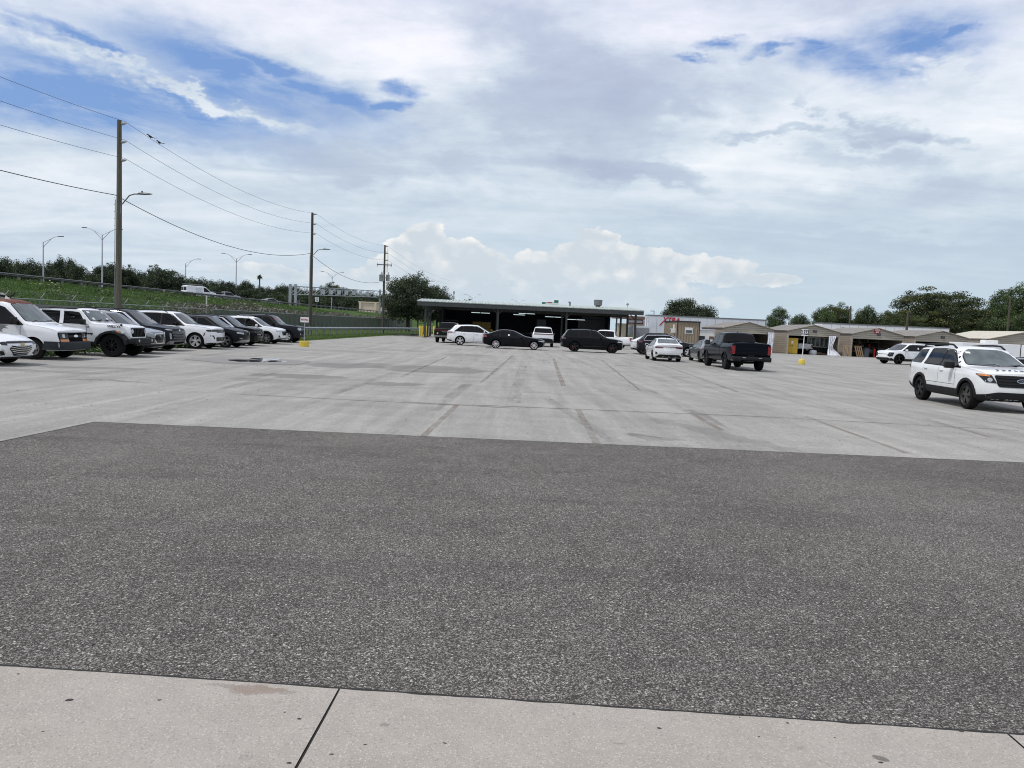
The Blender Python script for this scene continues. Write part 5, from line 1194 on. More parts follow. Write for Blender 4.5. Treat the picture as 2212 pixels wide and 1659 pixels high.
# white pickup behind the black SUV, its tail to the right
c = pickup('parked_pickup', 'white pickup behind the black SUV, cab left and tailgate right', (9.15, 77.0, 0), R(180-14), P_WHITE, 5.4, 1.89, 1.80, 1.10, 1.20, 1.4, 2.1, 3.75, 1.18, 1.14, .40, .95, 4.2, .38)
c.autodoors(1.65, 2.75, 3.6); c.wheels(GUNMETAL, 5, twin=True); c.arches(P_WHITE, .05); c.mirror(1.75, m=PLASTIC); c.shield(1.28, 1.68, .72, .60, 'B', GL_DARK, 'rear_window')
tailgate_gap(c, .62, 1.17, .72); c.both(rpoly([(5.18, .80), (5.42, .80), (5.42, 1.12), (5.18, 1.12)], .02), LAMP_RED, 'tail_lamp', off=.01); c.pair('B', rpoly([(.76, .80), (.93, .80), (.93, 1.12), (.76, 1.12)], .02), LAMP_RED, 'tail_lamp', off=.01); c.patch('B', rpoly([(-.93, .42), (.93, .42), (.93, .60), (-.93, .60)], .03), CHROME, 'rear_bumper', off=.03, depth=.05)

# white hatchback mostly hidden behind the dark wagon
c = suv('parked_hatchback', 'white rounded hatchback mostly hidden behind the dark wagon, black lower bumper', (11.85, 62.6, 0), R(-4), P_WHITE, 4.7, 1.88, 1.50, .90, 1.0, 1.0, 1.95, 1.02, 1.05, rs=.9, wf=.85, wr=3.75, R_=.36, curve=.2, rcurve=.2)
common_side(c, 1.3, 2.0, 2.4, 3.3, 3.9, 3.5); c.autodoors(1.4, 2.4, 3.4); c.wheels(GUNMETAL, 5); c.both([(4.1, .28), (4.7, .28), (4.7, .48), (4.15, .42)], PLASTIC, 'rear_cladding', off=.01); c.patch('B', rpoly([(-.85, .26), (.85, .26), (.8, .48), (-.8, .48)], .03), PLASTIC, 'rear_bumper', off=.01)
c.both([(4.3, .93), (4.72, .93), (4.72, .97), (4.3, .97)], LAMP_DRK, 'tail_lamp', off=.012); c.patch('B', [(-.9, .93), (.9, .93), (.9, .97), (-.9, .97)], LAMP_DRK, 'tail_lamp', off=.012)

# dark wagon
c = suv('parked_wagon', 'dark grey wagon with chrome window line and roof bars behind the white sedan', (12.05, 60.2, 0), R(-7), P_CHAR, 4.86, 1.88, 1.66, .95, 1.08, 1.30, 2.25, 1.10, 1.14, rs=.55, gz=.30, wf=.95, wr=3.70, R_=.37, curve=.18, rcurve=.15)
c.rails(2.5, 4.2, r=.03); common_side(c, 1.55, 2.3, 2.60, 3.5, 4.35, 4.1, dl=CHROME); c.window(1.63, 2.36, 4.25, 4.05, GL_DARK, .115, .03, off=.012); c.autodoors(1.65, 2.6, 3.6); c.arches(w=.07); c.sill(h=.20); c.wheels(SILVER, 5, twin=True); c.mirror(1.75)
c.shield(1.2, 1.55, .70, .60, 'B', GL_WIND, 'rear_window'); c.both(rpoly([(4.45, .96), (4.86, .96), (4.86, 1.10), (4.50, 1.08)], .02), LAMP_DRED, 'tail_lamp', off=.008); c.pair('B', rpoly([(.55, .96), (.9, .96), (.9, 1.1), (.55, 1.1)], .02), LAMP_DRED, 'tail_lamp', off=.01); c.patch('B', rpoly([(-.9, .3), (.9, .3), (.9, .58), (-.9, .58)], .03), PLASTIC, 'rear_bumper', off=.012)
c.both([(3.98, .62), (4.05, .62), (4.05, .74), (3.98, .74)], PAPER, 'sticker', off=.012); c.pair('F', rpoly([(.45, .78), (.84, .80), (.84, .90), (.47, .88)], .02), LAMP_CLR, 'headlight', off=.01)

# white compact sedan from behind
def sedan_top(L, H, hood=.72): return [(0, hood-.04), (.08, hood+.02), (.4, hood+.12), (1.2, .97), (1.3, .99), (2.1, H-.07), (2.5, H-.01), (2.95, H), (3.4, H-.04), (L-.62, 1.12), (L-.10, 1.10), (L, 1.03)]
c = Car('parked_sedan', 'white compact sedan seen from behind with joined red tail lamps and black diffuser', 'car', (9.66, 49.75, 0), R(89), 4.64, 1.80, sedan_top(4.64, 1.435), [(0, .84), (4.64, 1.0)], [(0, .22), (.5, .17), (4.0, .19), (4.64, .30)], (.87, 3.57), .325, P_WHITE, tum=.24, rcurve=.14, plan=[(0, .86), (.3, .96), (.8, 1), (3.9, 1), (4.4, .97), (4.64, .92)], tail=[(.2, .16), (.45, .02), (.6, 0), (.9, .03), (1.05, .02), (1.2, .0)])
c.shield(1.03, 1.35, .70, .54); c.shield(1.16, 1.37, .64, .52, 'B', GL_CLEAR, 'rear_window'); common_side(c, 1.55, 2.2, 2.5, 3.3, 3.75, 3.5); c.autodoors(1.5, 2.5, 3.4); c.wheels(BLK_ALLOY, 5); c.mirror(1.65); c.fin(3.3)
c.pair('B', rpoly([(.40, .84), (.82, .82), (.86, .93), (.40, .93)], .02), LAMP_DRED, 'tail_lamp', off=.014); c.patch('B', rpoly([(-.42, .90), (.42, .90), (.42, .935), (-.42, .935)], .01), LAMP_DRED, 'tail_lamp', off=.014)
c.both(rpoly([(4.32, .83), (4.64, .83), (4.64, .93), (4.36, .93)], .02), LAMP_DRED, 'tail_lamp', off=.008)
c.patch('B', rpoly([(-.80, .28), (.80, .28), (.62, .44), (-.62, .44)], .03), PLASTIC, 'rear_diffuser', off=.016, depth=.03); c.pair('B', rpoly([(.72, .46), (.84, .44), (.84, .62), (.76, .58)], .02), GLOSS, 'bumper_vent', off=.014)
c.patch('B', rpoly([(-.34, .66), (.34, .66), (.36, .80), (-.36, .80)], .03), c.pm, 'plate_recess', off=.003); c.pair('B', [(.05, .80), (.09, .80), (.09, .815), (.05, .815)], DARKINK, 'plate_lamp', off=.012)

# grey midsize sedan, half hidden by the truck
c = Car('parked_sedan', 'grey metallic sedan half hidden behind the big black truck', 'car', (12.75, 50.35, 0), R(89), 4.9, 1.86, sedan_top(4.9, 1.445), [(0, .84), (4.9, 1.0)], [(0, .22), (.5, .17), (4.2, .19), (4.9, .30)], (.95, 3.80), .345, P_GREY, tum=.25, rcurve=.14, plan=[(0, .86), (.3, .96), (.8, 1), (4.1, 1), (4.6, .97), (4.9, .92)])
c.shield(1.03, 1.36, .72, .55); c.shield(1.16, 1.38, .66, .53, 'B', GL_WIND, 'rear_window'); common_side(c, 1.6, 2.25, 2.6, 3.45, 3.95, 3.65); c.autodoors(1.55, 2.6, 3.6); c.wheels(BLK_ALLOY, 5, twin=True); c.mirror(1.7)
c.pair('B', rpoly([(.36, .86), (.84, .84), (.88, .96), (.36, .95)], .02), LAMP_RED, 'tail_lamp', off=.014); c.both(rpoly([(4.5, .84), (4.9, .84), (4.9, .96), (4.56, .95)], .02), LAMP_RED, 'tail_lamp', off=.008)
c.patch('B', rpoly([(-.82, .28), (.82, .28), (.62, .44), (-.62, .44)], .03), PLASTIC, 'rear_diffuser', off=.016); c.pair('B', rpoly([(.74, .46), (.88, .42), (.88, .66), (.80, .60)], .02), GLOSS, 'bumper_vent', off=.014); c.rails(2.6, 3.3, h=.04)

# big black pickup from behind
c = pickup('parked_pickup', 'big black pickup seen from behind with upright red tail lamps, nearest of the lot trucks', (12.12, 42.35, 0), R(91), P_NAVY, 5.95, 2.05, 1.96, 1.22, 1.32, 1.50, 2.25, 3.85, 1.42, 1.26, .46, .98, 4.62, .425, win2=2.9, arch=.09, curve=.1)
c.shield(1.46, 1.86, .86, .74, 'B', GL_DARK, 'rear_window'); c.autodoors(1.75, 2.9, 3.75, .70); c.wheels(BLK_ALLOY, 6, width=.28, rimr=.62); c.arches(P_NAVY, .06, .03, .45); c.mirror(1.85, .14, GLOSS, (.14, .26, .26), .20); c.fin(3.4, PLASTIC)
tg = tailgate_gap(c, .82, 1.40, .80); c.patch('B', rpoly([(-.45, 1.24), (.45, 1.24), (.32, 1.36), (-.32, 1.36)], .03), c.pm, 'tailgate_panel', parent=tg, off=.016)
for z in (.95, 1.16): c.patch('B', [(-.76, z), (.76, z), (.76, z+.012), (-.76, z+.012)], GLOSS, 'tailgate_crease', parent=tg, off=.014)
c.pair('B', rpoly([(.84, .86), (1.0, .86), (1.0, 1.30), (.84, 1.30)], .03), LAMP_RED, 'tail_lamp', off=.014); c.both(rpoly([(5.76, .92), (5.86, .92), (5.86, 1.27), (5.79, 1.27)], .02), LAMP_RED, 'tail_lamp', off=.010)
mb = MB(); mb.box((-c.L/2-.06, 0, .66), (.24, 1.98, .20)); mb.box((-c.L/2+.05, .78, .62), (.5, .42, .24)); mb.box((-c.L/2+.05, -.78, .62), (.5, .42, .24)); bu = c.mesh(mb, 'rear_bumper', GLOSS, bevel=.04)
c.patch('B', [(-.16, .72), (.16, .72), (.16, .84), (-.16, .84)], PLASTIC, 'license_plate', off=.012)
for y in (-.42, .42): mb = MB(); mb.box((-c.L/2-.181, y, .69), (.01, .16, .03)); c.mesh(mb, 'bumper_reflector', LAMP_CLR, bu)
mb = MB(); mb.tube([(-c.L/2+1.33, -.75, .42), (-c.L/2+1.33, 0, .40), (-c.L/2+1.33, .75, .42)], .07, 8); mb.cyl((-c.L/2+1.33, 0, .40), (-c.L/2+1.33, .16, .40), .14, n=12); c.mesh(mb, 'rear_axle', PLASTIC)
c.sill(P_NAVY, .1)

# white boxy electric SUV facing left
g_ = G(1925.7, 783.9)
c = suv('parked_suv', 'white boxy three-row SUV with closed nose and black triangular-spoke wheels, before the sheds', (33.35, 65.2, 0), R(180+13), P_WHITE, 5.0, 1.98, 1.74, 1.06, 1.14, 1.05, 1.95, 1.14, 1.20, rs=.30, gz=.30, wf=.93, wr=4.03, R_=.40, curve=.14, boxy=.6)
c.rails(2.3, 4.5, P_WHITE); common_side(c, 1.32, 2.0, 2.55, 3.55, 4.6, 4.45, dl=GLOSS); c.autodoors(1.45, 2.55, 3.7); c.arches(w=.08); c.sill(h=.20); c.wheels(GLOSS, 3, twin=True, rimr=.72); c.mirror(1.5, m=P_WHITE)
c.patch('F', rpoly([(-.68, .80), (.68, .80), (.68, .84), (-.68, .84)], .01), GLOSS, 'grille_seam', off=.008); c.pair('F', rpoly([(.72, .62), (.88, .62), (.92, .98), (.76, .98)], .03), LAMP_DRK, 'headlight', off=.012); c.both(rpoly([(.05, .66), (.30, .66), (.42, .98), (.12, .98)], .03), LAMP_DRK, 'headlight', off=.008)
c.patch('F', rpoly([(-.92, .30), (.92, .30), (.9, .52), (-.9, .52)], .04), PLASTIC, 'lower_bumper', off=.014); c.patch('F', rpoly([(-.70, .52), (.70, .52), (.70, .56), (-.70, .56)], .01), P_SILV, 'bumper_strip', off=.018)
c.both([(2.7, 1.30), (2.82, 1.30), (2.82, 1.44), (2.7, 1.44)], PAPER, 'window_sticker', off=.016)

# white SUV at the right edge, the nearest vehicle
P_PEARL = paint('pearl_white_paint', (.76, .77, .77), .22, dirt=.35)
c = suv('parked_suv', 'white SUV at the right edge with amber headlamp corners and black lower cladding, nearest vehicle', (13.95, 23.25, 0), R(-90-4), P_PEARL, 5.0, 2.0, 1.76, 1.10, 1.20, 1.25, 2.20, 1.16, 1.22, rs=.55, gz=.32, wf=.96, wr=3.82, R_=.385, curve=.24, rcurve=.2, wglass=GL_CLEAR)
c.rails(2.25, 4.5, r=.028, h=.06); c.dlo(1.36, 2.16, 3.72, 3.60, up=.07); c.window(1.52, 2.28, 2.60, 2.58, GL_DARK, .10); c.window(2.68, 2.66, 3.52, 3.46, GL_DARK, .10); c.window(3.54, 3.48, 3.68, 3.56, GL_DARK, .10)
c.dlo(3.86, 3.82, 4.72, 4.40, up=.09, lo=.0, name='quarter_window_trim', m=GL_DARK); c.autodoors(1.62, 2.64, 3.68, .66); c.arches(w=.075, out=.02); c.sill(h=.24, out=.02)
c.wheels(DARK_ALLOY, 5, twin=True, rimr=.70, rear_rim=BLK_ALLOY, inset=.02); c.mirror(1.78, .06, PLASTIC, (.16, .26, .19), .14)
c.shield(1.27, 1.62, .70, .60, 'B', GL_DARK, 'rear_window')
for ax in 'LR':
    c.patch(ax, rpoly([(1.42, 1.20), (1.54, 1.20), (2.16, 1.66), (2.10, 1.70)], .02), WHITEPL if 0 else P_PEARL, 'torn_pillar_trim', off=.016)
    for i in range(3): s0 = 1.56+i*.19; c.patch(ax, rpoly([(s0, 1.27+i*.135), (s0+.05, 1.27+i*.135), (s0+.09, 1.325+i*.135), (s0+.05, 1.335+i*.135)], .01), PLASTIC, 'bare_pillar_patch', off=.020)
gr = c.patch('F', rpoly([(-.56, .70), (.56, .70), (.66, 1.02), (-.66, 1.02)], .05), PLASTIC, 'grille', off=.012)
for z in (.78, .86, .94): c.patch('F', [(-.60, z), (.60, z), (.60, z+.028), (-.60, z+.028)], GLOSS, 'grille_bar', parent=gr, off=.026)
c.emblem('F', [ell2(0, .88, .135, .055, 24)], CHROME, off=.034); c.emblem('F', [ell2(0, .88, .122, .044, 24)], mat('dark_blue_emblem', (.01, .02, .06), .3), off=.040)
em = c.text('Ford', .075, CHROME, (c.L/2+.01, 0, .88), R(90), shear=.25)
c.pair('F', rpoly([(.60, .80), (.86, .82), (.96, 1.04), (.72, 1.02)], .03), LAMP_DRK, 'headlight', off=.014)
c.pair('F', ell2(.76, .89, .06, .055), LAMP_CLR, 'headlight_bulb', off=.020); c.pair('F', rpoly([(.76, .975), (.93, .985), (.94, 1.03), (.75, 1.012)], .01), LAMP_ORG, 'turn_signal', off=.022)
c.patch('F', rpoly([(-.98, .26), (.98, .26), (.96, .46), (.56, .56), (-.56, .56), (-.96, .46)], .05), PLASTIC, 'lower_bumper', off=.016, depth=.03); c.pair('F', ell2(.74, .42, .05, .042), LAMP_DRK, 'fog_lamp', off=.024)
c.both([(.10, .28), (.60, .28), (.56, .46), (.10, .46)], PLASTIC, 'bumper_side', off=.014)
for i, ch in enumerate('EXPLORER'):
    y = -.52+i*.15; M = Matrix.Translation((c.L/2-.23-.10*(y/.6)**2, y, 1.158)) @ Matrix.Rotation(R(90), 4, 'Z') @ Matrix.Rotation(R(16), 4, 'X'); text_obj('lettering', ch, .10, DARKINK, c.root, M, bold=.004, sx=1.3)
c.both(rpoly([(4.62, 1.02), (4.98, 1.02), (4.98, 1.24), (4.70, 1.22)], .03), LAMP_DRED, 'tail_lamp', off=.010); c.patch('B', rpoly([(-.95, .3), (.95, .3), (.92, .56), (-.92, .56)], .03), PLASTIC, 'rear_bumper', off=.014); c.both([(4.35, .32), (4.98, .34), (4.98, .56), (4.48, .52)], PLASTIC, 'rear_cladding', off=.012); c.plate(.8)
for y0, y1 in ((-.62, -.05), (.05, .62)): mb = MB(); mb.tube([(c.L/2-1.22-.05, y0, 1.235), (c.L/2-1.30, y1, 1.285)], .012); c.mesh(mb, 'wiper', PLASTIC)
c.patch('F', [(-.6, 1.56), (-.48, 1.56), (-.48, 1.61), (-.6, 1.61)], PAPER, 'window_sticker', off=.012)

# dark sedans cut by the right edge
c = Car('parked_sedan', 'dark sedan peeping over the hood of the right-edge white SUV', 'car', (21.6, 31.2, 0), R(-78), 4.8, 1.84, sedan_top(4.8, 1.44), [(0, .84), (4.8, 1.0)], [(0, .22), (.5, .17), (4.2, .19), (4.8, .30)], (.95, 3.75), .34, P_BLACK, tum=.25)
c.shield(1.03, 1.36, .72, .55, glass=GL_CLEAR); c.shield(1.16, 1.38, .66, .53, 'B', name='rear_window'); common_side(c, 1.6, 2.25, 2.6, 3.45, 3.95, 3.65, dl=CHROME); c.autodoors(1.55, 2.6, 3.6); c.wheels(SILVER, 5); c.mirror(1.7)
c.pair('F', rpoly([(.5, .62), (.82, .64), (.84, .72), (.5, .70)], .02), LAMP_CLR, 'headlight', off=.012); c.patch('F', rpoly([(-.4, .3), (.4, .3), (.45, .6), (-.45, .6)], .05), GLOSS, 'grille', off=.01)
# ------------------------------------------------------------------ utility poles, wires, street lamps
POLES = [(-20.6, 40.0, 11.36), (-19.65, 74.0, 11.70), (-17.6, 103.0, 11.75)]
def wire(name, pts, r, m, label, group, cat='power line'):
    mb = MB(); mb.tube(pts, r, 5); return tag(mb.build(name, m, None, 40), label, cat, group)
def sag(a, b, s, n=24):
    a = Vector(a); b = Vector(b)
    return [a.lerp(b, i/n)-Vector((0, 0, s*4*(i/n)*(1-i/n))) for i in range(n+1)]
def cobra(parent, x, y, z, length, rz, dz=.5):
    """arm and cobra-head luminaire, local to the pole"""
    M = Matrix.Translation((x, y, z)) @ Matrix.Rotation(rz, 4, 'Z')
    mb = MB(); mb.tube([M @ Vector(p) for p in ((.10, 0, -.28), (.13, 0, -.08), (.25, 0, .02), (length*.55, 0, dz*.85), (length*.8, 0, dz), (length, 0, dz))], .032, 8); arm = mb.build('lamp_arm', GALV_D, parent, 40)
    mb = MB(); sec = [(0, .05, .05), (.12, .10, .07), (.35, .15, .075), (.62, .13, .05), (.78, .05, .02)]; vs = []; n = 12
    for s, w, h in sec:
        for k in range(n): a = 2*math.pi*k/n; vs.append(M @ Vector((length-.05+s, w*math.cos(a), dz+.01+h*math.sin(a)*(1 if math.sin(a) > 0 else .6))))
    mb.add(vs, [(i*n+k, (i+1)*n+k, (i+1)*n+(k+1) % n, i*n+(k+1) % n) for i in range(len(sec)-1) for k in range(n)]+[tuple(range(n)), tuple(range((len(sec)-1)*n, len(sec)*n))])
    hd = mb.build('lamp_head', LAMPHEAD, parent, 50)
    mb = MB(); mb.cyl(M @ Vector((length+.18, 0, dz+.06)), M @ Vector((length+.18, 0, dz+.16)), .04, n=10); mb.build('photocell', LAMPHEAD, hd, 40)
tops = []
for i, (x, y, h) in enumerate(POLES):
    lab = ['tall wooden utility pole with street lamp rising behind the parked cars, nearest of the three', 'tall wooden utility pole with street lamp just behind the retail sign', 'tall wooden utility pole carrying grey transformer cans beside the big oak'][i]
    r = empty('utility_pole', (x, y, bank_z(x, y)-.1), 0, lab, 'utility pole', 'wooden utility poles along the fence'); z0 = bank_z(x, y)-.1; H = h-z0
    mb = MB(); pts = []; rs = []
    for q in range(15):
        t = q/14; pts.append((.035*math.sin(t*2.2+i), .02*math.sin(t*3), H*t)); rs.append(.165-.055*t)
    mb.tube(pts, rs, 14); mb.build('shaft', POLEWOOD if i == 0 else POLEWOOD2, r, 60)
    for k, dz in enumerate((.18, 1.10, 2.02)):
        zz = H-dz; mb = MB()
        mb.lathe([(.001, 0), (.055, .0), (.05, .05), (.085, .07), (.05, .10), (.08, .13), (.05, .16), (.07, .19), (.045, .22), (.04, .30), (.001, .31)], Matrix.Translation((.10, 0, zz)) @ Matrix.Rotation(R(82), 4, 'Y'), 14)
        mb.build('insulator', CERAMIC, r, 40)
    mb = MB()
    for q in range(5): mb.cyl((-.15, 0, H-3.9-.35*q), (-.22, 0, H-3.9-.35*q), .012, n=5)
    mb.cyl((-.13, -.10, 0), (-.11, -.09, H-4), .02, n=6); mb.build('conduit_and_bolts', GALV_D, r, 40)
    if i < 2:
        zl = (7.15 if i == 0 else 7.75)-z0; cobra(r, 0, -.02, zl, 1.15, R(-8), .52)
        mb = MB(); mb.box((.135, -.02, zl-.22), (.03, .12, .5)); mb.build('lamp_bracket', GALV_D, r, bevel=.005)
    if i == 2:
        for dx, dy in ((-.42, .0), (-.16, -.35), (.48, 0)):
            mb = MB(); mb.lathe([(.001, 0), (.24, .0), (.25, .05), (.25, .80), (.26, .82), (.24, .88), (.001, .92)], Matrix.Translation((dx, dy, H-4.75)), 18); tr = mb.build('transformer', GALV, r, 40)
            mb = MB(); mb.cyl((dx, dy, H-3.85), (dx+.05, dy, H-3.5), .05, .03, 8); mb.cyl((dx+.1, dy, H-3.85), (dx+.12, dy, H-3.6), .04, .03, 8); mb.build('bushing', CERAMIC, tr, 40)
        mb = MB(); mb.box((0, -.12, H-2.6), (2.0, .09, .11)); ca = mb.build('crossarm', POLEWOOD2, r)
        for dx in (-.9, .35, .9): mb = MB(); mb.cyl((dx, -.12, H-2.85), (dx, -.12, H-2.35), .06, .04, 8); mb.build('fuse_cutout', CERAMIC, ca, 40)
        mb = MB(); mb.cyl((0, -.1, H-4.3), (.5, 0, H-4.3), .05, n=6); mb.cyl((0, -.1, H-4.3), (-.45, 0, H-4.3), .05, n=6)
        for dx in (.35, .45): mb.tube([(dx-.05, -.1, H-.3), (dx, -.1, H-1.5), (dx, -.1, H-2.4), (dx-.03, -.1, H-3.6)], .015, 5)
        mb.build('transformer_bracket', GALV_D, r, 40)
    tops.append((x, y, h))
far0 = (-21.3, 5.5); far3 = (-13.0, 152)
for k, dz in enumerate((.06, .98, 1.90)):
    seg = [(far0[0]+.3, far0[1], 10.5-dz)]+[(x+.33, y, h-dz) for x, y, h in tops]+[(far3[0], far3[1], 10.2-dz*.8)]
    pts = []
    for a, b, s in zip(seg, seg[1:], (.6, .9, .7, .7)): pts += sag(a, b, s)
    wire('power_line', pts, .009, CABLE, ['topmost thin power wire with two birds on it, over the pole tops', 'middle thin power wire on the second insulators of the poles', 'lowest of the three thin power wires on the third insulators'][k], 'power wires along the fence poles')
    if k == 0: topw = pts
seg = [(far0[0]-.3, far0[1], 8.0), (tops[0][0]-.17, tops[0][1], 7.60), (tops[1][0]-.14, tops[1][1], 7.85), (tops[2][0]-.1, tops[2][1], 7.0), (far3[0]-1, far3[1], 6.8)]
pts = []
for a, b, s in zip(seg, seg[1:], (.75, 1.2, 1.15, 1.3)): pts += sag(a, b, s)
wire('telephone_cable', pts, .019, CABLE_B, 'thick black cable slung below the lamp arms from pole to pole', None, 'cable')
# two birds on the top wire
def wire_at(y):
    for a, b in zip(topw, topw[1:]):
        if a.y <= y <= b.y: return a.lerp(b, (y-a.y)/(b.y-a.y))
for i, (y, rz) in enumerate(((42.6, R(200)), (43.6, R(170)))):
    p = wire_at(y); r = empty('bird', tuple(p), rz, ['dark bird on the top power wire, the one nearer the pole', 'dark bird on the top power wire, the one farther from the pole'][i], 'bird', 'birds on the power wire')
    mb = MB(); prof = [(-.17, .010, .075, .008), (-.10, .025, .075, .018), (-.04, .055, .095, .045), (.03, .068, .115, .062), (.09, .052, .15, .058), (.12, .038, .19, .042), (.15, .034, .215, .034), (.18, .020, .21, .02), (.22, .004, .20, .004)]
    vs = []; n = 10
    for x, w, z, h in prof:
        for k in range(n): a = 2*math.pi*k/n; vs.append((x, w*math.cos(a), z+h*math.sin(a)))
    mb.add(vs, [(q*n+k, (q+1)*n+k, (q+1)*n+(k+1) % n, q*n+(k+1) % n) for q in range(len(prof)-1) for k in range(n)]+[tuple(range(n)), tuple(range((len(prof)-1)*n, len(prof)*n))])
    mb.build('body', BIRD, r, 60)
    mb = MB(); mb.tube([(.02, .02, .0), (.02, .02, .06)], .008, 5); mb.build('leg', BIRD, r); mb = MB(); mb.tube([(.02, -.02, .0), (.02, -.02, .06)], .008, 5); mb.build('leg', BIRD, r)
    mb = MB(); mb.box((-.24, 0, .06), (.16, .05, .012), ry=.25); mb.build('tail', BIRD, r)

# ------------------------------------------------------------------ chain link fence
def chain_mat():
    m, t = new_mat('chain_link_wire')
    sp = t.n('ShaderNodeSeparateXYZ', Vector=t.tc.outputs['Object'])
    a = t.m('ABSOLUTE', t.m('SINE', t.m('MULTIPLY', t.m('ADD', sp.outputs[1], sp.outputs[2]), math.pi/.07))); b = t.m('ABSOLUTE', t.m('SINE', t.m('MULTIPLY', t.m('SUBTRACT', sp.outputs[1], sp.outputs[2]), math.pi/.07)))
    t.put(t.b.inputs['Alpha'], t.m('LESS_THAN', t.m('MINIMUM', a, b), .17)); t.b.inputs['Base Color'].default_value = (.12, .14, .125, 1); t.b.inputs['Roughness'].default_value = .6
    return m
CHAIN = chain_mat()
SHEET = corr_mat('green_grey_fence_sheeting', (.070, .092, .068), 1, 1.6, (.055, .055, .040), .9)
FX = lambda y: -26.2 if y < 90 else -26.2+(y-90)*.095
fr = empty('chain_link_fence', (0, 0, 0), 0, 'galvanised chain link fence topped with Y-shaped barbed wire arms along the embankment foot', 'fence')
ysp = [9+3.05*i for i in range(48)]
for y in ysp:
    x = FX(y); z0 = bank_z(x, y)-.05; zt = 2.12
    mb = MB(); mb.cyl((x, y, z0), (x, y, zt+.03), .034, n=8); po = mb.build('post', GALV_D, fr, 40)
    mb = MB()
    for s in (-1, 1): mb.cyl((x, y, zt+.02), (x+s*.10, y+s*.30, zt+.38), .028, .022, 6)
    mb.build('barbed_wire_arm', GALV_D, po, 40)
mb = MB(); mb.tube([(FX(y), y, 2.10) for y in ysp], .026, 8); mb.build('top_rail', GALV, fr, 40)
mb = MB()
for s in (-1, 1):
    for f in (.35, .68, 1.0):
        mb.tube([(FX(y)+s*.10*f, y+s*.30*f, 2.13+.34*f) for y in ysp], .006, 4)
mb.build('barbed_wire', GALV_D, fr)
mb = MB()
for a, b in zip(ysp, ysp[1:]):
    if a < 64: mb.quad((FX(a)+.03, a, bank_z(FX(a), a)), (FX(b)+.03, b, bank_z(FX(b), b)), (FX(b)+.03, b, 2.09), (FX(a)+.03, a, 2.09))
mb.build('chain_link_mesh', CHAIN, fr)
mb = MB()
for a, b in zip(ysp, ysp[1:]):
    if a >= 64: mb.box(((FX(a)+FX(b))/2+.05, (a+b)/2, 1.13), (.015, b-a-.06, 1.86), rz=-math.atan2(FX(b)-FX(a), b-a))
mb.build('screen_sheeting', SHEET, fr)
# white marker pipe standing behind the fence
p = AT(829/1, 0, 10)
x, y = -27.2, 68.0
mb = MB(); mb.cyl((x, y, .3), (x, y, 3.25), .06, n=10); mb.cyl((x, y, 3.25), (x, y, 3.3), .07, n=10); tag(mb.build('marker_pipe', WPOST, None, 40), 'thin white marker pipe standing behind the chain link fence', 'pipe')

RAILD = mat('dull_grey_guardrail', (.12, .125, .125), .7, .2, var=.3)
# ------------------------------------------------------------------ guardrails
def guardrail(name, label, line, posth, sp, m_rail=GALV, m_post=GALV_D, zf=lambda x, y: 0, side=1, wpost=.16):
    r = empty(name, (0, 0, 0), 0, label, 'guardrail')
    prof = [(0, .02), (.05, .05), (.08, .09), (.05, .13), (.0, .155), (.05, .18), (.08, .22), (.05, .26), (0, .29)]
    mb = MB(); vs = []; P = [Vector(p) for p in line]
    pts = []
    for a, b in zip(P, P[1:]):
        n = max(1, int((b-a).length/4))
        pts += [a.lerp(b, i/n) for i in range(n)]
    pts.append(P[-1])
    for i, p in enumerate(pts):
        d = (pts[min(i+1, len(pts)-1)]-pts[max(0, i-1)]).normalized(); s = Vector((d.y, -d.x, 0)).normalized()*side
        z = zf(p.x, p.y)+posth-.31
        for o, h in prof: vs.append((p.x+s.x*(o+.10), p.y+s.y*(o+.10), z+h))
        for o, h in prof[::-1]: vs.append((p.x+s.x*(o+.085), p.y+s.y*(o+.085), z+h))
    k = 2*len(prof)
    mb.add(vs, [(i*k+j, (i+1)*k+j, (i+1)*k+(j+1) % k, i*k+(j+1) % k) for i in range(len(pts)-1) for j in range(k)])
    mb.build('rail', m_rail, r, 50)
    acc = 0; last = None
    L = sum((b-a).length for a, b in zip(P, P[1:])); n = int(L/sp)
    for i in range(n+1):
        dd = i*sp
        for a, b in zip(P, P[1:]):
            l = (b-a).length
            if dd <= l: p = a+(b-a)*(dd/l); dr = (b-a).normalized(); break
            dd -= l
        mb = MB(); z = zf(p.x, p.y); mb.box((p.x, p.y, z+posth/2-.1), (wpost, wpost*.9, posth+.25), rz=math.atan2(dr.y, dr.x)); mb.build('post', m_post, r)
    return r
guardrail('guardrail', 'weathered steel guardrail along the crest of the grassy highway embankment', [(-50.2, 40, 0), (-50.2, 160, 0), (-41.7, 300, 0)], .74, 3.8, RAILD, RAILD, lambda x, y: bank_z(-50.2, 100)+.02, 1, .22)
guardrail('guardrail', 'bright steel guardrail on the grass strip leading to the open bay', [(-18.9, 66.5, 0), (-18.7, 70, 0), (-17.6, 88, 0), (-16.2, 108, 0), (-13.6, 127, 0)], .78, 2.0, GALV, GALV_D, lambda x, y: .14, 1)

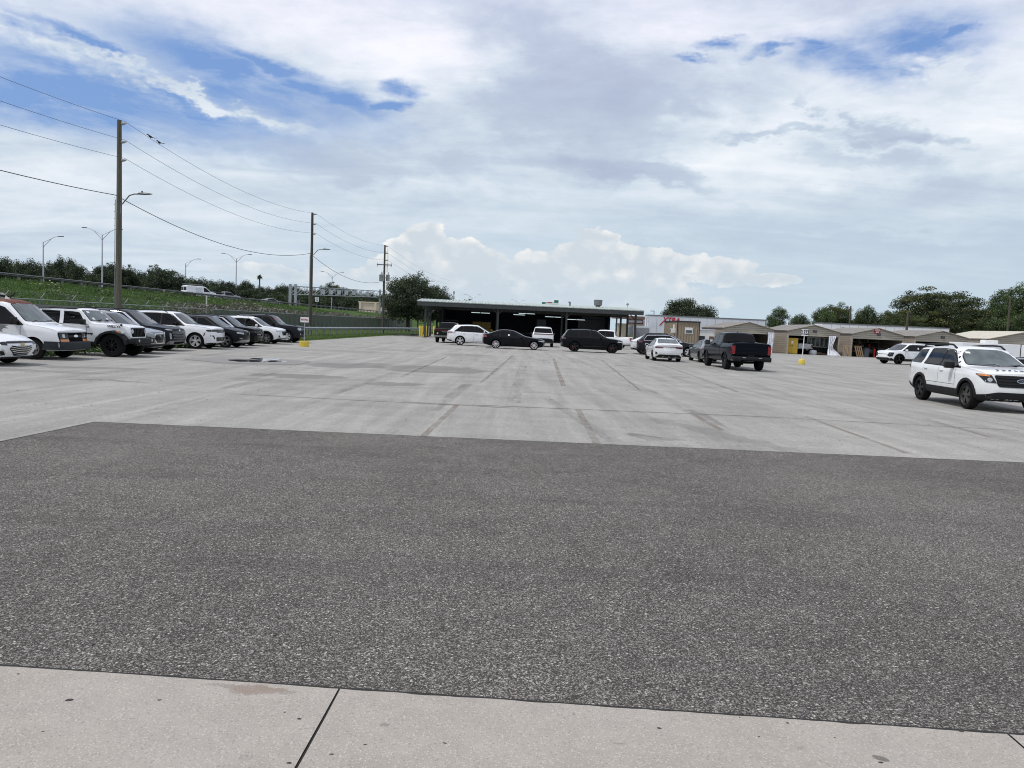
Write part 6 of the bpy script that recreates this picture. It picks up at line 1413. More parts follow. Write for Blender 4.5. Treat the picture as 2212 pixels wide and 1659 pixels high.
# ------------------------------------------------------------------ highway lamps, gantry, signs, building
def hwy_lamp(x, y, ztop, double, label, zb=4.1):
    r = empty('highway_lamp', (x, y, zb), 0, label, 'street lamp', 'lamp posts along the highway'); H = ztop-zb
    mb = MB(); mb.cyl((0, 0, 0), (0, 0, H-1.2), .16, .09, 12); mb.build('shaft', ALU, r, 50)
    for s in ((1, -1) if double else (1,)):
        mb = MB(); mb.tube([(0, 0, H-2.2), (s*.25, 0, H-1.8), (s*1.5, 0, H-.5), (s*2.2, 0, H-.15), (s*2.8, 0, H-.05)], .05, 6); mb.tube([(0, 0, H-1.2), (s*1.0, 0, H-.75), (s*2.0, 0, H-.22)], .035, 6); mb.build('lamp_arm', ALU, r, 50)
        mb = MB(); mb.box((s*3.2, 0, H-.03), (.95, .36, .13)); mb.build('lamp_head', LAMPHEAD, r, bevel=.04)
for (px, py, d, dbl, lab) in [(124, 510, 140, 0, 'single-arm highway lamp farthest left above the embankment'), (221, 493, 141, 1, 'double-arm highway lamp just left of the nearest utility pole'), (424, 559, 188, 0, 'single-arm highway lamp above the white highway van'),
                             (511, 548, 186, 1, 'double-arm highway lamp left of the middle utility pole'), (718, 587, 244, 1, 'double-arm highway lamp in front of the sign gantry'), (1020, 636, 330, 1, 'double-arm highway lamp peeping over the bay roof near the oak'), (1119, 648, 420, 1, 'double-arm highway lamp faintly visible over the middle of the bay roof')]:
    p = AT(px, py, d); hwy_lamp(p.x-(0 if dbl else 3.2*.8), p.y, p.z, dbl, lab, 4.1 if d < 300 else 0)
def gantry():
    a = AT(633, 615.5, 183); b = AT(826, 627, 238)
    r = empty('sign_gantry', (a.x, a.y, 4.1), 0, 'grey steel lattice gantry spanning the highway behind the middle pole', 'gantry'); o = Vector((a.x, a.y, 4.1))
    a = a-o; b = b-o; d = (b-a).normalized(); s = Vector((-d.y, d.x, 0)).normalized()*.7
    for p, q in ((a, 1), (b, -1)):
        for w in (-1, 1): mb = MB(); mb.box((p.x+s.x*w, p.y+s.y*w, p.z/2), (.55, .55, p.z+.4)); mb.build('column', GALV, r)
    mb = MB(); H = 1.9; n = 13; A = a-Vector((0, 0, .3)); B = b-Vector((0, 0, .3))
    for sg in (-1, 1):
        for z in (0, -H): mb.tube([A+s*sg+Vector((0, 0, z)), B+s*sg+Vector((0, 0, z))], .11, 6)
        for i in range(n):
            p, q = A.lerp(B, i/n), A.lerp(B, (i+1)/n); mb.tube([p+s*sg+Vector((0, 0, -H)), q+s*sg], .06, 5); mb.tube([q+s*sg, q+s*sg+Vector((0, 0, -H))], .05, 5)
    for i in range(n+1): p = A.lerp(B, i/n); mb.tube([p+s, p-s], .05, 5); mb.tube([p+s-Vector((0, 0, H)), p-s-Vector((0, 0, H))], .05, 5)
    mb.build('truss', GALV, r, 50)
    for i in range(7):
        p = A.lerp(B, .28+i*.085); mb = MB(); mb.box((p.x, p.y, p.z-H*.5), (1.3, .5, 1.2), rz=math.atan2(d.y, d.x)); mb.build('toll_reader', ALU, r, bevel=.03)
    mb = MB(); p = A.lerp(B, .02); mb.box((p.x+.9, p.y, .8), (.5, .4, 1.6)); mb.build('control_box', GALV_D, r)
gantry()
p = AT(685, 641.6, 204); r = empty('speed_sign', (p.x, p.y, 4.0), 0, 'small white speed limit sign on the highway shoulder below the gantry', 'road sign'); h = p.z-4.0
mb = MB(); mb.box((0, 0, h/2), (.08, .08, h)); mb.build('post', GALV_D, r); mb = MB(); mb.box((0, -.06, h-.62), (.92, .03, 1.2)); bd = mb.build('sign_board', SIGNW, r)
text_obj('lettering', 'SPEED', .22, SIGNBLK, bd, upright((0, -.08, h-.22)), bold=.006); text_obj('lettering', 'LIMIT', .22, SIGNBLK, bd, upright((0, -.08, h-.46)), bold=.006); text_obj('lettering', '70', .52, SIGNBLK, bd, upright((0, -.08, h-.88)), bold=.014)
a = AT(776, 651, 270); b = AT(849, 662, 270)
r = empty('beige_building', (a.x, a.y, 2.0), 0, 'low beige building with stepped parapet and brown brick base beyond the highway', 'building'); w = b.x-a.x; h = a.z-2
mb = MB(); mb.box2((0, 0, 1.2), (w+2, 10, h-.35)); mb.build('wall', BEIGE, r); mb = MB(); mb.box2((-.05, -.05, 0), (w+2.05, 10.05, 1.6)); mb.build('brick_base', BROWNB, r)
mb = MB(); mb.box2((-.3, -.3, h-.35), (w+2.3, 10.3, h)); mb.build('parapet_cap', BEIGE, r)
for q in (0.0, .45, .9): mb = MB(); mb.box((w*q+.4, -.15, h*.55), (.8, .4, h*.9)); mb.build('pilaster', BEIGE, r)
mb = MB(); mb.box((w*.62, -.4, h*.42), (3.2, .7, .25)); mb.build('awning', BROWNB, r)

# ------------------------------------------------------------------ the open service bay
BL, BR = Vector((-10.75, 90.6, 0)), Vector((14.6, 91.8, 0)); bd = (BR-BL).normalized(); bn = Vector((-bd.y, bd.x, 0)); WB = (BR-BL).length; brz = math.atan2(bd.y, bd.x)
bay = empty('service_bay', tuple(BL), brz, 'long open-fronted service bay with pale ribbed roof and dark interior', 'building')
FH = 4.05; DEP = 15.0
def bpart(name, m, f, **k):
    mb = MB(); f(mb); return mb.build(name, m, bay, **k)
ro = bpart('roof', ROOF_WHITE, lambda b: b.add([(-.75, -.9, FH+.22), (WB+.55, -.9, FH+.22), (WB+.55, DEP/2, FH+.72), (-.75, DEP/2, FH+.72), (-.75, DEP+.6, FH+.22), (WB+.55, DEP+.6, FH+.22),
    (-.75, -.9, FH+.14), (WB+.55, -.9, FH+.14), (WB+.55, DEP/2, FH+.64), (-.75, DEP/2, FH+.64), (-.75, DEP+.6, FH+.14), (WB+.55, DEP+.6, FH+.14)],
    [(0, 1, 2, 3), (3, 2, 5, 4), (6, 9, 8, 7), (9, 10, 11, 8), (0, 6, 7, 1), (4, 5, 11, 10), (0, 3, 9, 6), (3, 4, 10, 9), (1, 7, 8, 2), (2, 8, 11, 5)]))
def ribs(b):
    n = 68
    for i in range(n): x = -.72+(WB+1.2)*i/(n-1); b.add([(x-.03, -.92, FH+.222), (x+.03, -.92, FH+.222), (x+.03, DEP/2, FH+.722), (x-.03, DEP/2, FH+.722), (x, -.92, FH+.275), (x, DEP/2, FH+.775)], [(0, 1, 4), (3, 5, 2), (0, 4, 5, 3), (1, 2, 5, 4), (0, 3, 2, 1)])
mb = MB(); ribs(mb); mb.build('roof_rib', ROOF_WHITE, ro)
bpart('fascia_beam', DKSTEEL, lambda b: (b.box2((-.70, -.88, FH-.34), (WB+.50, -.74, FH+.135)), b.box2((-.68, -.70, FH-.12), (-.56, DEP+.4, FH+.12)), b.box2((WB+.36, -.70, FH-.12), (WB+.48, DEP+.4, FH+.12))))
for xi, x in enumerate((0.25, WB*.345, WB*.665, WB-.25)):
    for y in ((0, 5.0, 9.5) if xi in (0, 3) else (0, 5.0)):
        bpart('post', DKSTEEL, lambda b: (b.box((x, y, FH/2), (.22, .22, FH)), b.box((x, y, .04), (.4, .4, .08))))
        if y == 0:
            bpart('brace', DKSTEEL, lambda b: ([b.tube([(x, 0, FH-1.0), (x+s*.8, 0, FH-.15)], .06, 6) for s in ((1, -1) if 0 < xi < 3 else ((1,) if xi == 0 else (-1,)))]))
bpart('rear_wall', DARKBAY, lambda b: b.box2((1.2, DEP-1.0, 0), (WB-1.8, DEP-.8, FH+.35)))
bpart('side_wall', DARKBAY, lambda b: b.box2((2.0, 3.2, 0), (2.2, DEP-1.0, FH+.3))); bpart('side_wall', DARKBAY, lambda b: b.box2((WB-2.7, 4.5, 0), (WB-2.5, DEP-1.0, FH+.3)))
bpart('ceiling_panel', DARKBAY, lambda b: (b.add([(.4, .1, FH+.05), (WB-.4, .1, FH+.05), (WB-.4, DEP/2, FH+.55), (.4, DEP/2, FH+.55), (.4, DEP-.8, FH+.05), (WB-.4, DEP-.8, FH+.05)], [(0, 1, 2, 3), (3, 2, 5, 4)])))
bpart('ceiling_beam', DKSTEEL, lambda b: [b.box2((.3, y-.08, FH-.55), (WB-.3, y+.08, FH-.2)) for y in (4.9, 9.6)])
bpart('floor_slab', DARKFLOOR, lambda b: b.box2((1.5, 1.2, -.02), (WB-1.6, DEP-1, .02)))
def bayq(px, py, y):
    """point in the bay's own frame seen at a measured place, y metres behind its front"""
    d = ray(px, py); o = EYE-BL
    t = (y-o.dot(bn))/d.dot(bn); p = o+d*t
    return p.dot(bd), y, p.z+0.0
def tube_light(px0, py0, px1, py1, y, on):
    a = bayq(px0, py0, y); b = bayq(px1, py1, y)
    mb = MB(); z = (a[2]+b[2])/2; mb.box(((a[0]+b[0])/2, y, z+.08), (abs(b[0]-a[0]), .3, .10)); f = mb.build('light_fixture', TUBE_OFF, bay)
    if on:
        n = max(1, round((b[0]-a[0])/1.25)); l = (b[0]-a[0])/n
        for i in range(n): mb = MB(); mb.cyl((a[0]+l*(i+.04), y, z), (a[0]+l*(i+.96), y, z), .038, n=8); mb.build('tube', TUBE_ON, f, 40)
for a in [(1061.5, 673.5, 1103, 678, 6.5, 1), (1060, 667, 1090, 671, 5.5, 0), (1108, 678.5, 1135, 681.5, 7.2, 1), (1120, 675.5, 1156, 679.5, 6.2, 1), (1177, 682, 1217, 687.5, 6.5, 1), (1225, 688, 1264, 693, 6.5, 1), (1118, 665, 1142, 668, 3, 0), (1155, 667, 1178, 670, 3, 0), (1061, 656, 1082, 658.5, 2.5, 0), (1112, 660, 1130, 662, 2.5, 0), (1256, 677, 1276, 679, 2.5, 0), (1310, 681, 1330, 683, 2.5, 0), (1030, 658, 1048, 660, 2.5, 0)]:
    x0, y0, x1, y1, dd, on = a
    if x0 > 1055 and x0 < 1140 and 0: pass
    tube_light(x0-(44 if x0 < 1104 and on else 0) - (44 if x0 in (1060, 1061) and not on else 0), y0, x1-(44 if x1 < 1104 and on else 0)-(44 if x0 in (1060, 1061) and not on else 0), y1, dd, on)
# things standing in the bay
def bthing(name, m, f, label, cat, group=None, **k):
    mb = MB(); f(mb); o = mb.build(name, m, None, **k); o.location = BL; o.rotation_euler = (0, 0, brz); return tag(o, label, cat, group)
x0, _, _ = bayq(1021, 700, 9); x1, _, _ = bayq(1060, 705, 9)
bthing('storage_partition', YEL_DULL, lambda b: (b.box2((x0, 9, .3), ((x0+x1)/2-.02, 9.3, 2.15)), b.box2(((x0+x1)/2+.02, 9, .3), (x1, 9.3, 2.15)), b.box2((x0, 8.9, 0), (x1, 9.4, .3))), 'pair of dull yellow panels at the back of the bay behind the white SUV', 'panel')
x0, _, z1 = bayq(1160, 690, 8); x1, _, z0 = bayq(1179, 712, 8)
bthing('notice_board', mat('dim_notice_paper', (.10, .105, .11), .9, var=.5, vscale=9), lambda b: b.box2((x0, 8, z0), (x1, 8.06, z1)), 'grey notice board covered with papers on the bay back wall', 'notice board', bevel=.01)
x0, _, z1 = bayq(1209, 684, 11); xm, _, z2 = bayq(1250, 690, 7); x1, _, _ = bayq(1316, 700, 7); zt = bayq(1290, 684, 7)[2]; zm = bayq(1290, 698, 7)[2]
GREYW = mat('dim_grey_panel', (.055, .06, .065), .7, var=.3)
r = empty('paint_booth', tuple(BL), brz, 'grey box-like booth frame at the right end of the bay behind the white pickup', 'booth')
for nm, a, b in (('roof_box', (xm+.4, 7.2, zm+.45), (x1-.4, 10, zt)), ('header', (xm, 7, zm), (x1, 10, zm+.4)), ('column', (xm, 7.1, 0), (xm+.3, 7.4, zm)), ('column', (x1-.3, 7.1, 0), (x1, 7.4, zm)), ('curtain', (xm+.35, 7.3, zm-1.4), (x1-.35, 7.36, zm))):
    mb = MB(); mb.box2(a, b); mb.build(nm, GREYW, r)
r = empty('work_bench', tuple(BL), brz, 'dark work bench under the notice board in the bay', 'bench'); x0, _, _ = bayq(1120, 720, 9); x1, _, _ = bayq(1165, 720, 9)
mb = MB(); mb.box2((x0, 8.6, .85), (x1, 9.4, .93)); mb.build('bench_top', GREYW, r)
for q in (x0+.1, x1-.1):
    for y in (8.7, 9.3): mb = MB(); mb.box((q, y, .42), (.08, .08, .85)); mb.build('leg', DKSTEEL, r)
r = empty('lift_frame', tuple(BL), brz, 'dark steel frame rack above the green pickup in the bay', 'frame'); x0, _, z = bayq(960, 693, 7); x1 = bayq(987, 695, 7)[0]
for nm, a, b in (('upright', (x0, 7, 0), (x0+.12, 7.12, z)), ('upright', (x1, 7, 0), (x1+.12, 7.12, z)), ('crossbeam', (x0, 7, z), (x1+.12, 7.12, z+.15))): mb = MB(); mb.box2(a, b); mb.build(nm, GREYW, r)
# on the roof
p = bayq(1291.5, 664, 4.5); mb = MB(); mb.lathe([(.001, 0), (.30, 0), (.30, .22), (.50, .30), (.54, .95), (.48, .97), (.001, .90)], Matrix.Translation((p[0], 4.5, FH+.48)), 20); mb.build('roof_ventilator', GALV_D, bay, 40)
p = bayq(1231, 661, 3); mb = MB(); mb.cyl((p[0], 3, FH+.3), (p[0], 3, FH+.95), .10, n=10); mb.box((p[0]-.05, 3, FH+.92), (.3, .2, .16), ry=.5); mb.build('roof_pipe', GALV_D, bay, 40)
p = bayq(1355, 672, 6); mb = MB(); mb.cyl((p[0], 6, FH+.3), (p[0], 6, FH+1.25), .025, n=6); mb.box((p[0], 6, FH+1.1), (.28, .05, .28), ry=.78); mb.build('roof_aerial', GALV, bay)
p = bayq(987, 649, 5); mb = MB(); mb.cyl((p[0]-.4, 5, FH+.3), (p[0]-.4, 5, FH+1.6), .06, n=6); mb.box((p[0]-.4, 5, FH+1.55), (.22, .2, .35)); mb.build('roof_vent_pipe', GALV, bay)
# bollards: yellow steel posts at the bay corners
BO = [(903.5, 714, 1.05, .11, 'yellow bollard on the grass edge, far left of the bay'), (909.5, 728, 1.35, .15, 'yellow double bollard at the front left corner of the bay'), (921, 727, 1.35, .16, 'thick yellow bollard second from the bay corner'), (928.3, 726, 1.35, .15, 'peeling whitish yellow bollard between two clean ones'), (938, 725.5, 1.3, .17, 'thick yellow bollard beside the green pickup'),
      (1205.5, 737, 1.1, .10, 'yellow bollard beside the white upright SUV in the bay'), (1359, 744.7, 1.35, .16, 'yellow bollard at the right corner of the bay by the white pickup'), (1061, 733, 1.25, .2, 'yellow bollard at the middle post of the bay behind the black sedan')]
for px, py, h, rr, lab in BO:
    g = G(px, py); r = empty('bollard', (g.x, g.y, 0), 0, lab, 'bollard', 'yellow bollards around the bay')
    n = 2 if 'double' in lab else 1
    for q in range(n):
        dx = 0 if n == 1 else (-.13+.26*q); rq = rr if n == 1 else .12
        mb = MB(); mb.lathe([(.001, 0), (rq, 0), (rq, h-.05), (rq*.8, h-.01), (.001, h)], Matrix.Translation((dx, 0, 0)), 18); mb.build('pipe', WPOST if 'whitish' in lab else YELLOW, r, 40)
    mb = MB(); mb.cyl((0, 0, -.02), (0, 0, .05), rr*1.5, n=16); mb.build('footing', CONCR, r, 40)
# street lamp pole beyond the corner of the bay
p = AT(905.5, 609, 140); r = empty('lamp_pole', (p.x, p.y, 0), 0, 'thin dark street lamp pole rising behind the left end of the bay', 'street lamp'); H = p.z
mb = MB(); mb.cyl((0, 0, 0), (0, 0, H), .15, .10, 10); mb.build('shaft', POLEWOOD2, r, 40); cobra(r, 0, 0, H-.5, 2.2, R(-10), .7)
p = AT(970, 655, 190); r = empty('lamp_pole', (p.x, p.y, 0), 0, 'distant street lamp pole against the right side of the oak', 'street lamp'); H = p.z
mb = MB(); mb.cyl((0, 0, 0), (0, 0, H), .18, .12, 10); mb.build('shaft', POLEWOOD2, r, 40); cobra(r, 0, 0, H-.3, 2.6, R(-10), .9)
# green and white store sign far beyond the bay
a = AT(1171, 648, 170); b = AT(1206, 662, 170); r = empty('store_sign', (a.x, a.y, 0), 0, 'green and white roadside sign showing above the bay roof', 'sign'); w = b.x-a.x
mb = MB(); mb.box2((w*.3, .1, 0), (w*.7, .3, a.z-1)); mb.build('sign_post', GALV_D, r); mb = MB(); mb.box2((0, 0, b.z-.6), (w, .3, a.z-.45)); sb = mb.build('sign_board', SIGNGRN, r)
mb = MB(); mb.box2((w*.22, -.04, b.z+.45), (w, 0, a.z-.55)); mb.build('sign_panel', SIGNW, sb); mb = MB(); mb.box2((w*.74, 0, a.z-.43), (w*1.0, .3, a.z+.1)); mb.build('sign_topper', SIGNGRN, r)
text_obj('lettering', 'ABC', .5, SIGNRED, sb, upright((w*.5, -.05, (a.z+b.z)/2+.2)), bold=.01, sx=1.4) if False else None
mb = MB(); mb.box2((w*.36, -.06, (a.z+b.z)/2+.06), (w*.60, -.04, (a.z+b.z)/2+.26)); mb.build('sign_emblem', SIGNRED, sb)

# ------------------------------------------------------------------ signs on the lot
def sign_post(px, py, label, base, board, lines, post_m, hpost, tilt=0.0):
    g = G(px, py); r = empty('lot_sign', (g.x, g.y, 0), 0, label, 'sign')
    mb = MB(); mb.lathe(base, None, 28); mb.build('base', YELLOW, r, 40)
    if base[1][0] > .25: mb = MB(); mb.lathe([(.001, -.0), (base[1][0]+.02, -.0), (base[1][0]+.02, .06), (.001, .06)], None, 28); mb.build('base_shadow_ring', PLASTIC, r, 40) if False else None
    mb = MB(); mb.cyl((0, 0, base[-1][1]-.05), (tilt, 0, hpost), .032, n=10); mb.build('post', post_m, r, 40)
    w, h, zc, m = board; mb = MB(); mb.box((tilt, -.045, zc), (w, .012, h)); bdp = mb.build('sign_board', m, r, bevel=.004)
    for s, sz, dx, dz, mm, kw in lines: text_obj('lettering', s, sz, mm, bdp, upright((tilt+dx, -.052, zc+dz)), **kw)
    return r
sign_post(657, 749, 'small white RETAIL sign on grey post in round yellow base', [(.001, 0), (.285, 0), (.285, .33), (.27, .345), (.001, .345)], (.50, .31, 1.62, SIGNW), [('RETAIL', .135, 0, 0, SIGNRED, dict(bold=.006))], GALV, 1.60)
sign_post(1731.5, 787, 'white 322 number sign on white pole in yellow base', [(.001, 0), (.225, 0), (.225, .04), (.21, .30), (.16, .36), (.001, .37)], (.47, .46, 2.22, SIGNW), [('2', .40, -.20, 0, SIGNBLK, dict(sx=.5, bold=.012)), ('322', .46, .085, 0, SIGNBLK, dict(sx=.55, bold=.014))], WPOST, 2.25, .06)

# ------------------------------------------------------------------ carport sheds
def shed(x0, x1, yf, depth, eave, rise, roofm, label, sign=None, open_=True, lou=True, wall_l=SIDING_W, headz=None):
    w = x1-x0; r = empty('metal_shed', (x0, yf, 0), 0, label, 'shed', 'tan metal sheds in a row'); xm = w/2
    hz = headz or eave-.55
    mb = MB(); mb.add([(0, 0, hz), (w, 0, hz), (w, 0, eave), (xm, 0, eave+rise), (0, 0, eave), (0, .05, hz), (w, .05, hz), (w, .05, eave), (xm, .05, eave+rise), (0, .05, eave)], [(0, 1, 2, 3, 4), (9, 8, 7, 6, 5), (0, 5, 6, 1), (1, 6, 7, 2), (4, 9, 5, 0), (2, 7, 8, 3), (3, 8, 9, 4)]); mb.build('gable', SIDING, r)
    for x, xx in ((0, .05), (w-.05, w)): mb = MB(); mb.box2((x, .06, 0), (xx, depth, eave)); mb.build('side_wall', wall_l, r)
    mb = MB(); mb.add([(0, depth, 0), (w, depth, 0), (w, depth, eave), (xm, depth, eave+rise), (0, depth, eave), (0, depth-.05, 0), (w, depth-.05, 0), (w, depth-.05, eave), (xm, depth-.05, eave+rise), (0, depth-.05, eave)], [(4, 3, 2, 1, 0), (5, 6, 7, 8, 9), (0, 1, 6, 5), (1, 2, 7, 6), (4, 0, 5, 9), (2, 3, 8, 7), (3, 4, 9, 8)]); mb.build('rear_wall', SIDING_W, r)
    mb = MB(); o = .14
    mb.add([(-o, -.15, eave-.02), (xm, -.15, eave+rise+.03), (w+o, -.15, eave-.02), (-o, depth+.1, eave-.02), (xm, depth+.1, eave+rise+.03), (w+o, depth+.1, eave-.02), (-o, -.15, eave+.03), (xm, -.15, eave+rise+.08), (w+o, -.15, eave+.03), (-o, depth+.1, eave+.03), (xm, depth+.1, eave+rise+.08), (w+o, depth+.1, eave+.03)],
           [(0, 3, 4, 1), (1, 4, 5, 2), (6, 7, 10, 9), (7, 8, 11, 10), (0, 1, 7, 6), (1, 2, 8, 7), (3, 9, 10, 4), (4, 10, 11, 5), (0, 6, 9, 3), (2, 5, 11, 8)]); rf = mb.build('roof', roofm, r)
    mb = MB()
    for a, b in (((-o, -.16, eave-.02), (xm, -.16, eave+rise+.03)), ((xm, -.16, eave+rise+.03), (w+o, -.16, eave-.02))): mb.tube([a, b], .045, 6)
    mb.build('roof_trim', SIDING, rf)
    for x in (.05, w-.05): mb = MB(); mb.box((x, .03, hz/2), (.12, .12, hz)); mb.build('corner_post', WPOST if 0 else SIDING, r)
    mb = MB(); mb.box2((.06, .3, -.01), (w-.06, depth-.06, .015)); mb.build('shed_floor', DARKFLOOR, r)
    if lou: mb = MB(); mb.box((xm+.1, -.04, eave+.03), (.42, .05, .26)); l = mb.build('louvre_vent', PLASTIC_G, r); mb = MB(); [mb.box((xm+.1, -.07, eave-.05+q*.08), (.34, .02, .03)) for q in range(3)]; mb.build('louvre_slat', GALV_D, l)
    if sign:
        mb = MB(); mb.box((xm-.12, -.045, eave+.42), (.66, .03, .62)); sb = mb.build('building_sign', SIGNRED, r)
        text_obj('lettering', 'BLDG', .22, SIGNW, sb, upright((xm-.12, -.065, eave+.54)), bold=.008); text_obj('lettering', '#15', .22, SIGNW, sb, upright((xm-.12, -.065, eave+.28)), bold=.008)
    return r
SH = [shed(23.8, 29.6, 88, 10, 2.66, .72, ROOF_TAN, 'tan metal shed behind the black pickup, leftmost of the row', lou=False), shed(31.2, 37.1, 88, 10, 2.66, .72, ROOF_TAN, 'tan metal shed with a white pickup and yellow cabinet inside'),
      shed(38.5, 44.4, 88, 10, 2.62, .72, ROOF_TAN, 'tan metal shed with the red building sign on its gable', True), shed(45.7, 51.8, 88, 10, 2.62, .72, ROOF_TAN, 'tan metal shed behind the boxy white SUV, right of the red sign'),
      shed(56.6, 65.5, 92, 11, 2.75, 1.0, ROOF_PALE, 'tan metal shed with pale cream roof, rightmost of the row', lou=False)]
# hanging tarps at the shed mouths
def drape(name, x, y, zt, w, zb, seed, label, bulge=.12, foot=0.0):
    mb = MB(); nx, nz = 26, 30; vs = []
    for j in range(nz+1):
        t = j/nz; z = zt+(zb-zt)*t
        wd = w*(1-.45*math.sin(t*math.pi*.95)**2*(.9 if foot else .3))+foot*max(0, t-.6)*2.0
        for i in range(nx+1):
            u = i/nx-.5; xx = x+u*wd+foot*max(0, t-.55)*.9+.10*math.sin(t*3+seed)
            yy = y-bulge*math.sin(u*22+seed+t*2)*(.5+.5*t)-.05*noise.noise(Vector((u*5, t*6, seed)))-foot*max(0, t-.7)*1.2
            vs.append((xx, yy, z))
    n = nx+1; k = len(vs); vs += [(a, b+.012, c_) for a, b, c_ in vs]
    f = [(j*n+i, j*n+i+1, (j+1)*n+i+1, (j+1)*n+i) for j in range(nz) for i in range(nx)]
    mb.add(vs, f+[tuple(k+q for q in reversed(ff)) for ff in f]); return tag(mb.build(name, TARP, None, 180), label, 'tarp')
drape('hanging_tarp', 29.15, 87.85, 2.35, .75, .02, 1.0, 'dirty white curtain hanging at the right mouth of the leftmost shed', .05)
drape('hanging_tarp', 36.1, 87.7, 2.25, .75, .03, 2.3, 'crumpled white tarp hanging and pooling at the right mouth of the pickup shed', .10, .9)
# yellow cabinet, pickup and clutter inside the second shed
r = empty('storage_cabinet', (31.95, 88.9, 0), R(-8), 'tall yellow storage cabinet with two doors at the left mouth of the pickup shed', 'cabinet')
mb = MB(); mb.box((0, 0, .93), (1.35, .8, 1.8)); mb.build('carcass', YEL_CAB, r, bevel=.01)
for x in (-.33, .33): mb = MB(); mb.box((x, -.41, .95), (.62, .03, 1.66)); dd = mb.build('door', YEL_CAB, r, bevel=.005); mb = MB(); mb.box((x*.3, -.435, .95), (.05, .03, .18)); mb.build('handle', SIGNBLK, dd)
mb = MB(); mb.box((.05, -.435, 1.35), (.22, .01, .28)); mb.build('warning_label', PAPER, r)
c = pickup('parked_pickup', 'white pickup tailgate showing inside the shed beside the yellow cabinet', (33.95, 92.6, 0), R(90), P_WHITE, 5.4, 1.9, 1.80, 1.10, 1.20, 1.4, 2.1, 3.75, 1.20, 1.14, .45, .95, 4.2, .38)
c.wheels(GUNMETAL, 5); tailgate_gap(c, .65, 1.18, .72); c.patch('B', [(-.93, .48), (.93, .48), (.93, .62), (-.93, .62)], PLASTIC, 'rear_bumper', off=.03); c.pair('B', [(.76, .78), (.93, .78), (.93, 1.1), (.76, 1.1)], LAMP_RED, 'tail_lamp', off=.01); c.shield(1.3, 1.68, .72, .6, 'B', GL_DARK, 'rear_window'); c.patch('B', [(-.5, .5), (-.2, .5), (-.2, .6), (-.5, .6)], PAPER, 'license_plate', off=.05)
for i in range(5):
    mb = MB(); x = 34.65+i*.50; mb.box((x, 90.6, 1.45), (.46, .05, 1.15)); fq = mb.build('window_sash', WPOST, None, bevel=.005); tag(fq, 'old window sash leaning upright in the pickup shed, one of five', 'window sash', 'window sashes leaning in the shed')
    mb = MB(); mb.box((x, 90.565, 1.45), (.36, .02, 1.0)); mb.build('pane', GL_CLEAR, fq)
mb = MB(); mb.box((35.9, 90.7, .42), (2.8, .7, .84)); tag(mb.build('storage_bench', WELL if 0 else PLASTIC, None, bevel=.02), 'dark low bench under the leaning window sashes', 'bench')
for i, (x, y, z, rz_) in enumerate(((34.9, 89.2, .10, .2), (35.5, 89.0, .13, -.1), (35.1, 89.4, .24, .35), (36.2, 89.3, .09, .1))): mb = MB(); mb.box((x, y, z), (1.4, .22, .09), rz=rz_); tag(mb.build('lumber_board', WOODY, None, bevel=.006), ['reddish board lying flat left on the shed floor', 'reddish board lying in front on the shed floor', 'board lying askew on top of the floor lumber', 'short board lying right on the shed floor'][i], 'board', 'boards on the shed floor')
mb = MB(); mb.lathe([(.001, 0), (.36, 0), (.42, .25), (.36, .5), (.001, .58)], Matrix.Translation((34.65, 89.1, 0)), 16); tag(mb.build('cloth_bundle', TARP, None, 60), 'pale cloth bundle on the floor beside the shed pickup', 'bundle')
# leaning boards and clutter at the third shed
for i in range(6):
    mb = MB(); mb.box((37.45+i*.16, 87.5+.03*i, .62), (.10, .05, 1.30), ry=.10 if i < 4 else .02, rx=-.12); tag(mb.build('fence_panel', SIDING_W if i % 2 else WOODY, None), ['outermost', 'second', 'third', 'fourth', 'fifth', 'innermost'][i]+' weathered board leaning between the pickup shed and the red-sign shed', 'board', 'boards leaning between the sheds')
for i in range(4):
    mb = MB(); mb.box((38.85+i*.22, 87.4, .62), (.12, .04, 1.32), ry=-.30); tag(mb.build('wood_plank', WOODY, None, bevel=.004), ['leftmost', 'second', 'third', 'rightmost'][i]+' of the planks leaning at the left mouth of the red-sign shed', 'plank', 'planks leaning at the red-sign shed')
def bin_(x, y, h, rr, m, label, nm='trash_bin', cat='bin'):
    r = empty(nm, (x, y, 0), 0, label, cat); mb = MB(); mb.lathe([(.001, .0), (rr*.85, 0), (rr, h*.92), (rr*1.06, h*.93), (rr*1.06, h), (.001, h)], None, 18); mb.build('body', m, r, 40)
    mb = MB(); mb.lathe([(.001, h+.10), (rr*.6, h+.08), (rr*1.02, h+.005), (.001, h+.005)], None, 18); mb.build('lid', m, r, 40)
bin_(40.5, 88.6, .95, .40, BARN, 'grey plastic bin at the mouth of the red-sign shed'); bin_(41.5, 88.7, .95, .13, RED_PL, 'slim red gas cylinder inside the mouth of the red-sign shed', 'gas_cylinder', 'cylinder'); bin_(42.3, 88.9, 1.05, .36, PLASTIC_G, 'dark plastic drum right of the red cylinder', 'plastic_drum', 'drum')
r = empty('storage_shelf', (41.3, 92.5, 0), 0, 'steel shelf stacked with small boxes at the back of the red-sign shed', 'shelf')
for z in (.5, 1.1, 1.7, 2.2): mb = MB(); mb.box((0, 0, z), (4.6, .6, .04)); mb.build('shelf_board', GALV_D, r)
for x in (-2.3, 0, 2.3): mb = MB(); mb.box((x, -.28, 1.15), (.06, .06, 2.3)); mb.build('upright', GALV_D, r)
rr_ = random.Random(3)
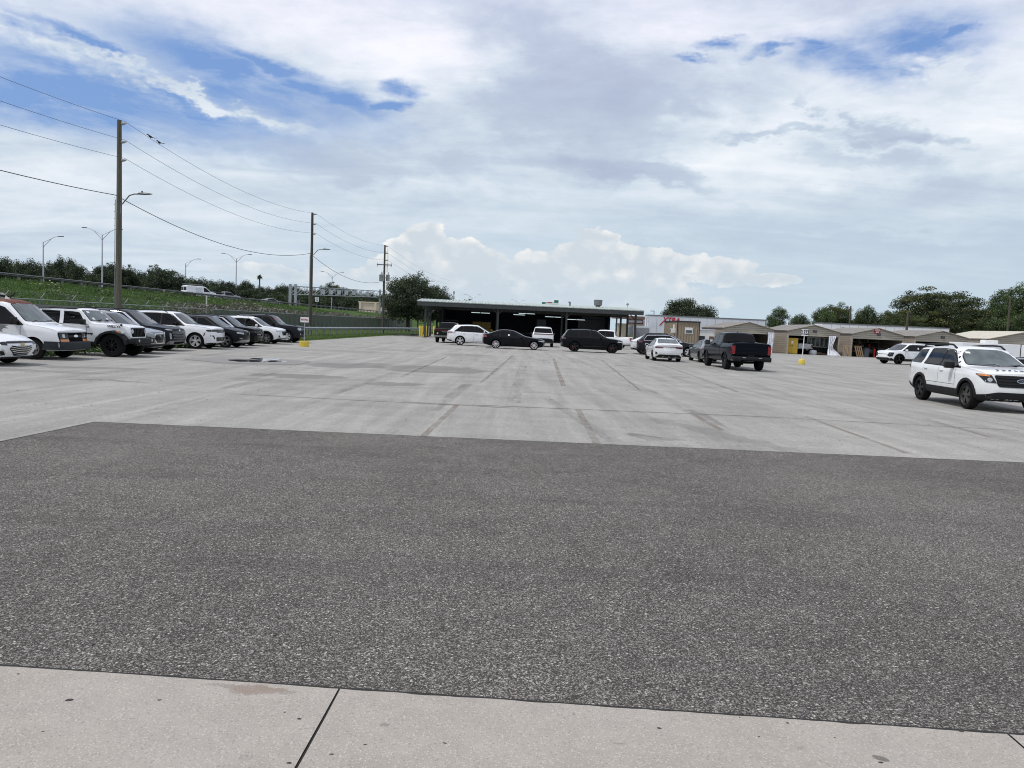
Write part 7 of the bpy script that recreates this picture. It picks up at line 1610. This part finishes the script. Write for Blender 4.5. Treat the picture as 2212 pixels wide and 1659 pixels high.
for i in range(22):
    z = rr_.choice((.52, 1.12, 1.72, 2.22)); h = rr_.uniform(.15, .38); mb = MB(); x = 39.2+i*.20; mb.box((x, 92.3+.012*i, z+h/2), (rr_.uniform(.12, .3), .3, h)); tag(mb.build('stored_box', [PAPER, WOODY, RED_PL, GREYBOX, PLASTIC_G][i % 5], None, bevel=.01), 'small box on the steel shelf in the red-sign shed', 'box', 'boxes on the shed shelf')
# beige site office
p0 = AT(1457.8, 693.8, 84); r = empty('site_office', (17.75, 84.2, 0), 0, 'brown ribbed site office trailer with window air conditioner beside the long lettered trailer', 'site office')
mb = MB(); mb.box2((0, 0, .55), (2.45, 7.2, 3.05)); mb.build('front_wall', OFFICE, r); mb = MB(); mb.box2((-.03, .01, .55), (-.004, 7.19, 3.0)); mb.build('side_wall', OFFICE_S, r); mb = MB(); mb.box2((-.10, -.10, 3.05), (2.55, 7.3, 3.17)); mb.build('roof', PLASTIC_G, r)
for x in (.02, 2.43): mb = MB(); mb.box((x, -.02, 1.8), (.10, .05, 2.5)); mb.build('corner_trim', PLASTIC_G, r)
mb = MB(); mb.box((1.28, -.02, 2.13), (.86, .04, .66)); wf_ = mb.build('window', WHITEPL, r); mb = MB(); mb.box((1.28, -.05, 2.13), (.70, .02, .52)); mb.build('pane', GL_CLEAR, wf_); mb = MB(); mb.box((1.28, -.064, 2.28), (.68, .012, .2)); mb.build('blind', WHITEPL, wf_)
mb = MB(); mb.box((-.25, 1.0, 2.05), (.5, .62, .45)); ac = mb.build('air_conditioner', WHITEPL, r, bevel=.02); mb = MB(); [mb.box((-.505, 1.0, 1.9+.06*q), (.01, .5, .03)) for q in range(6)]; mb.build('grille_slat', PLASTIC_G, ac)
mb = MB(); mb.box((-.04, 1.6, 2.5), (.04, .6, .5)); mb.build('window', WHITEPL, r)
mb = MB(); [mb.box((x, y, .27), (.3, .4, .56)) for x in (.3, 2.1) for y in (.4, 3.5, 6.8)]; mb.build('pier_block', CONCR, r) if False else None
for x in (.3, 2.1):
    for y in (.4, 3.5, 6.8): mb = MB(); mb.box((x, y, .27), (.3, .4, .56)); mb.build('support_block', CONCR, r)
# semi trailers behind the sheds
def semi(x0, x1, y, ztop, label, m, txt=None, dz=0.0):
    L = x1-x0; r = empty('semi_trailer', (x0, y, 0), 0, label, 'trailer', 'semi trailers behind the sheds')
    mb = MB(); mb.box2((0, 0, 1.15), (L, 2.6, ztop-.12)); mb.build('side_panel', m, r); mb = MB(); mb.box2((-.03, -.03, ztop-.16), (L+.03, 2.63, ztop)); mb.build('top_rail', GALV if txt == 'x' else GALV_D, r); mb = MB(); mb.box2((-.02, -.04, 1.02), (L+.02, 2.62, 1.16)); mb.build('bottom_rail', GALV_D, r)
    for q in range(1, 14): mb = MB(); mb.box((L*q/14, -.005, (ztop+1)/2), (.03, .012, ztop-1.3)); mb.build('panel_seam', GALV, r)
    mb = MB(); mb.box2((-.05, .05, 1.2), (-.02, 1.28, ztop-.2)); d1 = mb.build('rear_door', m, r); mb = MB(); mb.box2((-.05, 1.32, 1.2), (-.02, 2.55, ztop-.2)); mb.build('rear_door', m, r)
    mb = MB(); [mb.cyl((-.09, yy, 1.2), (-.09, yy, ztop-.25), .02, n=6) for yy in (.5, .9)]; mb.build('lock_rod', GALV, d1)
    mb = MB(); mb.box2((L-.02, -.035, 1.2), (L+.04, 2.63, ztop-.15)); mb.build('front_edge', MAROON if txt else GALV_D, r)
    for xw in (1.2, 2.5):
        for yy in (.15, 2.2):
            mb = MB(); mb.cyl((xw, yy, .5), (xw, yy+.28, .5), .5, n=20); mb.build('wheel', RUBBER, r, 40)
    mb = MB(); [mb.box((L-2.6, yy, .55), (.14, .14, 1.0)) for yy in (.4, 2.2)]; [mb.box((L-2.6, yy, .04), (.4, .4, .08)) for yy in (.4, 2.2)]; mb.build('landing_gear', GALV_D, r) if False else None
    for yy in (.4, 2.2): mb = MB(); mb.box((L-2.6, yy, .55), (.14, .14, 1.1)); mb.build('landing_leg', GALV_D, r)
    return r
s1 = semi(17.9, 33.6, 103.5, 4.13, 'long white semi trailer with big red slanted lettering behind the brown office', TRAILER, 'XTRA')
text_obj('lettering', 'XTRA', .98, SIGNRED, s1, upright((3.0, -.03, 3.46)), shear=.30, bold=.03, sx=.92, ext=.01)
mb = MB(); mb.add([(1.45, -.02, 2.75), (1.65, -.02, 2.75), (2.58, -.02, 3.84), (2.45, -.02, 3.84), (1.45, -.035, 2.75), (1.65, -.035, 2.75), (2.58, -.035, 3.84), (2.45, -.035, 3.84)], [(0, 1, 2, 3), (7, 6, 5, 4), (0, 4, 5, 1), (1, 5, 6, 2), (2, 6, 7, 3), (3, 7, 4, 0)]); mb.build('logo_stroke', SIGNRED, s1)
s2 = semi(41.6, 58.8, 104.5, 4.10, 'long white semi trailer behind the red-sign shed with one black letter showing', TRAILER2)
text_obj('lettering', 'P', 1.5, SIGNBLK, s2, upright((3.0, -.03, 2.95)), bold=.04, sx=1.2)
# enclosed white trailers at the right
def box_trailer(x0, x1, y, zt, label, door=None, ac=False):
    L = x1-x0; r = empty('enclosed_trailer', (x0, y, 0), 0, label, 'trailer', 'white enclosed trailers at the right'); mb = MB(); mb.box2((0, 0, .45), (L, 2.4, zt)); mb.build('body', TRAILER2, r, bevel=.05)
    mb = MB(); mb.box2((-.01, -.012, .40), (L+.01, 2.41, .50)); mb.build('frame', GALV_D, r)
    if door: mb = MB(); mb.box((door, -.015, (zt+.5)/2), (.85, .04, zt-.75)); dd = mb.build('door', TRAILER, r, bevel=.01); mb = MB(); mb.box((door-.3, -.05, 1.2), (.12, .03, .06)); mb.build('handle', GALV_D, dd)
    if ac: mb = MB(); mb.box((L*.58, 1.2, zt+.16), (1.3, .9, .36)); mb.build('roof_air_conditioner', WHITEPL, r, bevel=.08)
    for xw in (L*.45, L*.6): mb = MB(); mb.cyl((xw, -.04, .34), (xw, .2, .34), .34, n=20); mb.build('wheel', RUBBER, r, 40)
    mb = MB(); mb.tube([(L, 1.2, .45), (L+1.0, 1.2, .45)], .05, 6); mb.build('tongue', GALV_D, r)
box_trailer(43.9, 49.6, 75.5, 2.12, 'white enclosed trailer with roof air conditioner behind the right-edge SUV', 2.3, True)
box_trailer(50.9, 58, 75.0, 2.10, 'white enclosed trailer with side door at the far right edge', 1.3)
# grey roll-door box and clutter seen between bay and trailer
r = empty('storage_container', (15.6, 101.5, 0), 0, 'grey storage container with roll-up door between the bay and the lettered trailer', 'container'); mb = MB(); mb.box2((0, 0, .1), (2.3, 5, 2.55)); mb.build('shell', TRAILER, r, bevel=.03); mb = MB(); mb.box2((.18, -.03, .25), (2.12, .0, 2.3)); mb.build('roll_door', GREYBOX, r)
r = empty('carport', (14.6, 112, 0), 0, 'brown carport roof with stacked goods seen past the bay corner', 'carport'); mb = MB(); mb.box2((0, 0, 3.6), (5, 5, 4.0)); mb.build('roof', BROWNPAN, r)
for x in (.2, 4.8): mb = MB(); mb.box2((x-.1, .1, 0), (x+.1, .3, 3.6)); mb.build('post', DKSTEEL, r)
mb = MB(); mb.box2((.6, 2, 0), (4.6, 4.6, 2.9)); mb.build('rear_wall', YEL_DULL if 0 else BEIGE, r)
a = AT(1373, 695, 135); r = empty('billboard', (a.x, 135, 0), 0, 'dark framed billboard on a post behind the bay corner', 'billboard'); mb = MB(); mb.box2((-1.35, 0, a.z-.55), (1.35, .3, a.z+.55)); bb = mb.build('panel', MAROON, r); mb = MB(); mb.box2((-1.2, -.04, a.z-.18), (1.2, 0, a.z+.22)); mb.build('poster', GREYBOX, bb); mb = MB(); mb.cyl((0, .15, 0), (0, .15, a.z-.5), .2, n=10); mb.build('post', GALV_D, r)
a = AT(1392, 697, 150); r = empty('billboard', (a.x, 150, 0), 0, 'smaller grey-blue billboard right of the dark framed one', 'billboard'); mb = MB(); mb.box2((-1.1, 0, a.z-.45), (1.0, .3, a.z+.45)); mb.build('panel', GREYBOX, r); mb = MB(); mb.cyl((0, .15, 0), (0, .15, a.z-.4), .2, n=10); mb.build('post', GALV_D, r)
p = AT(1413, 672, 150); r = empty('lamp_pole', (p.x, 150, 0), 0, 'thin grey lamp pole over the left end of the lettered trailer', 'street lamp'); mb = MB(); mb.cyl((0, 0, 0), (0, 0, p.z), .12, .07, 8); mb.build('shaft', GALV_D, r, 40); mb = MB(); mb.box((-.35, 0, p.z), (.7, .25, .12)); mb.build('lamp_head', LAMPHEAD, r)
p = AT(1961, 672, 100); r = empty('wooden_pole', (p.x, 100, 0), 0, 'short dark wooden pole rising behind the fourth shed', 'pole'); mb = MB(); mb.cyl((0, 0, 0), (.06, 0, p.z), .17, .13, 12); mb.build('shaft', POLEWOOD2, r, 40)
p = AT(1838, 661, 118); r = empty('lamp_pole', (p.x, 118, 0), 0, 'lamp pole against the trees behind the red-sign shed', 'street lamp'); mb = MB(); mb.cyl((0, 0, 0), (0, 0, p.z), .14, .1, 10); mb.build('shaft', POLEWOOD2, r, 40); cobra(r, 0, 0, p.z-.6, 1.4, R(175), .5)
p = AT(2183, 640, 112); r = empty('wooden_pole', (p.x, 112, 0), 0, 'dark wooden pole among the trees at the right edge', 'pole'); mb = MB(); mb.cyl((0, 0, 0), (0, 0, p.z), .17, .13, 12); mb.build('shaft', POLEWOOD2, r, 40)
# small white hut between office and sheds
r = empty('white_hut', (20.9, 89, 0), 0, 'small white hut with dark door between the office trailer and the leftmost shed', 'hut'); mb = MB(); mb.box2((0, 0, 0), (2.2, 2.5, 2.3)); mb.build('wall', WHITEPL, r); mb = MB(); mb.box2((-.08, -.08, 2.3), (2.28, 2.58, 2.4)); mb.build('roof', TRAILER, r); mb = MB(); mb.box2((.25, -.03, 0), (1.1, 0, 1.6)); mb.build('door', SIGNBLK, r); mb = MB(); mb.box2((1.6, -.03, 0), (2.15, 0, 1.6)); mb.build('panel', BROWNPAN, r)
# flat dark mats lying on the kerb left of the bay
for i, (px, py, rx, ry) in enumerate(((868, 723.5, 2.3, .8), (889, 722, 1.3, .5))):
    g = G(px, py, .1); o = empty('rubber_mat', (g.x, g.y, .06), 0, ['dark flattened tarpaulin lying on the kerb left of the bay', 'smaller dark tarpaulin nearest the bay corner'][i], 'tarpaulin'); mb = MB(); mb.box((0, 0, .04), (rx*2, ry*2, .09)); mb.build('sheet', PLASTIC, o, bevel=.03)
# ------------------------------------------------------------------ trees
def crown_mesh(name, rx, ry, rz, zc, nclump, nleaf, rc, leaf, seed, flat_=1.0, low=-.6, hollow=.45, gaps=.0):
    """leaf sprays gathered in clumps spread through an uneven crown; returns mesh data and the clump centres"""
    r = random.Random(seed); V = []; F = []; A = []; cs = []
    tries = 0
    while len(cs) < nclump and tries < 9000:
        tries += 1
        x, y, z = r.uniform(-1, 1), r.uniform(-1, 1), r.uniform(low, 1)
        q = math.sqrt(x*x+y*y+z*z)
        if q > 1 or q < hollow*r.random(): continue
        k = 1+.30*noise.noise(Vector((x*1.7+seed, y*1.7, z*1.7)))
        p = Vector((x*rx*k, y*ry*k, zc+z*rz*k))
        if gaps and noise.noise(p*.35+Vector((seed*3, 0, 0))) < -gaps: continue
        if any((p-c_).length < rc*.55 for c_ in cs): continue
        cs.append(p)
    for c_ in cs:
        tone = r.uniform(0, 1); rr = rc*r.uniform(.65, 1.25)
        for _ in range(int(nleaf*(rr/rc)**2)):
            u = Vector((r.gauss(0, 1), r.gauss(0, 1), r.gauss(0, 1))).normalized()*rr*(r.random()**.45)
            p = c_+Vector((u.x, u.y, u.z*.72*flat_))
            n = (u.normalized()+Vector((r.gauss(0, .7), r.gauss(0, .7), r.gauss(.3, .7)))).normalized()
            a = n.orthogonal().normalized(); b = n.cross(a); t = r.uniform(0, 6.28); a, b = a*math.cos(t)+b*math.sin(t), b*math.cos(t)-a*math.sin(t)
            l = leaf*r.uniform(.6, 1.4); w = l*r.uniform(.40, .65); i = len(V)
            V += [p-a*l*.5, p+b*w*.5+n*l*.06, p+a*l*.5, p-b*w*.5+n*l*.06]; F.append((i, i+1, i+2, i+3))
            A += [min(1, max(0, tone*.65+.35*r.random()))]*4
    me = bpy.data.meshes.new(name); me.from_pydata([tuple(v) for v in V], [], F)
    at = me.attributes.new('clump', 'FLOAT', 'POINT'); at.data.foreach_set('value', A)
    return me, cs
def trunk_mesh(zc, h0, cs, tr, seed, nlimb=14, lean=.3):
    r = random.Random(seed); mb = MB()
    fork = Vector((r.uniform(-lean, lean), r.uniform(-lean, lean), h0))
    mb.tube([(0, 0, -.4), (0, 0, .15), fork*.5, fork], [tr*1.5, tr*1.1, tr*.95, tr*.8], 9)
    for c_ in r.sample(cs, min(nlimb, len(cs))):
        mid = fork.lerp(c_, .5)+Vector((r.uniform(-.4, .4), r.uniform(-.4, .4), r.uniform(.1, .7)))
        mb.tube([fork*.96, fork.lerp(mid, .5)+Vector((0, 0, .2)), mid, c_], [tr*.55, tr*.38, tr*.24, tr*.07], 6)
    return mb.mesh('trunk', 60)
PROTO = {}
def proto(key, rx, ry, rz, zc, nclump, nleaf, rc, leaf, seed, m, tr=.25, h0=None, **k):
    cm, cs = crown_mesh('crown', rx, ry, rz, zc, nclump, nleaf, rc, leaf, seed, **k); cm.materials.append(m)
    tm = trunk_mesh(zc, h0 or zc*.45, cs, tr, seed); tm.materials.append(BARK)
    top = max(v.co.z for v in cm.vertices); wid = max(abs(v.co.x) for v in cm.vertices)*2
    PROTO[key] = (cm, tm, top, wid)
proto('oak', 5.6, 5.0, 4.4, 5.6, 200, 210, 1.25, .26, 11, LEAF_OAK, .42, 2.2, low=-.75, gaps=.22)
proto('oak2', 6.0, 5.0, 3.6, 5.0, 170, 200, 1.25, .26, 23, LEAF_OAK, .40, 2.0, low=-.6, gaps=.20)
proto('rain', 7.3, 6.0, 5.0, 5.4, 300, 200, 1.25, .24, 31, LEAF_OLIVE, .5, 2.4, flat_=.55, low=-.8, gaps=.20)
proto('green', 3.6, 3.4, 3.6, 4.6, 130, 180, 1.1, .24, 41, LEAF_GRN, .25, 2.0, low=-.85, gaps=.30)
proto('tall', 3.4, 3.2, 4.6, 6.0, 140, 160, 1.05, .24, 47, LEAF_GRN, .25, 2.4, low=-.9, gaps=.14)
proto('wood', 4.2, 4.0, 4.2, 5.2, 130, 130, 1.35, .34, 53, LEAF_WOOD, .25, 2.2, low=-.95, gaps=.32)
proto('wood2', 4.6, 4.2, 3.8, 4.6, 130, 130, 1.35, .34, 59, LEAF_WOOD, .25, 2.0, low=-.95, gaps=.30)
proto('airy', 3.6, 3.4, 3.0, 7.0, 46, 110, .95, .30, 61, LEAF_WOOD, .22, 4.2, low=-.7, gaps=.10)
proto('bush', 3.4, 3.0, 2.2, 1.9, 60, 120, 1.05, .30, 67, LEAF_WOOD, .12, .7, low=-.85)
def tree(key, x, y, z, h, w, rz, label, group=None, name='tree'):
    cm, tm, top, wid = PROTO[key]; w *= 1.22; r = empty(name, (x, y, z), rz, label, 'bush' if key == 'bush' else 'tree', group)
    s = (w/wid, w/wid, h/top)
    for nm, me in (('crown', cm), ('trunk', tm)): o = link_mesh(nm, me, None, r); o.scale = s
    return r
def tree_px(key, px0, px1, ptop, d, label, rz=0.0, zb=0.0, group=None, name='tree'):
    a, b = AT(px0, ptop, d), AT(px1, ptop, d); t = AT((px0+px1)/2, ptop, d)
    return tree(key, (a.x+b.x)/2, d, zb, t.z-zb, b.x-a.x, rz, label, group, name)
tree_px('oak', 826, 945, 581, 132, 'big dark oak with dense crown rising left of the service bay', .4, 0, None, 'oak_tree')
tree_px('oak2', 905, 992, 615, 138, 'lower spreading part of the oaks just over the left end of the bay roof', 2.0, 0, None, 'oak_tree')
tree_px('bush', 985, 1052, 643, 175, 'low far bushes over the bay roof right of the oaks', .3, 0, None, 'bush')
tree_px('oak2', 1418, 1562, 642, 128, 'round spreading tree behind the red-lettered white trailer', 1.1, 0, None, 'shade_tree')
TG = 'trees behind the sheds'
tree_px('tall', 1660, 1712, 659, 132, 'slim upright tree just right of the red-lettered trailer', .2, 0, TG)
tree_px('green', 1704, 1752, 675, 136, 'small rounded tree between the slim tree and the broad dark trees', 1.4, 0, TG)
tree_px('green', 1752, 1806, 660, 126, 'dark tree with shelf-like crown, leftmost of the tall group', 2.9, 0, TG)
tree_px('rain', 1766, 1850, 651, 130, 'broad dark tree with layered crown behind the pickup shed', 4.0, 0, TG)
tree_px('green', 1848, 1900, 656, 132, 'rounded green tree behind the red-sign shed, left one', .9, 0, TG)
tree_px('green', 1890, 1950, 668, 128, 'lower bright green tree under the left side of the big domed tree', 3.7, 0, TG)
tree_px('rain', 1926, 2134, 617, 124, 'very wide domed tree with olive-yellow crown over the sheds', .5, 0, TG, 'rain_tree')
tree_px('rain', 1905, 2010, 668, 119, 'olive lower limb tree in front of the dome at its left', 2.2, 0, TG, 'rain_tree')
tree_px('tall', 2130, 2196, 624, 122, 'tall loose tree right of the dome', 1.9, 0, TG)
tree_px('tall', 2160, 2250, 606, 126, 'tallest loose tree cut by the right edge', 5.0, 0, TG)
tree_px('green', 2110, 2180, 680, 116, 'dark low tree behind the pale-roofed shed', 2.6, 0, TG)
tree_px('green', 2168, 2250, 672, 114, 'dark low tree at the right edge above the far shed', .7, 0, TG)
tree_px('bush', 2060, 2130, 702, 116, 'bushes in the gap under the domed tree', .1, 0, TG, 'bush'); tree_px('bush', 2120, 2230, 712, 112, 'bushes at the right edge over the pale shed roof', 1.1, 0, TG, 'bush')
tree_px('bush', 1690, 1780, 698, 134, 'bushes under the small trees right of the lettered trailer', 2.1, 0, TG, 'bush'); tree_px('bush', 1860, 1960, 690, 130, 'bushes between the green trees and the dome', 3.1, 0, TG, 'bush'); tree_px('bush', 1780, 1870, 690, 132, 'bushes under the layered dark tree', 4.0, 0, TG, 'bush')
for i_, (a_, b_, t_) in enumerate(((1775, 1835, 684), (1830, 1900, 680), (1895, 1960, 690), (1990, 2060, 672), (2040, 2120, 668), (2090, 2170, 660), (2150, 2230, 650), (2200, 2290, 655), (1940, 2000, 684))):
    tree_px('wood' if i_ % 2 else 'wood2', a_, b_, t_, 140+i_ % 3*4, 'dense dark backing tree closing the gaps behind the sheds', i_*.9, 0, 'backing trees behind the sheds', 'backing_tree')
for i_ in range(11):
    x_ = 86+i_*9.5+2*math.sin(i_*2.3); tree('wood' if i_ % 2 else 'green', x_, 112-i_*5+3*math.cos(i_*1.7), 0, 8.5+1.6*math.sin(i_*1.9), 9.5, i_*1.1, 'dense dark tree of the belt running on past the right edge', 'tree belt past the right edge', 'belt_tree')
# the wood beyond the highway
WG = 'trees of the wood beyond the highway'
prof = [(-120, 545), (-60, 552), (0, 549), (30, 551), (60, 564), (80, 574), (110, 562), (140, 556), (170, 566), (195, 584), (225, 574), (262, 570), (290, 578), (312, 594), (345, 586), (375, 592), (410, 600), (450, 602), (500, 604), (560, 606), (600, 614), (650, 612), (700, 614), (760, 622), (840, 632), (900, 640)]
tr_ = random.Random(17); px = -110; i = 0
while px < 860:
    d = tr_.uniform(165, 235) if px < 560 else tr_.uniform(290, 340); top = itp(prof, px)+(tr_.uniform(-12, 4) if px < 400 else tr_.uniform(-4, 9)); w = tr_.uniform(52, 80)*(170/d if px < 560 else .75)*(1 if px < 420 else .85)
    tree_px(tr_.choice(('wood', 'wood2')), px-w/2, px+w/2, top, d, 'dense dark green tree in the wood lining the far side of the highway', tr_.uniform(0, 6.28), 3.0, WG, 'woodland_tree')
    if i % 1 == 0: w2 = tr_.uniform(60, 90); tree_px('bush', px-w2/2+14, px+w2/2+14, max(top+26, min(625, 600+.075*px)) if px < 420 else top+18, tr_.uniform(112, 150) if px < 420 else (200 if px < 560 else 280), 'leafy bush along the far edge of the highway under the wood', tr_.uniform(0, 6.28), 3.2, 'bushes along the far edge of the highway', 'bush')
    px += tr_.uniform(20, 30); i += 1
tree_px('airy', 318, 382, 571, 175, 'tall airy tree standing clear above the wood right of the nearest pole', .8, 3, WG, 'woodland_tree')
tree_px('airy', 248, 290, 569, 176, 'loose thin-crowned tree just right of the nearest utility pole', 2.8, 3, WG, 'woodland_tree')
tree_px('airy', 205, 250, 565, 172, 'pair-like loose tree behind the double-arm lamp left of the nearest pole', 4.4, 3, WG, 'woodland_tree')
tree_px('airy', 700, 745, 608, 230, 'thin-crowned tree behind the sign gantry', 1.2, 3, WG, 'woodland_tree')
# a lone palm far off
p = AT(561, 589, 230); r = empty('palm_tree', (p.x, p.y, 2), 0, 'lone palm head standing above the distant wood', 'palm tree'); H = p.z-2
mb = MB(); mb.tube([(0, 0, 0), (.1, 0, H*.5), (0, 0, H-1)], [.22, .2, .18], 8); mb.build('trunk', BARK, r, 50)
V = []; F = []; A = []
for k in range(34):
    a = 2*math.pi*k/34*2.4; el_ = R(tr_.uniform(-40, 70)); n = 7; pr = None
    for j in range(n+1):
        t = j/n; l = 1.25*t; x = math.cos(a)*l*math.cos(el_); y = math.sin(a)*l*math.cos(el_); z = H-1+l*math.sin(el_)-.7*t*t
        w = .22*math.sin(math.pi*min(1, t+.12)); s = Vector((-math.sin(a), math.cos(a), 0))*w; V += [tuple(Vector((x, y, z))-s), tuple(Vector((x, y, z))+s)]; A += [.2+.3*tr_.random()]*2
        if j: i0 = len(V)-4; F.append((i0, i0+1, i0+3, i0+2))
me = bpy.data.meshes.new('crown'); me.from_pydata(V, [], F); at = me.attributes.new('clump', 'FLOAT', 'POINT'); at.data.foreach_set('value', A); link_mesh('crown', me, LEAF_OAK, r)
# dry brush and vines grown along the fence top, weeds at the foot of the bank
def brush(name, n, area, hz, leaf, m, seed, label, cat):
    r = random.Random(seed); V = []; F = []; A = []
    for _ in range(n):
        x, y, z = area(r); a = Vector((r.gauss(0, 1), r.gauss(0, 1), r.gauss(0, .8))).normalized(); b = a.orthogonal().normalized()
        l = leaf*r.uniform(.5, 1.6); w = l*r.uniform(.10, .5); i = len(V); p = Vector((x, y, z)); V += [tuple(p-a*l/2), tuple(p+b*w/2), tuple(p+a*l/2), tuple(p-b*w/2)]; F.append((i, i+1, i+2, i+3)); A += [min(1, max(0, .5+noise.noise(p*.6)*.6+r.uniform(-.3, .3)))]*4
    me = bpy.data.meshes.new(name); me.from_pydata(V, [], F); at = me.attributes.new('clump', 'FLOAT', 'POINT'); at.data.foreach_set('value', A); tag(link_mesh(name, me, m), label, cat, None, 'stuff')
def ba(r):
    y = r.uniform(62, 150); e = .5+.5*noise.noise(Vector((y*.12, 5, 0))); x = FX(y)-.3-r.random()*2.4; return x, y, bank_z(x, y)+r.random()**1.3*(1.5+1.3*e)
brush('dry_brush', 22000, ba, 2, .32, LEAF_BRUSH, 3, 'grey-brown dry brush grown up behind the far half of the fence', 'brush')
def bb_(r):
    y = 20+135*r.random()**1.3; k = int(y*.37); x = -30-18*((k*7919 % 97)/97)+r.gauss(0, .7)+max(0, (y-150)*.06); yy = k/.37+r.gauss(0, .9); return x, yy, bank_z(x, yy)+abs(r.gauss(0, .28))
brush('weeds', 15000, bb_, 1, .24, LEAF_GRN, 9, 'dark leafy weed clumps scattered over the grassy embankment', 'weeds')
def bv(r):
    y = r.choice((27.2, 27.9, 30.6, 33.5, 36.7, 37, 39.6, 43, 43.4, 45.2, 46.8, 47.2))+r.gauss(0, .7); x = -16.2-2.5*r.random(); return x, y, .02+abs(r.gauss(0, .11))
brush('kerb_weeds', 5000, bv, 1, .16, LEAF_GRASS, 12, 'ragged weeds under and between the parked noses', 'weeds')

# grit, leaf scraps and pebbles lying about on the paving
r_ = random.Random(44); V = []; F = []
for _ in range(420):
    if r_.random() < .55: px, py = r_.uniform(-50, 2260), 760+250*r_.random()**1.2
    else: px, py = r_.uniform(-50, 2260), r_.uniform(950, 1655)
    g = G(px, py, .01); dd = g.y
    if py > 1440 and r_.random() < .75: continue
    s_ = r_.uniform(.0025, .007)*(1+dd*.10); a = r_.uniform(0, 6.28); i = len(V); n = 6
    for k in range(n): t = 2*math.pi*k/n+a; q = s_*r_.uniform(.5, 1.2); V.append((g.x+q*math.cos(t)*1.5, g.y+q*math.sin(t), .013))
    V.append((g.x, g.y, .013+s_*.5)); F += [(i+k, i+(k+1) % n, i+n) for k in range(n)]
me = bpy.data.meshes.new('paving_grit'); me.from_pydata(V, [], F)
tag(link_mesh('paving_grit', me, mat('dark_grit', (.05, .045, .038), .95, var=.8, vscale=1.3)), 'scattered dark grit and leaf scraps on the paving', 'grit', None, 'stuff')
# ------------------------------------------------------------------ traffic on the highway
def hwy(px, py, d, z=4.15): p = AT(px, py, d); return (p.x, p.y, z)
HG = 'vehicles driving along the highway'
x, y, z = hwy(430, 632, 132); c = Car('highway_van', 'white work van with ladder rack driving along the highway', 'van', (x, y, z), R(52), 5.7, 2.0,
        [(0, 1.02), (.1, 1.08), (1.05, 1.24), (1.15, 1.27), (1.95, 1.96), (2.25, 2.05), (5.45, 2.08), (5.7, 1.95)], [(0, 1.10), (5.7, 1.22)], [(0, .34), (5.7, .42)], (.98, 4.36), .375, P_WHITE, tum=.16, group=HG, boxy=.6)
c.shield(1.34, 1.90, .84, .68); c.dlo(1.28, 2.05, 2.50, 2.50, up=.20, lo=-.01); c.autodoors(1.4, 2.5, 3.8); c.wheels(GUNMETAL, 5); c.both([(2.8, .55), (4.0, .55), (4.0, 1.8), (2.8, 1.8)], TRAILER, 'side_panel', off=.01); c.patch('B', [(-.8, 1.25), (-.05, 1.25), (-.05, 1.85), (-.8, 1.85)], GL_DARK, 'rear_window'); c.patch('B', [(.05, 1.25), (.8, 1.25), (.8, 1.85), (.05, 1.85)], GL_DARK, 'rear_window')
mb = MB(); [mb.tube([(2.85-s_, -.8, 2.05), (2.85-s_, -.8, 2.28), (2.85-s_, .8, 2.28), (2.85-s_, .8, 2.05)], .03, 6) for s_ in (2.6, 4.0, 5.3)]; [mb.tube([(.3, yy, 2.32), (-2.7, yy, 2.32)], .04, 6) for yy in (-.5, 0, .5)]; c.mesh(mb, 'ladder_rack', GALV_D)
for px, py, d, rz, pm, lab in [(468, 634, 150, 52, P_BODY, 'dark SUV directly ahead of the white highway van'), (800/1, 0, 0, 0, None, None)]:
    if pm is None: continue
    x, y, z = hwy(px, py, d); c = suv('highway_car', lab, (x, y, z), R(rz), pm, group=HG); common_side(c, 1.5, 2.15, 2.5, 3.4, 4.2, 4.0); c.autodoors(1.6, 2.5, 3.5); c.wheels(SILVER, 5); c.patch('B', [(-.6, 1.2), (.6, 1.2), (.55, 1.55), (-.55, 1.55)], GL_DARK, 'rear_window')
x, y, z = hwy(488, 638, 150); c = pickup('highway_pickup', 'silver pickup on the highway right of the white van', (x, y, z), R(50), P_SILV, group=HG); c.autodoors(1.65, 2.75, 3.5); c.wheels(SILVER, 5); c.shield(1.35, 1.7, .75, .62, 'B', GL_DARK, 'rear_window')
def hsedan(px, py, d, rz, pm, lab):
    x, y, z = hwy(px, py, d); c = Car('highway_car', lab, 'car', (x, y, z), R(rz), 4.8, 1.84, sedan_top(4.8, 1.45), [(0, .84), (4.8, 1.0)], [(0, .22), (4.8, .3)], (.95, 3.75), .34, pm, tum=.25, group=HG)
    c.shield(1.03, 1.36, .72, .55); c.shield(1.16, 1.38, .66, .53, 'B', name='rear_window'); common_side(c, 1.6, 2.25, 2.6, 3.45, 3.95, 3.65); c.autodoors(1.55, 2.6, 3.6); c.wheels(SILVER, 5)
hsedan(587, 650, 172, 48, P_SILV, 'pale silver sedan on the highway left of the sign gantry'); hsedan(738, 665, 250, 50, P_CHAR, 'grey car on the highway right of the gantry lamp')
hsedan(355, 640, 118, 60, P_BODY, 'dark car low behind the highway guardrail left of the white van') if False else None
x, y, z = hwy(832, 672, 262); c = pickup('highway_pickup', 'white pickup on the highway in front of the beige building', (x, y, z-1.2), R(30), P_WHITE, group=HG); c.autodoors(1.65, 2.75, 3.5); c.wheels(SILVER, 5)
